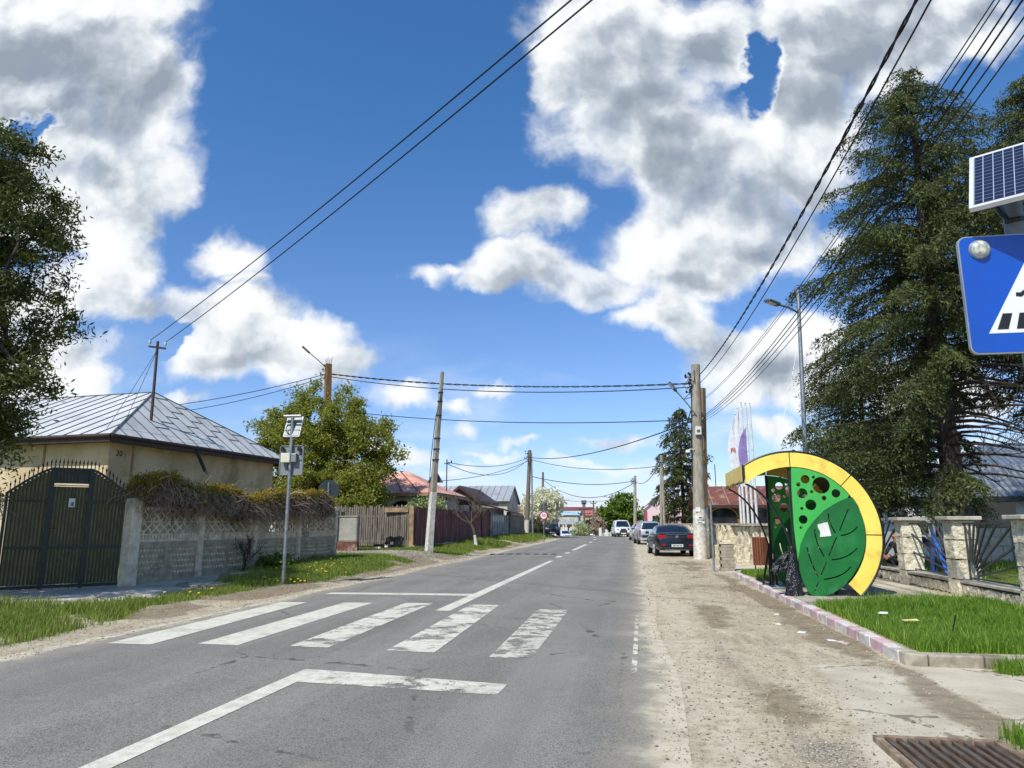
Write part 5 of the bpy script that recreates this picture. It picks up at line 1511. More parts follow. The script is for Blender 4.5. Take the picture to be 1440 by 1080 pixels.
# front fascia
mb = MB(); mb.box((2.235, (YN + YF) / 2, 2.475), (.03, YF - YN + .04, .36)); mb.build('fascia', YELLOW_OLD, sh, off=so)
mb = MB(); rr = random.Random(3)
for k in range(60):
    y = YN + (YF - YN) * k / 60; hgt = .015 + .06 * rr.random() ** 2
    mb.box((2.217, y + .02, 2.295 + hgt / 2), (.004, .045, hgt))
mb.build('rust_edge', RUST, sh, off=so)
mb = MB(); mb.bar((2.235, YN - .03, 2.30), (2.235, YN - .03, 2.66), .05, .03); mb.build('corner_strip', BLACK, sh, off=so)
# leaf panels
holes = [(3.42, 2.36, .085), (3.58, 2.40, .03), (3.71, 2.24, .165), (3.285, 2.26, .042), (3.345, 2.085, .10), (3.525, 2.115, .034), (3.975, 2.08, .082), (3.745, 1.99, .045), (3.49, 1.86, .105), (3.315, 1.79, .03), (3.325, 1.575, .085), (3.275, 1.42, .03)]
leaf = [(3.40, .10), (3.30, .22), (3.22, .42), (3.18, .62), (3.185, .85), (3.24, 1.10), (3.36, 1.35), (3.52, 1.55), (3.72, 1.75), (3.95, 1.89), (4.12, 1.97), (4.27, 2.0), (4.36, 1.83), (4.42, 1.60), (4.445, 1.32), (4.42, 1.08), (4.36, .88), (4.26, .68), (4.12, .48), (3.95, .31), (3.78, .20), (3.62, .13), (3.5, .09)]
veins = [[(4.17, 1.77), (4.07, 1.56), (3.98, 1.36)], [(3.91, 1.23), (3.82, 1.05), (3.74, .87)], [(3.69, .76), (3.63, .64), (3.57, .52)], [(3.52, .40), (3.43, .22)],
         [(3.80, 1.69), (3.81, 1.52), (3.90, 1.31)], [(4.31, 1.44), (4.17, 1.32), (3.99, 1.27)], [(3.52, 1.39), (3.55, 1.12), (3.66, .86)], [(4.27, 1.03), (4.05, .87), (3.78, .81)],
         [(3.35, 1.05), (3.40, .80), (3.51, .49)], [(4.12, .68), (3.92, .52), (3.61, .44)]]
def slot(pts, w):
    a, b, c = (pts if len(pts) == 3 else [pts[0], ((pts[0][0] + pts[1][0]) / 2, (pts[0][1] + pts[1][1]) / 2), pts[1]])
    P = []
    for t in np.linspace(0, 1, 9):
        m_ = (2 * b[0] - (a[0] + c[0]) / 2, 2 * b[1] - (a[1] + c[1]) / 2)
        P.append(((1 - t) ** 2 * a[0] + 2 * t * (1 - t) * m_[0] + t * t * c[0], (1 - t) ** 2 * a[1] + 2 * t * (1 - t) * m_[1] + t * t * c[1]))
    l, r = [], []
    for i, p in enumerate(P):
        q0, q1 = P[max(0, i - 1)], P[min(len(P) - 1, i + 1)]
        dx, dz = q1[0] - q0[0], q1[1] - q0[1]; n_ = math.hypot(dx, dz)
        l.append((p[0] - dz / n_ * w, p[1] + dx / n_ * w)); r.append((p[0] + dz / n_ * w, p[1] - dx / n_ * w))
    return l + r[::-1]
def circle(x, z, r, n=20): return [(x + r * math.cos(2 * PI * k / n), z + r * math.sin(2 * PI * k / n)) for k in range(n)]
lp = leaf[4:]
upper = [(3.17, .78), (3.14, 1.4), (3.15, 2.2), (3.17, 2.60)] + arc(RI - .01, rad(88), rad(35), 14) + [(4.18, 1.985)] + [(x - .0, z) for x, z in leaf[10:4:-1]] + [(3.186, .86)]
for y, s in ((YN, -1), (YF, 1)):
    up_ = curve_to_mb([upper] + [circle(*c) for c in holes], .02, plate(y + .01)).build('upper_panel', GREEN_L, sh, off=so)
    lf = curve_to_mb([leaf] + [slot(v_, .013) for v_ in veins], .03, plate(y - .012 if s < 0 else y + .012)).build('leaf_panel', GREEN_D, sh, off=so)
    if s < 0:
        po = MB(); po.prism([(3.575, 1.48), (3.66, 1.50), (3.70, 1.515), (3.765, 1.52), (3.79, 1.40), (3.81, 1.26), (3.72, 1.25), (3.60, 1.24), (3.615, 1.34), (3.58, 1.42)], Vector((0, y - .034, 0)), Vector((1, 0, 0)), UP, .003)
        po.build('torn_poster', PAPER, lf, off=so)
# frame: front posts, struts and curved braces
for y, s in ((YN, -1), (YF, 1)):
    yy = y + .05 * (1 if s < 0 else -1)
    mb = MB()
    mb.bar((3.13, yy, GB - .05), (3.13, yy, 2.6), .05); mb.bar((3.07, yy, GB - .05), (3.09, yy, 1.05), .045); mb.bar((2.90, yy, GB - .05), (3.08, yy, .95), .04); mb.bar((3.22, yy, GB - .05), (3.17, yy, .7), .04)
    mb.build('post', BLACK, sh, off=so)
    mb = MB(); b0 = (2.27, 2.29); b1 = (3.08, 1.02)
    pts = []
    for t in np.linspace(0, 1, 14):
        c_ = (2.86, 2.02)
        pts.append(Vector(((1 - t) ** 2 * b0[0] + 2 * t * (1 - t) * c_[0] + t * t * b1[0], yy, (1 - t) ** 2 * b0[1] + 2 * t * (1 - t) * c_[1] + t * t * b1[1])))
    mb.tube(pts, .022, 6); mb.build('curved_brace', BLACK, sh, off=so, smooth=True)
    mb = MB(); mb.tube([Vector((SC_X + 1.56 * math.cos(a), yy, SC_Z + 1.56 * math.sin(a))) for a in np.linspace(rad(80), rad(-46), 24)], .025, 6); mb.bar((4.05, yy, GB), (4.42, yy, .38), .04)
    mb.build('rear_frame', BLACK, sh, off=so)
mb = MB(); mb.box((4.0, (YN + YF) / 2, .52), (.38, YF - YN - .2, .05)); mb.bar((3.9, YN + .3, GB), (3.95, YN + .3, .5), .05); mb.bar((3.9, YF - .3, GB), (3.95, YF - .3, .5), .05)
mb.build('bench', WOOD_DARK, sh, off=so)
mb = MB()
for k in range(5): mb.box((4.50 - .06 * abs(k - 2), (YN + YF) / 2, .72 + k * .34), (.03, YF - YN - .1, .30))
mb.build('back_panel', pm('shelter_back', '#2a3b30', '#1f2d25', rough=.5), sh, off=so)

# black rubbish bag tied to the near post
BAG = pm('bin_bag', '#0d0e10', '#17181b', rough=.25, bump=.9, bscale=18, bdist=.04, spec=.7)
t = thing('rubbish_bag', 'crumpled black rubbish bag tied to the front post of the bus shelter', 'rubbish bag', (2.93, 14.98, GB))
mb = MB(); rr = random.Random(8)
def sack(mb, c, prof, n=14, wob=.2, dx=0.0):
    c = Vector(c); vs = []; fs = []
    for i, (r, z) in enumerate(prof):
        for j in range(n):
            a = 2 * PI * j / n; q = r * (1 + wob * math.sin(a * 3 + i * 1.7) * .5 + rr.uniform(-wob, wob) * .5)
            vs.append(c + Vector((q * math.cos(a) + dx * z, q * math.sin(a) * .8, z)))
    for i in range(len(prof) - 1):
        for j in range(n):
            a = i * n + j; b = i * n + (j + 1) % n; fs.append((a, b, b + n, a + n))
    fs.append(tuple((len(prof) - 1) * n + j for j in range(n)))
    mb.add(vs, fs)
sack(mb, (.12, .0, 0), [(.15, .0), (.15, .12), (.13, .3), (.10, .5), (.08, .7), (.05, .85), (.07, .95)], wob=.35)
mb.build('lower_sack', BAG, t)
mb = MB(); sack(mb, (-.20, .08, .40), [(.02, .04), (.10, .07), (.13, .13), (.11, .20), (.08, .30), (.04, .44)], wob=.9, dx=.6); mb.build('upper_sack', BAG, t)
# ------------------------------------------------------------------ kerb
KERB = pm('kerb_concrete', '#b0a996', '#928b7a', scale=6, bump=.4, rough=.9, grime='#6d6556', gscale=2)
KERB_W = pm('kerb_white', '#d6d3cb', '#bfbab0', scale=7, bump=.3, rough=.85, grime='#8f8778', gscale=3)
KERB_P = pm('kerb_pink', '#cfb0b1', '#bfa2a2', scale=7, bump=.3, rough=.85, grime='#8f8073', gscale=3)
kb = bpy.data.objects.new('kerb', None); COL.objects.link(kb); kb['kind'] = 'structure'; kb.location = (2.92, 8.7, 0)
ko = Vector((2.92, 8.7, 0))
y = 8.86; i = 0
while y < 21.6:
    mb = MB(); l = .5
    mb.box((2.925 + random.uniform(-.008, .008), y + l / 2, .045), (.15, l - .012, .16 + random.uniform(-.006, .006)))
    mb.build('kerb_stone', KERB_W if i % 2 == 0 else KERB_P, kb, off=ko, bevel=.018); y += l; i += 1
mb = MB(); mb.prism([(2.85, 8.85), (3.0, 8.85), (3.06, 8.76), (3.06, 8.61), (2.96, 8.63), (2.87, 8.72)], (0, 0, -.03), (1, 0, 0), (0, 1, 0), .155); mb.build('kerb_corner', KERB, kb, off=ko, bevel=.012)
x = 3.07
for l in (.55, .62, .62, .62, .62, .62):
    mb = MB(); mb.box((x + l / 2, 8.685 + random.uniform(-.006, .006), .04), (l - .014, .15, .165)); mb.build('kerb_stone', KERB, kb, off=ko, bevel=.014); x += l
# shelter slab
mb = MB(); mb.rough((4.2, 15.85, .06), (2.4, 4.6, .14), .4, .008); mb.build('pavement', KERB, kind='structure')

# ------------------------------------------------------------------ drain grate
t = thing('drain_grate', 'rusty iron drain grate of parallel bars sunk in the dirt at the roadside', 'drain grate', (2.03, 5.33, .0))
IRON = pm('worn_iron', '#7d766c', '#6a5341', scale=9, stretch=(6, .8, 1), rough=.55, metal=.5, bump=.3)
mb = MB()
for sx in (-.385, .385): mb.box((sx, 0, .012), (.05, .80, .06))
for sy in (-.39, .39): mb.box((0, sy, .012), (.72, .04, .06))
mb.build('frame', pm('dirty_iron', '#8d7a63', '#6b5644', scale=9, rough=.85, bump=.4, grime='#a3977f', gscale=6), t, bevel=.004)
mb = MB()
for k in range(10): mb.box((-.32 + k * .071, 0, .012), (.034, .74, .045))
mb.build('bars', IRON, t, bevel=.006)
mb = MB(); mb.box((0, 0, -.008), (.72, .75, .03)); mb.build('pit', pm('pit_mud', '#55432f', '#3c2f22', scale=6), t)

# ------------------------------------------------------------------ stone fence with sunburst grilles
STONE = pm('fence_stone', '#e3dac1', '#cbc1a7', scale=7, bump=1.0, bscale=22, bdist=.035, rough=.95, grime='#8f8571', gscale=9)
STONE2 = pm('fence_stone_low', '#d8d0b9', '#bdb49c', scale=6, bump=1.0, bscale=16, bdist=.04, rough=.95, grime='#6f6859', gscale=4)
COPING = pm('coping_stone', '#b9b3a3', '#a09a8a', scale=5, bump=.3, rough=.9, grime='#857e6f', gscale=3)
GRILLE = pm('grille_metal', '#4f5356', '#3f4346', scale=6, rough=.5, metal=.4, bump=.05)
FX = 6.42
sf = thing('stone_fence', 'rough pale stone fence with capped posts and sunburst metal grilles beside the lawn', 'fence', (FX, 13, .1))
fo = Vector((FX, 13, .1))
posts = [4.9, 7.6, 10.35, 13.0, 15.72, 18.45, 21.2]
for k, y in enumerate(posts):
    mb = MB()
    nb = 4; hb = 1.5 / nb
    for b in range(nb):
        mb.rough((FX, y, .06 + hb * (b + .5)), (.44 - .01 * (b % 2), .44 - .012 * ((b + 1) % 2), hb - .008), .075, .016, seed=k * 7 + b)
    p = mb.build('post', STONE, sf, off=fo)
    c = MB(); c.box((FX, y, 1.60), (.62, .62, .075)); c.build('cap', COPING, p, off=fo, bevel=.014)
for k, (a, b) in enumerate(zip(posts[:-1], posts[1:])):
    y0, y1 = a + .21, b - .21; ym = (y0 + y1) / 2
    mb = MB()
    nb = 3
    for r in range(2):
        for j in range(nb):
            w = (y1 - y0) / nb
            mb.rough((FX + .0, y0 + w * (j + .5), -.06 + .2 * (r + .5)), (.34, w - .01, .195), .085, .022, seed=k * 31 + r * 7 + j)
    mb.build('low_wall', STONE2, sf, off=fo)
    mb = MB()
    for j in range(2):
        w = (y1 - y0) / 2
        mb.box((FX, y0 + w * (j + .5), .395), (.37, w - .008, .055))
    mb.build('coping', COPING, sf, off=fo, bevel=.01)
    # sunburst: bars fanning from one lower corner
    mb = MB(); z0, z1 = .46, 1.50
    flip = k in (4,)                 # the middle bay fans the other way
    ox_ = y0 + .05 if flip else y1 - .05
    sg = 1 if flip else -1
    mb.bar((FX, y0 - .0, z1), (FX, y1 + .0, z1), .03, .03)
    Wd, Hh = (y1 - y0) - .06, z1 - z0
    for q in range(1, 9):
        an = PI / 2 * q / 9.2
        dx, dz = math.cos(an), math.sin(an)
        tmax = min(Wd / dx if dx > 1e-3 else 9, Hh / dz if dz > 1e-3 else 9)
        mb.bar((FX, ox_ + sg * dx * .34, z0 + dz * .34), (FX, ox_ + sg * dx * tmax, z0 + dz * tmax), .032, .032)
    mb.tube([(FX, ox_ + sg * .34 * math.cos(an), z0 + .34 * math.sin(an)) for an in np.linspace(0, PI / 2, 10)], .018, 6)
    mb.bar((FX, ox_, z0 - .03), (FX, ox_, z1), .03)
    mb.bar((FX, y0, z0 + .01), (FX, y1, z0 + .01), .025)
    mb.build('grille', GRILLE, sf, off=fo)

# ------------------------------------------------------------------ slab wall along the parking strip
SLAB = pm('rubble_slab', '#e0d6b8', '#c9bd9e', scale=6, bump=1.0, bscale=14, bdist=.05, rough=.95, grime='#6d6450', gscale=3.2)
pts = [(5.9, 22.2), (4.75, 25.8), (3.95, 31.5), (3.35, 41), (2.8, 56), (1.6, 70)]
sw = thing('slab_wall', 'long pale wall of upright rough stone slabs behind the parked cars', 'wall', (4.75, 25.8, .05))
swo = Vector((4.75, 25.8, .05))
mb = MB(); mb2 = MB(); rr = random.Random(5); kk = 0
for (ax_, ay), (bx_, by_) in zip(pts[:-1], pts[1:]):
    a, b = Vector((ax_, ay, 0)), Vector((bx_, by_, 0)); d = (b - a).normalized(); Lg = (b - a).length; n_ = Vector((-d.y, d.x, 0))
    M = Matrix((d, n_, UP)).transposed()
    s = 0
    while s < Lg - .05:
        w = min(rr.uniform(.38, .62), Lg - s); pr_o = .16 if kk % 2 == 0 else -.05
        hh = 1.42 if kk % 2 == 0 else 1.40
        p = a + d * (s + w / 2) + n_ * pr_o
        if rr.random() < .25 and kk % 2 == 0:
            mb.rough((p.x, p.y, .28), (w, .30, .62), .16, .035, M, seed=kk); mb.rough((p.x - n_.x * .1, p.y - n_.y * .1, .98), (w, .2, .82), .16, .03, M, seed=kk + 50)
        else:
            mb.rough((p.x, p.y, hh / 2), (w - .02, .28, hh), .16 if ay < 40 else .3, .035, M, seed=kk)
        s += w; kk += 1
    mb2.box((a + b) / 2 + UP * 1.46, (Lg, .52, .08), M)
mb.build('slabs', SLAB, sw, off=swo); mb2.build('coping', COPING, sw, off=swo)

# ------------------------------------------------------------------ block pillar, bin, thin post
BLOCK = pm('grey_block', '#a39a8b', '#8a8172', scale=7, bump=.5, rough=.95)
bp = AT(1021, 760, 24.6)
t = thing('block_pillar', 'short grey pillar of small concrete blocks with broken bricks on top', 'pillar', (bp.x, 24.6, gzf(bp.x, 24.6)))
mb = MB()
for r in range(8):
    for c in range(2):
        w = .215; off_ = .0 if r % 2 == 0 else .1
        mb.box((-.11 + c * .22 + (off_ - .05) * .3, 0, .055 + r * .105), (.21, .42, .097))
mb.box((0, 0, .42), (.40, .40, .8)); mb.build('blocks', BLOCK, t)
mb = MB(); mb.box((0, 0, .87), (.45, .46, .04)); mb.build('cap', CONC_LIGHT, t)
mb = MB(); mb.rough((-.1, 0, .93), (.16, .1, .07), .06, .01); mb.rough((.08, .05, .93), (.14, .12, .06), .06, .01); mb.rough((-.2, -.05, .98), (.1, .1, .05), .06, .01); mb.build('broken_bricks', CONC_LIGHT, t)
tp = AT(1003, 780, 24.3)
t = thing('metal_post', 'thin plain grey metal post standing between the concrete pole and the block pillar', 'post', (tp.x, 24.3, gzf(tp.x, 24.3)))
mb = MB(); mb.tube([(0, 0, -.1), (.0, 0, 2.22)], .035, 8); mb.build('shaft', STEEL, t, smooth=True)
bb = AT(1069, 775, 23.5)
t = thing('litter_bin', 'slatted brown wooden litter bin beyond the bus shelter', 'litter bin', (bb.x, 23.5, gzf(bb.x, 23.5)))
BINW = pm('bin_wood', '#7a4526', '#5f341d', scale=6, stretch=(4, 4, .4), rough=.6, bump=.2)
mb = MB()
for k in range(18):
    a = 2 * PI * k / 18; M = Matrix.Rotation(a, 3, 'Z'); mb.box((.21 * math.cos(a), .21 * math.sin(a), .66), (.025, .06, .84), M)
mb.build('slats', BINW, t)
mb = MB(); mb.lathe([(.19, .26), (.19, 1.05), (.17, 1.05)], n=16); mb.tube([(.17, 0, 0), (.17, 0, .3)], .02, 6); mb.tube([(-.17, 0, 0), (-.17, 0, .3)], .02, 6); mb.build('liner', BLACK, t)

# ------------------------------------------------------------------ poles on the right
B1 = AT(985, 783, 32.3); B1.z = gzf(B1.x, 32.3); T1 = AT(978, 513, 32.3)
PB, vb = pole('utility_pole', 'stout round concrete pole with white-painted foot, street lamp and camera beside the dark sedan', B1, T1, .29, .19, CPOLE, n=16, white=2.1)
hardware(PB, vb, .84, .22, 9, 9)
lamp(PB, vb * .72 + Vector((0, -.2, 0)) + UP * .0, AT(950, 549, 31.6) - B1, .5)
c = vb * ((1.5 + .125 * 32 - B1.z) / vb.z)
mb = MB(); mb.box(c + Vector((.02, -.31, 0)), (.26, .12, .36)); mb.build('white_box', WHITE, PB, bevel=.015)
mb = MB(); mb.box(c + Vector((.02, -.375, -.02)), (.14, .01, .12)); mb.build('box_label', pm('box_print', '#55595c', bump=0), PB)
c = vb * ((1.5 + .096 * 32 - B1.z) / vb.z)
mb = MB(); mb.tube([c + Vector((-.15, -.2, .1)), c + Vector((-.32, -.28, .12)), c + Vector((-.42, -.3, .08))], .03, 6); mb.lathe([(.02, .12), (.09, .10), (.11, .0), (.09, -.02)], c + Vector((-.44, -.3, -.02)), 12)
cm = mb.build('camera', WHITE, PB, smooth=True)
mb = MB(); mb.sphere(c + Vector((-.44, -.3, -.06)), .075, 10); mb.build('camera_dome', BLACK, cm, smooth=True)
mb = MB(); mb.tube([vb * .9 + Vector((-.2, -.05, 0)), vb * .6 + Vector((-.25, -.05, 0)), vb * .36 + Vector((-.28, -.05, 0))], .028, 6); mb.build('conduit', BLACK, PB)
mb = MB(); mb.lathe([(.09, -.012), (.09, .0)], (0, 0, 0), 14, axis='Y')
pl1 = MB()
f1 = vb * .245; f2 = vb * .2
pl1.box(f1 + Vector((-.08, -.285, .0)), (.2, .02, .18)); pl1.box(f2 + Vector((0, -.29, .02)), (.26, .02, .12)); pl1.box(f2 + Vector((0.02, -.29, -.16)), (.3, .02, .1))
pl1.build('paper_notes', PAPER, PB)
st = MB(); st.box(f2 + Vector((.03, -.302, .03)), (.16, .004, .05)); st.box(f2 + Vector((.0, -.302, -.16)), (.2, .004, .03)); st.build('note_print', DARK_METAL, PB)
B2 = AT(992, 783, 34); B2.z = gzf(B2.x, 34); T2 = AT(988, 546, 34)
PC, vc = pole('utility_pole', 'narrow rusty lattice-like pole close behind the stout concrete pole', B2, T2, .16, .14, pm('rusty_pole2', '#8d6a3d', '#6f6353', scale=3, rough=.85, bump=.3), n=4, white=2.2, square=True)
mb = MB(); mb.tube([B2 - B2 + Vector((.75, -.6, 0)), vc * .16 + Vector((.14, 0, 0))], .05, 6); mb.build('prop', LIME, PC)
# thin steel lamp post behind the shelter
L1 = AT(1139, 790, 20.0); L1.z = .12; L2 = AT(1122, 408, 20.0)
LP, vl = pole('street_lamp', 'tall thin steel lamp post rising behind the bus shelter with a flat lamp head', (L1.x, 20, .12), L2, .075, .045, STEEL, cat='street lamp')
lamp(LP, vl * .915, AT(1093, 428, 19.3) - Vector((L1.x, 20, .12)), .5)
mb = MB(); mb.tube([vl * .915, vl * .86 + Vector((-.02, -.05, 0))], .03, 6); mb.build('arm_brace', STEEL, LP)
# wooden/concrete poles further along the right side
def rpole(u, vb_, vt, Y, r0, r1, lb, mat=CPOLE, arm=None, ub=None):
    b = AT(ub or u, vb_, Y); b.z = gzf(b.x, Y); t_ = AT(u, vt, Y)
    o, v = pole('utility_pole', lb, b, t_, r0, r1, mat, white=1.2 if Y < 110 else 0)
    hardware(o, v, .86, .2, int(u), 4)
    if arm: lamp(o, v * .9, AT(arm[0], arm[1], Y - .5) - b, .7)
    return o, b, t_
Q1, q1b, q1t = rpole(929.5, 752, 640, 58, .12, .10, 'slim twin-shafted pole before the far dense spruce', arm=(939, 654))
mb = MB(); v_ = q1t - q1b; mb.tube([Vector((.28, 0, 0)), v_ + Vector((.06, 0, 0))], [.11, .08], 6); mb.build('shaft', CPOLE, Q1)
Q2, q2b, q2t = rpole(893, 752, 669, 84, .22, .15, 'grey pole with whitewashed foot beside the white van')
Q3, q3b, q3t = rpole(861, 745, 695, 120, .2, .14, 'distant pole behind the round green tree', arm=(853, 699))

# ------------------------------------------------------------------ flagpoles with limp flags
FLAG_W = pm('flag_white', '#dedfe2', '#c5c8ce', scale=3, rough=.8, bump=.1)
FLAG_P = pm('flag_purple', '#8d7fb3', '#7a6ca3', scale=3, rough=.8, bump=.1)
FLAG_R = pm('flag_red', '#b5474a', '#9c3a3e', bump=.05)
for i, (u, vt, Y, pu) in enumerate(((1033.5, 584, 42.4, None), (1037, 575, 41.8, 0), (1042, 567, 41.2, 0), (1048, 568, 40.6, 1), (1054, 568.5, 40, None))):
    b = AT(u, 745, Y); top = AT(u, vt, Y); b = Vector((top.x, Y, .1))
    lb = ['leftmost white flagpole, its thin white flag wrapped down the shaft', 'second white flagpole from the left with a limp white flag and red lettering', 'middle white flagpole with a folded white flag', 'white flagpole with a limp purple flag', 'rightmost bare white flagpole beyond the purple flag'][i]
    o = thing('flagpole', lb, 'flagpole', b, group='white flagpoles behind the slab wall')
    h = top.z - b.z
    mb = MB(); mb.tube([(0, 0, 0), (0, 0, h)], [.075, .05], 8); mb.lathe([(.02, 0), (.06, .05), (.03, .1)], (0, 0, h), 8); mb.build('shaft', WHITE, o, smooth=True)
    if i == 4: continue
    vs = []; fs = []; nz, nx_ = 16, 6
    hh = (0, 3.6, 3.3, 2.7)[i] if i else 2.8; wd_ = (.35, .75, .5, .5, 0)[i]
    for a in range(nz + 1):
        for c in range(nx_ + 1):
            s = c / nx_; z = h - (.25 if i != 3 else 1.2) - hh * a / nz * (1 - .12 * s) - s * .55 * (a < nz)
            vs.append((-.06 - (wd_ * s * (.25 + .55 * math.sin(PI * (.05 + .9 * a / nz)))) if i != 3 else .02 - .55 * s * (.35 + .65 * math.sin(PI * min(1, .15 + a / nz * .8))), .05 * math.sin(s * 5 + a * .3) , z))
    for a in range(nz):
        for c in range(nx_):
            k = a * (nx_ + 1) + c; fs.append((k, k + 1, k + nx_ + 2, k + nx_ + 1))
    mb = MB(); mb.add(vs, fs); f = mb.build('flag', FLAG_P if i == 3 else FLAG_W, o, smooth=True)
    if i == 1:
        mb = MB()
        for k in range(5): mb.box((-.12 - k * .09, -.13 + .02 * k, h - 2.35 + .03 * (k % 2)), (.06, .02, .22 - .05 * (k % 2)))
        mb.build('lettering', FLAG_R, f)

# ------------------------------------------------------------------ buildings on the right
OCHRE = pm('ochre_plaster', '#8a6a3c', '#6f5430', scale=2, rough=.9, bump=.2)
h = thing('house', 'low ochre building with arched openings under a rusty red sheet roof behind the slab wall', 'house', (8, 50, .1))
of = Vector((8, 50, .1))
gable(h, of, 4.6, 17, 48, 54, 2.65, 4.0, ROOF_RUST, along='x', over=.5, fasc=FASCIA, seams=13, wallmat=OCHRE, seam_m=pm('pale_seam', '#a08a7a', bump=0))
for k in range(5):
    xx = 5.8 + k * 2.3
    mb = MB(); mb.prism([(-.8, -1.7), (.8, -1.7)] + [(.8 * math.cos(a), .55 * math.sin(a)) for a in np.linspace(0, PI, 9)], (xx, 47.96, 1.9), (1, 0, 0), UP, .06); mb.build('arch_opening', GLASS_D, h, off=of)
    mb = MB(); ap = [(xx + .88 * math.cos(a), 47.93, 1.9 + .62 * math.sin(a)) for a in np.linspace(0, PI, 12)]; mb.tube(ap, .05, 4); mb.build('arch_trim', pm('yellow_trim', '#b59a55', bump=.1), h, off=of)
b = AT(1012, 690, 49)
t = thing('roof_mast', 'thin dark mast on the rusty red roof', 'mast', (b.x, 51, 3.7)); mb = MB(); mb.tube([(0, 0, -.2), (0, 0, 1.8)], .03, 6); mb.build('pole', DARK_METAL, t)
# slate-roofed white house
WALL_W = pm('render_white', '#d3d6d8', '#bfc3c6', scale=1.2, rough=.9, bump=.1)
h = thing('house', 'white-rendered house under a dark slate-coloured tiled roof behind the spruces', 'house', (18, 36, .1))
of = Vector((18, 36, .1))
def tile_mat():
    m, T, b_, out = new_mat('slate_tiles')
    P = T.new('ShaderNodeTexCoord').outputs['Object']
    s = T.new('ShaderNodeSeparateXYZ'); T.put(s.inputs[0], P)
    a = T.m('SINE', T.m('MULTIPLY', s.outputs[0], 24.0)); r = T.m('FRACT', T.m('MULTIPLY', s.outputs[2], 4.6))
    n_ = T.noise(P, 3, 4)
    c = T.mix(T.ramp(n_, .35, .65), L('#69727d'), L('#545e69'))
    T.put(b_.inputs['Base Color'], c); b_.inputs['Roughness'].default_value = .45
    T.put(b_.inputs['Normal'], T.bump(T.m('ADD', T.m('MULTIPLY', a, .35), T.m('POWER', r, 2.0)), .9, .09))
    return m
SL = tile_mat()
gable(h, of, 14.2, 34, 34.5, 43, 2.75, 5.4, SL, hip=3.6, along='x', over=.5, fasc=DARK_METAL, wallmat=WALL_W, seams=0)
gable(h, of, 11.0, 19.5, 31.6, 34.4, 2.55, 3.9, SL, hip=1.4, along='x', over=.4, fasc=DARK_METAL, wallmat=WALL_W, seams=0)
mb = MB(); mb.box((13.6, 31.57, 1.5), (2.9, .05, 2.1)); mb.build('dark_doorway', GLASS_D, h, off=of)
mb = MB(); mb.box((11.5, 31.58, 1.35), (.5, .05, .5)); mb.box((19.3, 34.46, 1.4), (.5, .05, 1.1)); mb.build('window', GLASS_D, h, off=of)
mb = MB(); mb.tube([(11.2, 31.3, 2.4), (11.9, 31.5, 1.9), (12.05, 31.53, 1.7), (12.05, 31.53, .2)], .045, 6); mb.build('downspout', DARK_METAL, h, off=of)
ac = AT(1271, 724, 31.3)
t = thing('air_conditioner', 'white air conditioner outdoor unit on the wall of the slate-roofed house', 'air conditioner', (ac.x, 31.38, ac.z - .3))
mb = MB(); mb.box((0, 0, .3), (.8, .32, .58)); mb.build('casing', WHITE, t, bevel=.02)
mb = MB(); mb.lathe([(.23, -.02), (.23, 0)], (-.1, -.165, .3), 18, axis='Y'); mb.build('fan_grille', pm('fan_grey', '#8f9294', bump=0), t)
mb = MB(); mb.lathe([(.16, -.01), (.16, 0)], (-.1, -.185, .3), 16, axis='Y'); mb.lathe([(.05, -.01), (.05, 0)], (-.1, -.2, .3), 10, axis='Y', m=1); mb.build('fan', [pm('fan_dark', '#6d7072', bump=0), WHITE], t)
t = thing('garden_fence', 'pale block boundary wall with thin posts in the garden behind the right grille', 'wall', (17, 27, .1))
mb = MB()
for r in range(4):
    for k in range(20): mb.box((10.5 + k * .92 + .4 * (r % 2) - 17, 0, .2 + r * .3), (.9, .18, .285))
mb.build('blocks', pm('white_block', '#cfcfc8', '#bcbcb3', scale=3, bump=.2), t)
mb = MB()
for k in range(12): mb.box((-6 + k * 1.6, -.12, .75), (.05, .05, 1.5))
mb.build('posts', STEEL, t)
# blue ladder-like frame behind the fence
BLUE_FR = pm('blue_frame', '#2c66c4', '#2358ae', scale=6, rough=.4, bump=.03)
lx0, lx1 = AT(1308, 742, 19.4), AT(1336, 801, 17.4)
t = thing('blue_frame', 'blue metal frame leaning in the garden seen through the middle sunburst grille', 'frame', (lx1.x, 17.4, .12))
mb = MB(); o_ = Vector((lx1.x, 17.4, .12)); a = lx0 - o_; b = Vector((0, .0, .0)); s_ = Vector((.14, .3, 0))
mb.bar(a, b, .05); mb.bar(a + s_, b + s_, .05)
for k in range(1, 6): mb.bar(a.lerp(b, k / 6), a.lerp(b, k / 6) + s_, .03)
mb.build('ladder', BLUE_FR, t)

# ------------------------------------------------------------------ crossing sign at the right edge
SBLUE = pm('sign_face_blue', '#0a4db0', '#0b49a8', scale=5, rough=.28, bump=0, spec=.5)
SWHITE = pm('sign_face_white', '#dcdfe0', '#d3d6d8', scale=5, rough=.3, bump=0)
sp0 = AT(1455, 415, 3.46)
t = thing('crossing_sign', 'blue pedestrian crossing sign with round flasher lamp under a solar panel', 'road sign', (sp0.x, 3.54, 0))
so_ = Vector((sp0.x, 3.54, 0)); cz = sp0.z + .018
mb = MB(); mb.tube([(0, 0, -.1), (0, 0, cz + .55)], .043, 14); mb.build('pole', pm('pole_galv', '#7d8487', '#6a7174', scale=9, rough=.5, metal=.5, bump=.05), t, smooth=True)
mb = MB(); mb.tube([(-.05, -.02, cz + .37), (0, -.05, cz + .37), (.05, -.02, cz + .38)], .012, 6); mb.tube([(-.05, .05, cz + .5), (-.055, -.01, cz + .41), (-.045, -.045, cz + .36)], .010, 6); mb.build('clamp', DARK_METAL, t)
S = .293
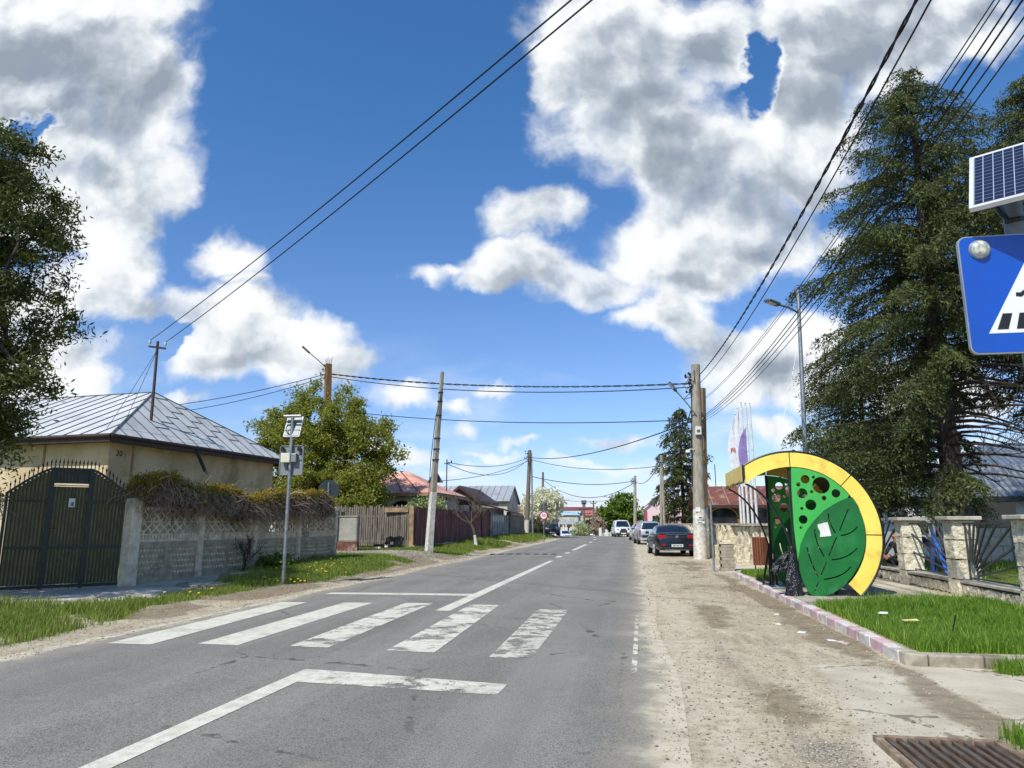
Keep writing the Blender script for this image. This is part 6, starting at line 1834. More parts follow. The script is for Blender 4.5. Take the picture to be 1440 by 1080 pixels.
def rrect(w, h, r, n=5):
    P = []
    for cx_, cy_, a0 in ((w - r, h - r, 0), (-w + r, h - r, 90), (-w + r, -h + r, 180), (w - r, -h + r, 270)):
        for k in range(n + 1):
            a = rad(a0 + 90 * k / n); P.append((cx_ + r * math.cos(a), cy_ + r * math.sin(a)))
    return P
yf = -.075
mb = MB(); mb.prism(rrect(S, S * .97, .035), (0, yf, cz), (1, 0, 0), UP, -.018); plate_ = mb.build('sign_plate', pm('sign_rim', '#9aa4ae', rough=.4, metal=.4, bump=0), t)
mb = MB(); mb.prism(rrect(S - .006, S * .97 - .006, .032), (0, yf - .0005, cz), (1, 0, 0), UP, .002); mb.build('blue_face', SBLUE, plate_)
def fl(poly, d, m, nm):
    mb = MB(); mb.prism(poly, (0, yf - d, cz), (1, 0, 0), UP, .001); return mb
mb = fl([(-.21, -.19), (.21, -.19), (0, .18)], .003, 0, '')
mb.build('white_triangle', SWHITE, plate_)
mb = MB()
def add(poly): mb.prism(poly, (0, yf - .005, cz), (1, 0, 0), UP, .001)
for k, (x0, x1) in enumerate(((-.165, -.115), (-.085, -.035), (.0, .05), (.085, .135))):
    add([(x0 - .008, -.172), (x1 - .012, -.172), (x1 + .012 - .01 * k, -.098), (x0 + .022 - .01 * k, -.098)])
add(circle(.012, .085, .026, 14))
add([(-.018, .05), (.03, .058), (.045, -.03), (-.005, -.035)])
add([(-.018, .05), (-.028, .02), (-.058, -.002), (-.075, .0), (-.078, -.018), (-.055, -.022), (-.01, .012)])
add([(.03, .055), (.075, .0), (.09, -.02), (.078, -.03), (.055, -.005), (.03, .02)])
add([(-.005, -.03), (.02, -.03), (-.02, -.10), (-.035, -.165), (-.062, -.16), (-.048, -.095)])
add([(.015, -.03), (.045, -.03), (.07, -.10), (.105, -.16), (.08, -.168), (.045, -.105)])
mb.build('pedestrian_symbol', pm('symbol_black', '#1c1d1f', rough=.35, bump=0), plate_)
for sx in (-1, 1):
    mb = MB(); mb.lathe([(.046, .0), (.046, -.012), (.040, -.02)], (sx * .205, yf, cz + .215), 24, axis='Y'); fr_ = mb.build('flasher', pm('lamp_rim', '#b9bcb8', rough=.3, metal=.5, bump=0), t, smooth=True)
    mb = MB(); mb.lathe([(.040, 0), (.034, -.010), (.02, -.016), (.0, -.018)], (sx * .205, yf - .018, cz + .215), 20, axis='Y'); mb.build('lens', pm('lamp_glass', '#cfd3c4', '#8f9488', scale=60, rough=.1, bump=.6, bscale=90, bdist=.004, spec=.9), fr_, smooth=True)
PANEL = None
def solar_mat():
    m, T, b_, out = new_mat('solar_cells')
    P = T.new('ShaderNodeTexCoord').outputs['UV']
    s = T.new('ShaderNodeSeparateXYZ'); T.put(s.inputs[0], P)
    def line(c, n, w): return T.ramp(T.m('ABSOLUTE', T.m('SUBTRACT', T.m('FRACT', T.m('ADD', T.m('MULTIPLY', c, n), .5)), .5)), 0, w + .02, 1, 0)
    g = T.m('MAXIMUM', line(s.outputs[0], 14.0, .045), T.m('MULTIPLY', line(s.outputs[1], 14.0, .04), .55))
    g = T.m('MAXIMUM', g, line(s.outputs[0], 2.0, .012))
    T.put(b_.inputs['Base Color'], T.mix(g, L('#16203a'), L('#aeb9c8')))
    b_.inputs['Roughness'].default_value = .25; b_.inputs['Specular IOR Level'].default_value = .5
    return m
pw_, ph_ = .60, .40
Rz = Matrix.Rotation(rad(-33), 3, 'Z') @ Matrix.Rotation(rad(58), 3, 'X')
pc = Vector((.05, -.23, cz + .55))
mb = MB(); mb.box(pc, (pw_, ph_, .025), Rz); pan = mb.build('solar_panel', pm('panel_frame', '#d9dcde', '#c9ccce', rough=.35, metal=.3, bump=0), t)
mb = MB(); mb.bar((0, 0, cz + .5), pc - Rz @ Vector((0, 0, .02)), .05, .03); mb.box(pc - Rz @ Vector((0, 0, .022)), (.2, .14, .02), Rz); mb.build('panel_bracket', DARK_METAL, t)
me = bpy.data.meshes.new('solar_cells')
hx, hy = pw_ / 2 - .016, ph_ / 2 - .016
me.from_pydata([tuple(pc + Rz @ Vector(q)) for q in ((-hx, -hy, .0145), (hx, -hy, .0145), (hx, hy, .0145), (-hx, hy, .0145))], [], [(0, 1, 2, 3)])
uvl = me.uv_layers.new(name='UVMap')
for i_, q in enumerate(((0, 0), (1, 0), (1, 1), (0, 1))): uvl.data[i_].uv = q
link('cells', me, [solar_mat()], pan)

# ------------------------------------------------------------------ litter
def scrap(name, label, x, y, poly, z=.012, mat=PAPER, rz=0.0, cat='litter', group=None, zz=None):
    o = thing(name, label, cat, (x, y, gzf(x, y) if zz is None else zz), rz, group)
    mb = MB()
    k = len(poly); vs = [(a, b, z + random.uniform(-.004, .012)) for a, b in poly] + [(a, b, z - .008) for a, b in poly]
    mb.add(vs, [tuple(range(k)), tuple(range(2 * k - 1, k - 1, -1))] + [(i, k + i, k + (i + 1) % k, (i + 1) % k) for i in range(k)])
    mb.build('scrap', mat, o)
PINKW = pm('pinkish_scrap', '#cdb9b0', '#b5a39a', bump=.3)
tri = [(-.07, -.04), (.05, -.05), (.08, .02), (-.02, .05)]
for (x, y, lb, m_) in ((2.50, 10.25, 'pale chip on the dirt close to the kerb, nearest the camera of the row', PAPER), (2.62, 10.0, 'pinkish chip lying against the kerb beside the pale chip', PINKW), (2.58, 10.12, 'broken plaster chip between two others at the kerb foot', PINKW), (2.30, 10.9, 'single white chip on the dirt a step away from the kerb', PAPER), (2.1, 11.7, 'small flat grey chip on the dirt beyond the white one', CONC_LIGHT), (2.35, 13.0, 'small white scrap on the dirt before the bus shelter', PAPER)):
    scrap('paper_scrap', lb, x, y, tri, mat=m_, rz=random.uniform(0, 6), group='scraps along the kerb')
scrap('wrapper', 'crumpled yellow wrapper on the lawn', 3.55, 10.45, [(-.11, -.03), (.10, -.045), (.12, .03), (-.09, .05)], z=.15, mat=pm('yellow_wrapper', '#d9c02a', '#dcdccb', scale=8, bump=.2), rz=.4)
scrap('paper_scrap', 'small white scrap on the lawn beyond the yellow wrapper', 3.45, 11.2, tri, z=.15)
t = thing('stick', 'short black stick standing slantwise in the lawn', 'stick', (3.78, 9.75, gzf(3.8, 9.7))); mb = MB(); mb.bar((-.05, 0, -.05), (.05, 0, .30), .016, .012); mb.build('shaft', BLACK, t)
t = thing('flat_bottle', 'flattened bluish plastic bottle on the kerb before the shelter', 'litter', (3.06, 16.5, .13)); mb = MB(); mb.lathe([(.01, -.13), (.035, -.12), (.04, 0), (.035, .1), (.012, .13), (.012, .17)], n=8, axis='X'); mb.v = [(x, y, z * .5 + .015) for x, y, z in mb.v]; mb.build('bottle', pm('bottle_blue', '#7c9bab', '#64808f', rough=.2, bump=.2), t, smooth=True)
t = thing('white_bundle', 'white bundle behind the low wall at the right edge of the fence', 'bundle', (7.05, 13.55, .12)); mb = MB(); mb.rough((0, 0, .32), (.3, .4, .42), .08, .05, seed=2); mb.rough((.02, .0, .05), (.34, .46, .3), .08, .05, seed=9); mb.build('cloth', WHITE, t, smooth=True)
# ------------------------------------------------------------------ people
SKIN = pm('skin', '#b98a6e', '#ab7c61', scale=20, rough=.6, bump=.05)
HAIR = pm('hair_dark', '#241a14', '#17110d', scale=30, rough=.6, bump=.4)
def person(label, loc, rz, J, top, trousers, shoes, hair=HAIR, scale=1.0, tz=None, long_sleeve=True, cap=None):
    """one continuous skinned body; J gives joint positions (pelvis frame); parts of clothing are coloured on the mesh"""
    o = thing('person', label, 'person', loc, rz)
    N = []; E_ = []; Rr = []; Z = []
    def add(p, r, parent, zone):
        N.append(Vector(p) * scale); Rr.append(r * scale); Z.append(zone)
        if parent is not None: E_.append((parent, len(N) - 1))
        return len(N) - 1
    pel = add(J['pelvis'], .125, None, 1)
    w = add(J['waist'], .115, pel, 0); ch = add(J['chest'], .135, w, 0); nk = add(J['neck'], .058, ch, 2)
    hd = Vector(J['head'])
    h0 = add(hd + Vector((0, -.01, -.06)), .072, nk, 2); h1 = add(hd + Vector((0, 0, .02)), .088, h0, 2); h2 = add(hd + Vector((0, .01, .09)), .070, h1, 2)
    ns = add(hd + Vector((0, -.105, -.01)), .014, h0, 2)
    for s in ('l', 'r'):
        sg = -1 if s == 'l' else 1
        hp_ = add(J['hip' + s], .095, pel, 1); kn = add(J['knee' + s], .065, hp_, 1); an = add(J['ankle' + s], .045, kn, 1)
        toe = add(Vector(J['ankle' + s]) + Vector((0, -.17, -.06)), .038, an, 3)
        sh_ = add(J['sho' + s], .062, ch, 0); el = add(J['elb' + s], .045, sh_, 0); wr = add(J['wri' + s], .032, el, 2)
        d = (Vector(J['wri' + s]) - Vector(J['elb' + s])).normalized()
        side = d.cross(Vector((0, 1, .2))).normalized()
        pm_ = add(Vector(J['wri' + s]) + d * .055, .030, wr, 2)
        for q in range(4):
            b = Vector(J['wri' + s]) + d * .10 + side * (.026 * (q - 1.5)); f1 = add(b, .0095, pm_, 2)
            f2 = add(b + d * (.035, .042, .038, .028)[q] + Vector((0, -.012, 0)), .0085, f1, 2); add(b + d * (.055, .066, .06, .045)[q] + Vector((0, -.032, -.008)), .0075, f2, 2)
        th_ = add(Vector(J['wri' + s]) + d * .045 - side * .045 * sg, .011, pm_, 2); add(Vector(J['wri' + s]) + d * .085 - side * .06 * sg + Vector((0, -.015, 0)), .009, th_, 2)
    me = bpy.data.meshes.new('body'); me.from_pydata([tuple(p) for p in N], E_, [])
    ob = bpy.data.objects.new('body', me); COL.objects.link(ob)
    sk = ob.modifiers.new('skin', 'SKIN'); sk.use_smooth_shade = True
    for i, d in enumerate(me.skin_vertices[0].data): d.radius = (Rr[i], Rr[i]); d.use_root = (i == 0)
    sub = ob.modifiers.new('sub', 'SUBSURF'); sub.levels = 2; sub.render_levels = 2
    dg = bpy.context.evaluated_depsgraph_get(); dg.update()
    m2 = bpy.data.meshes.new_from_object(ob.evaluated_get(dg))
    bpy.data.objects.remove(ob)
    m2.name = 'body'
    m2.materials.clear()
    b = link('body', m2, [top, trousers, SKIN, shoes], o)
    for p in m2.polygons:
        c = p.center; k = min(range(len(N)), key=lambda i: (N[i] - c).length - Rr[i] * .6)
        p.material_index = Z[k]; p.use_smooth = True
    hm = MB(); hc = hd * scale + Vector((0, .02, .06)) * scale
    hm.sphere(hc, .105 * scale, 12, sc=(.92, 1.0, .95)); hm.v = [v for v in hm.v]
    hm.sphere(hd * scale + Vector((0, .05, -.02)) * scale, .085 * scale, 10, sc=(.9, .7, 1.1))
    hm.build('hair', hair, o, smooth=True)
    if cap:
        cm_ = MB(); cm_.sphere(hc + Vector((0, -.005, .035)) * scale, .108 * scale, 12, sc=(.95, 1.02, .8)); cm_.box(hc + Vector((0, -.13, .03)) * scale, (.13 * scale, .1 * scale, .015)); cm_.build('cap', cap, o, smooth=True)
    fm = MB()
    for sx in (-1, 1): fm.sphere(hd * scale + Vector((sx * .032, -.083, .02)) * scale, .011 * scale, 6)
    fm.box(hd * scale + Vector((0, -.085, -.055)) * scale, (.045 * scale, .008 * scale, .01 * scale)); fm.build('face', HAIR, o)
    em = MB()
    for sx in (-1, 1): em.sphere(hd * scale + Vector((sx * .092, .005, .0)) * scale, .028 * scale, 8, sc=(.4, .8, 1))
    em.build('ears', SKIN, o, smooth=True)
    return o
STAND = dict(pelvis=(0, 0, .95), waist=(0, 0, 1.1), chest=(0, 0, 1.33), neck=(0, .01, 1.5), head=(0, -.01, 1.64), hipl=(-.1, 0, .9), hipr=(.1, 0, .9), kneel=(-.1, -.03, .5), kneer=(.11, -.05, .5),
             anklel=(-.11, .02, .09), ankler=(.13, .0, .09), shol=(-.19, 0, 1.42), shor=(.19, 0, 1.42), elbl=(-.27, .02, 1.14), elbr=(.27, -.05, 1.15), wril=(-.25, -.16, .92), wrir=(.20, -.26, 1.08))
DENIM = pm('denim', '#24407a', '#1c3466', scale=12, rough=.8, bump=.3); NAVY = pm('navy_cloth', '#1d2440', '#161b31', scale=10, rough=.85, bump=.3)
BLK = pm('black_cloth', '#15161a', '#1f2024', scale=10, rough=.85, bump=.3); PINK = pm('pink_cloth', '#a8326a', '#8e2a5c', scale=10, rough=.85, bump=.3); SHOE = pm('shoe', '#26221f', bump=.1)
gp_ = AT(1313, 780, 18.6)
J = dict(STAND); J.update(chest=(.02, -.22, 1.22), neck=(.03, -.33, 1.33), head=(.04, -.42, 1.40), waist=(0, -.08, 1.08), shol=(-.17, -.22, 1.28), shor=(.2, -.22, 1.28), elbl=(-.2, -.36, 1.02), elbr=(.24, -.4, 1.04), wril=(-.1, -.55, .88), wrir=(.14, -.58, .9))
person('person in navy top and blue jeans bending beside the blue frame behind the fence', (gp_.x, 18.6, .12), rad(-120), J, NAVY, DENIM, SHOE, scale=.78, cap=PAPER)
sp_ = AT(1266, 780, 20.3)
J = dict(pelvis=(0, 0, .42), waist=(0, .0, .56), chest=(0, -.05, .80), neck=(0, -.07, .96), head=(0, -.1, 1.09), hipl=(-.1, -.03, .4), hipr=(.1, -.03, .4), kneel=(-.14, -.42, .46), kneer=(.14, -.42, .46), anklel=(-.13, -.45, .09), ankler=(.13, -.45, .09),
         shol=(-.19, -.05, .88), shor=(.19, -.05, .88), elbl=(-.25, -.2, .62), elbr=(.25, -.2, .62), wril=(-.12, -.42, .56), wrir=(.12, -.42, .56))
pr2 = person('person in black clothes sitting behind the grille next to the shelter', (sp_.x, 20.3, .12), rad(-60), J, BLK, BLK, SHOE)
t = thing('low_stool', 'low dark seat under the person in black behind the fence', 'stool', (sp_.x, 20.3, .12), rad(-60))
mb = MB(); mb.box((0, .02, .29), (.4, .36, .05)); mb.build('seat', WOOD_DARK, t)
for sx in (-.15, .15):
    for sy in (-.12, .14):
        mb = MB(); mb.box((sx, sy, .13), (.05, .05, .28)); mb.build('leg', WOOD_DARK, t)
wp = AT(896.5, 745, 57.5)
person('person in a pink jacket standing at the roadside beside the silver car', (wp.x, 57.5, gzf(wp.x, 57.5)), rad(30), STAND, PINK, NAVY, SHOE)
# ------------------------------------------------------------------ cars
TYRE = pm('tyre', '#1a1a1b', '#242423', rough=.9, bump=.2); RIM = pm('rim', '#9fa3a6', '#83878a', rough=.35, metal=.6, bump=0)
RIM_W = pm('rim_pale', '#c5c8ca', '#aeb2b5', rough=.35, metal=.4, bump=0)
CGLASS = pm('car_glass', '#1c252c', '#141b21', rough=.05, bump=0, spec=1.0)
TRIM = pm('car_trim', '#17181a', '#1f2022', rough=.6, bump=.05)
RED_L = pm('tail_lamp', '#b3121b', '#8f0d15', scale=20, rough=.15, bump=0, spec=.8); CLEAR_L = pm('head_lamp', '#c9d0d4', '#aab2b8', rough=.1, bump=0, spec=.9)
PLATE = pm('number_plate', '#dfe0dc', '#d2d3cf', rough=.4, bump=0); CHROME = pm('chrome', '#c0c3c6', rough=.2, metal=.9, bump=0)
def carpaint(name, c, c2=None, metal=.3): return pm(name, c, c2, scale=3, rough=.32, metal=metal, bump=0, coat=.6, grime=None)
def car(name, label, loc, rz, kind, paint, rim=RIM, plate_text=None, group=None, cat='car'):
    """local frame: +y is the front, x across, z up"""
    o = thing(name, label, cat, loc, rz, group)
    K = dict(sedan=dict(L=4.8, W=1.85, H=1.45, deck=[(-2.4, .78), (-2.3, 1.04), (-1.75, 1.07), (0, .98), (1.0, .97), (1.9, .86), (2.25, .74), (2.4, .58)], cab=(-1.85, 1.15, -.95, .25), zb=1.0, wb=1.38, wr=.33),
             mpv=dict(L=4.4, W=1.83, H=1.66, deck=[(-2.2, .95), (-2.15, 1.06), (0, 1.03), (1.15, 1.04), (1.75, .95), (2.05, .80), (2.2, .6)], cab=(-2.12, 1.55, -1.85, .45), zb=1.04, wb=1.36, wr=.33),
             van=dict(L=4.7, W=1.92, H=1.88, deck=[(-2.35, 1.0), (-2.3, 1.15), (0, 1.15), (1.3, 1.14), (1.95, 1.02), (2.25, .86), (2.35, .6)], cab=(-2.28, 1.72, -2.2, .75), zb=1.12, wb=1.5, wr=.34),
             suv=dict(L=4.6, W=1.80, H=1.78, deck=[(-2.3, .95), (-2.25, 1.12), (0, 1.10), (.9, 1.10), (1.9, 1.04), (2.2, .98), (2.3, .7)], cab=(-2.2, 1.0, -2.1, .45), zb=1.08, wb=1.3, wr=.38),
             hatch=dict(L=4.1, W=1.75, H=1.47, deck=[(-2.05, .85), (-2.0, 1.0), (0, .97), (1.0, .96), (1.6, .86), (1.95, .72), (2.05, .56)], cab=(-1.95, 1.35, -1.55, .3), zb=.96, wb=1.25, wr=.31))[kind]
    Lg, W, H, zb = K['L'], K['W'], K['H'], K['zb']; hw = W / 2
    def deck(y):
        D = K['deck']
        for (a, za), (b, zb_) in zip(D[:-1], D[1:]):
            if y <= b: return za + (zb_ - za) * (y - a) / (b - a)
        return D[-1][1]
    ys = [-Lg / 2, -Lg / 2 + .06, -Lg / 2 + .2, -Lg / 2 + .5] + list(np.linspace(-Lg / 2 + .9, Lg / 2 - .9, 7)) + [Lg / 2 - .5, Lg / 2 - .22, Lg / 2 - .07, Lg / 2]
    mb = MB(); rings = []
    for y in ys:
        e = max(0, (abs(y) - (Lg / 2 - .6)) / .6); w = hw * (1 - .13 * e ** 2.2); zt = deck(y); zs = .26 + .10 * e ** 2
        pr = [(-w * .90, zs), (-w * .985, zs + .1), (-w, .52), (-w * .995, zt * .78), (-w * .955, zt - .05), (-w * .86, zt), (-w * .4, zt + .022), (0, zt + .028)]
        pr = pr + [(-x, z) for x, z in pr[-2::-1]]
        rings.append([(x, y, z) for x, z in pr])
    k = len(rings[0]); vs = [p for r in rings for p in r]; fs = []
    for i in range(len(rings) - 1):
        for j in range(k - 1): fs.append((i * k + j, i * k + j + 1, (i + 1) * k + j + 1, (i + 1) * k + j))
        fs.append((i * k + k - 1, i * k, (i + 1) * k, (i + 1) * k + k - 1))
    fs.append(tuple(range(k))[::-1]); fs.append(tuple((len(rings) - 1) * k + j for j in range(k)))
    mb.add(vs, fs); mb.build('body', paint, o, smooth=True)
    # cabin
    yr0, yf0, yr1, yf1 = K['cab']
    def ring(t):
        q = t ** 1.0; yr = yr0 + (yr1 - yr0) * q; yf = yf0 + (yf1 - yf0) * q
        w = hw * (.93 - .21 * t); z = zb - .03 + (H - .05 - zb + .03) * t
        return yr, yf, w, z
    mb = MB(); lv = [0, .3, .6, .85, .95, 1.0]; vs = []
    for t in lv:
        yr, yf, w, z = ring(t); ins = 0 if t < .9 else (.03 if t < .99 else .09)
        yr += ins; yf -= ins * 1.5; w -= ins; z += 0
        c = .16 * (yf - yr) * .3 + .05
        for (x, y) in ((-w, yr + c), (-w + .12, yr + .02), (0, yr - .03), (w - .12, yr + .02), (w, yr + c), (w + .012, (yr + yf) / 2), (w, yf - c), (w - .14, yf - .03), (0, yf + .06), (-w + .14, yf - .03), (-w, yf - c), (-w - .012, (yr + yf) / 2)):
            vs.append((x, y, z + (.05 * (1 - (x / w) ** 2) if t > .99 else 0)))
    n = 12; fs = []
    for i in range(len(lv) - 1):
        for j in range(n): fs.append((i * n + j, i * n + (j + 1) % n, (i + 1) * n + (j + 1) % n, (i + 1) * n + j))
    fs.append(tuple((len(lv) - 1) * n + j for j in range(n)))
    mb.add(vs, fs); mb.build('cabin', paint, o, smooth=True)
    def face(nm, side, t0, t1, inset):
        m_ = MB()
        g = []
        for t in (t0, t1):
            yr, yf, w, z = ring(t)
            if side == 'rear': g.append([(-w + inset, yr - .012, z), (-w * .5, yr - .04, z), (w * .5, yr - .04, z), (w - inset, yr - .012, z)])
            elif side == 'front': g.append([(-w + inset, yf + .0, z), (-w * .5, yf + .065, z), (w * .5, yf + .065, z), (w - inset, yf + .0, z)])
            else:
                s = -1 if side == 'left' else 1
                c = .16 * (yf - yr) * .3 + .05
                ya, yb_ = yr + c + inset, yf - c - inset * .6
                g.append([(s * (w + .012), ya, z), (s * (w + .022), ya + (yb_ - ya) * .36, z), (s * (w + .022), ya + (yb_ - ya) * .66, z), (s * (w + .012), yb_, z)])
        m_.add(g[0] + g[1], [(0, 1, 5, 4), (1, 2, 6, 5), (2, 3, 7, 6)] if side in ('rear', 'right') else [(1, 0, 4, 5), (2, 1, 5, 6), (3, 2, 6, 7)])
        return m_.build(nm, CGLASS, o)
    face('rear_window', 'rear', .10, .88, .16 if kind != 'van' else .2); face('windscreen', 'front', .06, .9, .13)
    face('side_window', 'left', .12, .84, .10); face('side_window', 'right', .12, .84, .10)
    # wheels
    for sx in (-1, 1):
        for sy in (-1, 1):
            c = (sx * (hw - .10), sy * K['wb'], K['wr']); r = K['wr']
            m_ = MB(); m_.lathe([(r * .66, -.10), (r * .93, -.105), (r, -.07), (r, .07), (r * .93, .105), (r * .66, .10)], c, 20, axis='X'); wh = m_.build('wheel', TYRE, o, smooth=True)
            m_ = MB(); m_.lathe([(r * .68, 0), (r * .62, sx * .02), (r * .2, sx * .0), (r * .12, sx * .03), (.001, sx * .03)], (c[0] + sx * .095, c[1], c[2]), 18, axis='X')
            for q in range(5):
                a = 2 * PI * q / 5; m_.bar((c[0] + sx * .118, c[1], c[2]), (c[0] + sx * .115, c[1] + r * .62 * math.cos(a), c[2] + r * .62 * math.sin(a)), .05, .02)
            m_.build('rim', rim, wh)
            m_ = MB(); m_.lathe([(r * 1.16, 0), (r * 1.16, sx * .012), (r * 1.0, sx * .012)], (sx * (hw - .008), c[1], c[2] + .02), 20, axis='X'); m_.build('wheel_arch', TRIM, o)
    e = Lg / 2
    # bumpers, lamps, plate
    m_ = MB(); m_.box((0, -e + .05, .36), (W * .84, .14, .16)); m_.build('rear_bumper', TRIM if kind in ('van', 'suv') else paint, o, bevel=.04)
    m_ = MB(); m_.box((0, e - .06, .36), (W * .86, .16, .2)); m_.build('front_bumper', TRIM if kind in ('van', 'suv') else paint, o, bevel=.04)
    for sx in (-1, 1):
        m_ = MB()
        if kind == 'sedan': m_.box((sx * (hw - .26), -e + .10, .88), (.36, .16, .19))
        elif kind == 'mpv': m_.prism([(-.10, -.32), (.10, -.30), (.09, .2), (-.02, .2)] if sx > 0 else [(-.10, -.30), (.10, -.32), (.02, .2), (-.09, .2)], (sx * (hw - .18), -e + .0, .85), (1, 0, 0), UP, -.1)
        else: m_.box((sx * (hw - .14), -e + .07, .85), (.13, .1, .3))
        m_.build('tail_lamp', RED_L, o, bevel=.02)
        m_ = MB(); m_.box((sx * (hw - .32), e - .10, .70 if kind not in ('van', 'suv') else .84), (.36, .16, .15 if kind != 'suv' else .18)); m_.build('headlight', CLEAR_L, o, bevel=.03)
        m_ = MB(); m_.box((sx * (hw + .09), yf0 - .45, zb + .05), (.17, .10, .13)); m_.build('mirror', TRIM if kind != 'sedan' else paint, o, bevel=.02)
        m_ = MB(); m_.box((sx * (hw + .004), .12, zb - .16), (.012, .18, .03)); m_.box((sx * (hw + .004), -.85, zb - .16), (.012, .18, .03)); m_.build('door_handle', TRIM, o)
    m_ = MB(); m_.box((0, e - .0, .62), (W * .42, .05, .18 if kind != 'van' else .26)); m_.build('grille', TRIM, o, bevel=.01)
    zp = dict(sedan=.50, mpv=.78, van=.8, suv=.8, hatch=.72)[kind]
    m_ = MB(); m_.box((0, -e - .012 - (.02 if kind == 'sedan' else 0), zp), (.52, .012, .12)); p_ = m_.build('number_plate', PLATE, o)
    m_ = MB()
    for q in range(7): m_.box((-.19 + q * .062, -e - .02 - (.02 if kind == 'sedan' else 0), zp), (.035, .004, .07))
    m_.build('plate_characters', TRIM, p_)
    m_ = MB(); m_.box((0, e + .045, .42), (.52, .012, .12)); m_.build('number_plate', PLATE, o)
    if kind == 'sedan':
        m_ = MB(); m_.box((0, -e + .045, 1.0), (1.0, .02, .02)); m_.build('boot_trim', CHROME, o)
        m_ = MB(); m_.prism([(-.05, -.05), (.05, -.05), (.06, .03), (0, .07), (-.06, .03)], (0, -e + .0, .90), (1, 0, 0), UP, .03); m_.build('badge', CHROME, o)
        m_ = MB(); m_.box((0, -e + .02, .32), (1.1, .08, .06)); m_.build('diffuser', CHROME, o)
        m_ = MB()
        for sx in (-1, 1): m_.box((sx * .62, -e - .005, .52), (.2, .02, .05))
        m_.build('reflector', RED_L, o)
    if kind == 'mpv':
        m_ = MB(); m_.box((0, -e + .0, .60), (W * .70, .08, .18)); m_.build('bumper_strip', TRIM, o, bevel=.03)
        m_ = MB(); m_.box((0, -e + .02, .30), (W * .6, .08, .12)); m_.build('diffuser', TRIM, o)
    if kind == 'van':
        m_ = MB(); m_.box((0, e - .02, .88), (.62, .06, .10)); m_.build('grille_top', TRIM, o)
    return o
DARK_BLUE = carpaint('paint_dark_blue', '#18222d', '#141d27'); SILVER = carpaint('paint_silver', '#b3bac0', '#a7aeb5', .4); WHITE_C = carpaint('paint_white', '#d7d9d9', '#cdd0d0', 0); NAVY_C = carpaint('paint_navy', '#22263a', '#1b1e30')
sx_ = AT(948, 780, 34.2)
car('parked_car', 'dark blue sedan with red tail lamps parked beside the concrete pole', (1.80, 36.6, gzf(1.8, 36.6)), rad(5.0), 'sedan', DARK_BLUE, rim=RIM_W)
car('parked_car', 'silver people carrier parked in front of the dark blue sedan', (1.12, 55.0, gzf(1.1, 55)), rad(5), 'mpv', SILVER)
car('parked_car', 'white hatchback mostly hidden beyond the silver people carrier', (.72, 65.5, gzf(.8, 65)), rad(7), 'hatch', WHITE_C)
car('delivery_van', 'white van parked facing the camera at the right side of the far road', (-1.25, 83.5, gzf(-1.3, 83)), rad(187), 'van', WHITE_C, cat='van')
car('parked_car', 'dark boxy four-wheel drive parked by the blossoming tree across the road', (-9.15, 82.5, gzf(-9.1, 82)), rad(190), 'suv', NAVY_C)
car('parked_car', 'white car farthest left, beyond the crest of the road', (-10.6, 114, gzf(-10.6, 114) + .02), rad(200), 'hatch', WHITE_C, group='white cars beyond the crest')
car('parked_car', 'white car beyond the crest at the foot of the far pylon', (-7.0, 116, gzf(-7, 116) + .02), rad(195), 'hatch', WHITE_C, group='white cars beyond the crest')
car('parked_car', 'silver car between the two white cars beyond the crest', (-8.9, 119, gzf(-9, 119) + .02), rad(120), 'mpv', SILVER, group='white cars beyond the crest')

# ------------------------------------------------------------------ road signs far off and the rubber hump
sg = AT(764.5, 725, 56)
t = thing('speed_sign', 'round speed limit sign reading 30 under the dark back of a triangular plate', 'road sign', (sg.x, 56, gzf(sg.x, 56)))
z30 = sg.z - gzf(sg.x, 56)
mb = MB(); mb.tube([(0, .05, -.1), (0, .05, z30 + 1.15)], .035, 8); mb.build('pole', STEEL, t, smooth=True)
mb = MB(); mb.lathe([(.34, 0), (.34, -.015)], (0, 0, z30), 28, axis='Y'); pl_ = mb.build('sign_plate', pm('sign_red', '#b5202a', '#a81c26', rough=.35, bump=0), t)
mb = MB(); mb.lathe([(.245, 0), (.245, -.004)], (0, -.017, z30), 28, axis='Y'); mb.build('sign_face', SWHITE, pl_)
text_mb('30', .33, .004, lambda x, y, z: Vector((x, -.026 - z, z30 + y))).build('lettering', pm('symbol_black2', '#1c1d1f', bump=0), pl_)
mb = MB(); mb.prism([(-.42, 0), (.42, 0), (0, .72)], (0, .03, z30 + .36), (1, 0, 0), UP, -.015); mb.build('triangle_plate', pm('triangle_back2', '#4f555a', '#43494e', rough=.5, metal=.3, bump=.02), t)
ws = AT(871.5, 735, 88)
t = thing('warning_sign', 'white triangular warning sign with red border above the white van', 'road sign', (ws.x, 88, gzf(ws.x, 88)))
zz = ws.z - gzf(ws.x, 88)
mb = MB(); mb.tube([(0, .04, -.1), (0, .04, zz + .1)], .04, 8); mb.build('pole', STEEL, t)
mb = MB(); mb.prism([(-.48, -.35), (.48, -.35), (0, .48)], (0, 0, zz), (1, 0, 0), UP, .015); p_ = mb.build('sign_plate', pm('sign_red'  , '#b5202a'), t)
mb = MB(); mb.prism([(-.32, -.26), (.32, -.26), (0, .29)], (0, -.02, zz), (1, 0, 0), UP, .003); mb.build('sign_face', SWHITE, p_)
RUB = pm('rubber', '#2a2a29', '#383633', rough=.9, bump=.4)
t = thing('speed_hump', 'row of dark worn rubber hump segments across the oncoming lane', 'speed hump', (-5.5, 35.2, .02))
for k in range(8):
    x = -6.75 + k * .43
    mb = MB(); mb.prism([(-.22, 0), (.22, 0), (.14, .03), (-.14, .03)], (x + 5.5 - .15, .0, rz_(x, 35.2) - .018), (0, 1, 0), UP, .20); mb.build('segment', RUB, t)

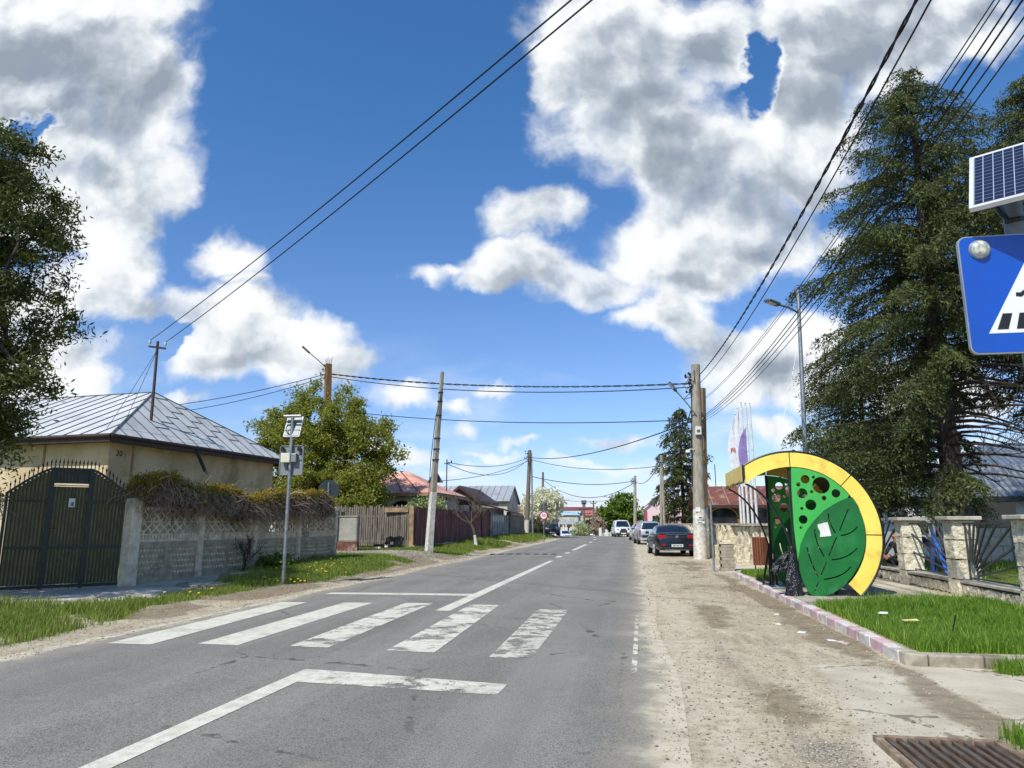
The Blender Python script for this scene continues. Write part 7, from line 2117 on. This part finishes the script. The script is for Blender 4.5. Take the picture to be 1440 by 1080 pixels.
# ------------------------------------------------------------------ overhead cables
CABLE = pm('cable_black', '#15161a', '#1c1d21', rough=.7, bump=0)
def cable(label, a, b, sag, r=.014, group='overhead cables', n=26, twist=False):
    a, b = Vector(a), Vector(b)
    mid = (a + b) / 2
    def P(t): return a.lerp(b, t) - UP * sag * 4 * t * (1 - t)
    mb = MB()
    if twist:
        Lg = (b - a).length; d = (b - a).normalized(); s = d.cross(UP).normalized(); u = s.cross(d); m_ = int(Lg / .16)
        for ph in (0, PI):
            mb.tube([P(i / m_) + (s * math.cos(i * .9 + ph) + u * math.sin(i * .9 + ph)) * r * .9 for i in range(m_ + 1)], r * .8, 4, caps=False)
    else:
        mb.tube([P(t) for t in np.linspace(0, 1, n)], r, 5)
    o = mb.build('overhead_cable', CABLE, off=mid); o.location = mid
    tag(o, label, 'cable', group)
    return o
def through(a, u, v, Y, ext, sag):
    q = AT(u, v, Y); a = Vector(a); l0 = (q - a).length; t0 = l0 / (l0 + ext); b = q + (q - a).normalized() * ext; b.z += 4 * sag * (1 - t0); return b
# from the roof mast up over the road
for (pt, u, v, lb) in ((ins[0] + UP * .22, 803, 0, 'upper of the two cables from the roof mast crossing the open sky'), (ins[1] + UP * .22, 832, 0, 'lower of the two cables from the roof mast crossing the open sky')):
    cable(lb, pt, through(pt, u, v, 8.0, 16, .42), .42, .013)
for (dx, lb) in ((-.05, 'thin service wire from the roof mast down to the roof ridge'), (.02, 'second thin service wire from the roof mast down to the roof')):
    cable(lb, ca_ - UP * .1, AT(152 - dx * 300, 640, 19.0) + UP * .8, .03, .008)
# bundle from the right-hand poles overhead
hd_ = B1 + vb
def from_pole(u0, v0, Y0, u1, v1, Y1, sag, r, lb, tw=False):
    a = AT(u0, v0, Y0); b = through(a, u1, v1, Y1, 9, sag); cable(lb, a, b, sag, r, 'cables over the pavement', twist=tw)
from_pole(983, 528, 32.2, 1289, 0, 7.6, .75, .017, 'thick twisted cable, the uppermost rising from the stout concrete pole', True)
from_pole(985, 538, 32.2, 1309, 0, 7.6, .80, .012, 'plain cable just under the twisted one from the stout concrete pole')
from_pole(990, 560, 33.9, 1398, 0, 7.6, .85, .008, 'thin cable from the rusty pole, topmost of its close pair')
from_pole(990, 562, 33.9, 1406, 0, 7.6, .88, .008, 'thin cable from the rusty pole, lower of its close pair')
from_pole(990, 584, 33.9, 1424, 0, 7.4, .95, .011, 'cable crossing the spruce, topmost of the lower four from the rusty pole')
from_pole(990, 586, 33.9, 1438, 0, 7.4, 1.0, .012, 'cable crossing the spruce, second of the lower four from the rusty pole')
from_pole(990, 589, 33.9, 1446, 16, 7.4, 1.0, .010, 'cable crossing the spruce, third of the lower four from the rusty pole')
from_pole(990, 592, 33.9, 1450, 36, 7.4, 1.05, .009, 'cable crossing the spruce, lowest of the lower four from the rusty pole')
# across the road
hb = P2b + v2
cable('upper twisted cable across the road between the brown pole and the stout concrete pole', AT(466, 526, 41), AT(978, 539, 32.3), .42, .03, twist=True)
cable('lower cable across the road between the brown pole and the stout concrete pole', AT(466, 530, 41), AT(978, 544, 32.3), .55, .025)
cable('cable across the road passing behind the leaning pole to the stout concrete pole', AT(500, 580, 41), AT(979, 590, 32.4), .35, .022)
cable('cable from the brown pole falling away to the left behind the house roof', AT(458, 526, 41), AT(120, 580, 44), .5, .025)
cable('lower cable from the brown pole falling away to the left behind the house roof', AT(458, 530, 41), AT(160, 588, 44), .5, .022)
cable('long cable from the twin poles up to the stout concrete pole', AT(744, 643, 70), AT(979, 590, 32.4), .7, .03)
cable('cable from the orange roof mast to the twin poles, upper', AT(629, 650, 44), AT(743, 643, 70), .55, .022)
cable('cable from the orange roof mast to the twin poles, lower', AT(629, 652, 44), AT(743, 646, 70), 1.1, .022)
cable('cable from behind the orange roof to the twin poles', AT(590, 677, 46), AT(743, 648, 70), .5, .022)
cable('upper far cable across the road between the twin poles and the slim twin-shafted pole', AT(746, 646, 70), AT(929, 655, 58), .6, .025)
cable('sagging far cable from the blossoming tree pole to the pole by the white van', AT(763, 674, 96), AT(893, 678, 84), 2.1, .035)
cable('straighter far cable from the blossoming tree pole to the pole by the white van', AT(748, 670, 70), AT(893, 676, 84), .6, .035)
cable('cable joining the stout concrete pole and the slim twin-shafted pole', AT(977, 560, 32.3), AT(929, 650, 58), .9, .03)
cable('cable joining the slim twin-shafted pole and the pole by the white van', AT(929, 650, 58), AT(893, 677, 84), .8, .03)
for k, (v0, v1) in enumerate(((700, 701), (709, 712), (716, 719), (722, 724))):
    cable(['topmost', 'second', 'third', 'lowest'][k] + ' thin far wire strung across the end of the road by the pylons', AT(770, v0, 135), AT(880, v1, 120), .6, .03)
wire_o = cable('pale loose wire hanging from the steel lamp post down to the shelter roof', AT(1122, 478, 20), AT(1088, 634, 17), .25, .006)
wire_o.data.materials[0] = PAPER

# ------------------------------------------------------------------ the far end of the street
def pylon(u, vt, Y, lb, arms, r=.22, drum=False):
    tpt = AT(u, vt, Y); b = Vector((tpt.x, Y, gzf(tpt.x, Y)))
    o = thing('electric_pylon', lb, 'pylon', b, group='pylons at the end of the road'); h = tpt.z - b.z
    mb = MB(); mb.tube([(0, 0, 0), (0, 0, h)], [r, r * .7], 6); mb.build('shaft', WPOLE, o)
    for z, w in arms:
        mb = MB(); mb.bar((-w, 0, h - z), (w, 0, h - z), .12)
        for q in (-w, 0, w): mb.lathe([(.05, 0), (.09, .1), (.04, .25)], (q, 0, h - z + .05), 6)
        mb.build('crossarm', DARK_METAL, o)
    if drum:
        mb = MB(); mb.box((0, 0, h - .3), (.9, .5, .7)); mb.box((0, 0, h - .9), (.5, .5, .9)); mb.build('transformer', pm('dull_grey', '#6f7274', '#5d6062', bump=.1), o)
pylon(821, 704, 128, 'far pylon with a broad dark head above the white cars', [(1.6, .8), (2.3, 1.0)], drum=True)
pylon(834.5, 704, 134, 'far pylon with two crossarms between the broad-headed one and the thick grey one', [(.5, .5), (1.7, .9), (3.6, .8)])
pylon(839.5, 712, 130, 'far thick plain grey pylon shaft, rightmost of the three', [], r=.32)
far = (('long pale building with a row of slim yellowish columns at the end of the road', (-24, -7.2), 150, 2.4, 3.0, PLASTER, ROOF_GREY), ('white building with a pale blue roof beyond the columned building', (-22.5, -13), 178, 4.6, 5.6, PLASTER_W, pm('pale_blue_sheet', '#a9c4cf', '#97b5c2')), ('house with a dull red roof seen over the columned building', (-20, -11), 205, 5.2, 7.2, PLASTER_W, pm('dull_red_roof', '#7d4744', '#6c3c3a')),
       ('house with a brown roof left of the columned building', (-34, -24.5), 160, 4.6, 6.4, PLASTER, ROOF_RUST), ('grey flat-looking block to the right of the pylons', (-7.0, 2.5), 172, 4.6, 5.6, pm('grey_render', '#8d9699', '#7c8588', scale=.8), ROOF_GREY), ('red-roofed cottage just right of the pale blue roof', (-12.4, -8.2), 190, 4.6, 6.0, PLASTER, pm('coral_roof', '#b06a62', '#9c5c55')))
for lb, (x0, x1), Y, ze, zr_2, wm, rm in far:
    zb = gzf((x0 + x1) / 2, Y)
    h = thing('house', lb, 'house', ((x0 + x1) / 2, Y, zb)); of = Vector(((x0 + x1) / 2, Y, zb))
    gable(h, of, x0, x1, Y, Y + 8, zb + ze, zb + zr_2, rm, along='x', over=.4, wallmat=wm, zb=zb)
    nW = max(2, int((x1 - x0) / 2.4))
    for k in range(nW):
        xx = x0 + (x1 - x0) * (k + .5) / nW
        mb = MB(); mb.box((xx, Y - .03, zb + ze * .55), (.9, .08, 1.2)); mb.build('window', GLASS_D, h, off=of)
    if 'columns' in lb:
        for k in range(12):
            mb = MB(); mb.box((x0 + .6 + k * (x1 - x0 - 1.2) / 11, Y - .5, zb + ze / 2), (.36, .36, ze)); mb.build('column', pm('yellow_column', '#cdb88a', '#bda678', bump=.1), h, off=of)
t = thing('picket_wall', 'white broken boundary fence behind the far white cars', 'fence', (-12, 128, gzf(-12, 128)))
mb = MB(); rr = random.Random(12)
for k in range(60):
    if rr.random() < .8: mb.box((-9 + k * .36, rr.uniform(-1, 1), .9), (.22, .12, 2.3 + rr.uniform(-.7, .8)))
mb.build('pickets', WHITE, t)
h = thing('house', 'small pink and white house with a red roof behind the silver people carrier', 'house', (3.2, 97, -.2)); of = Vector((3.2, 97, -.2))
gable(h, of, 1.6, 6.5, 95, 100, 3.3, 5.6, pm('dull_red_roof', '#7d4744'), along='y', over=.4, wallmat=pm('pink_plaster', '#dcc3c6', '#cdb2b6', bump=.1), zb=-.4)
mb = MB(); mb.box((1.75, 94.95, 1.4), (.35, .1, 3.4)); mb.box((4.1, 94.96, 2.0), (.8, .06, 1.1)); mb.build('red_pilaster', pm('red_trim', '#a04646', '#8d3c3c', bump=0), h, off=of)
mb = MB(); mb.box((3.0, 94.94, 1.9), (.8, .06, 1.1)); mb.build('window', GLASS_D, h, off=of)
t = thing('gate_post', 'white gate post group beside the white van at the crest', 'post', (-4.0, 92, gzf(-4, 92)))
mb = MB(); mb.box((0, 0, .5), (.35, .3, 1.1)); mb.box((.8, 0, .4), (.3, .3, .9)); mb.build('posts', WHITE, t)
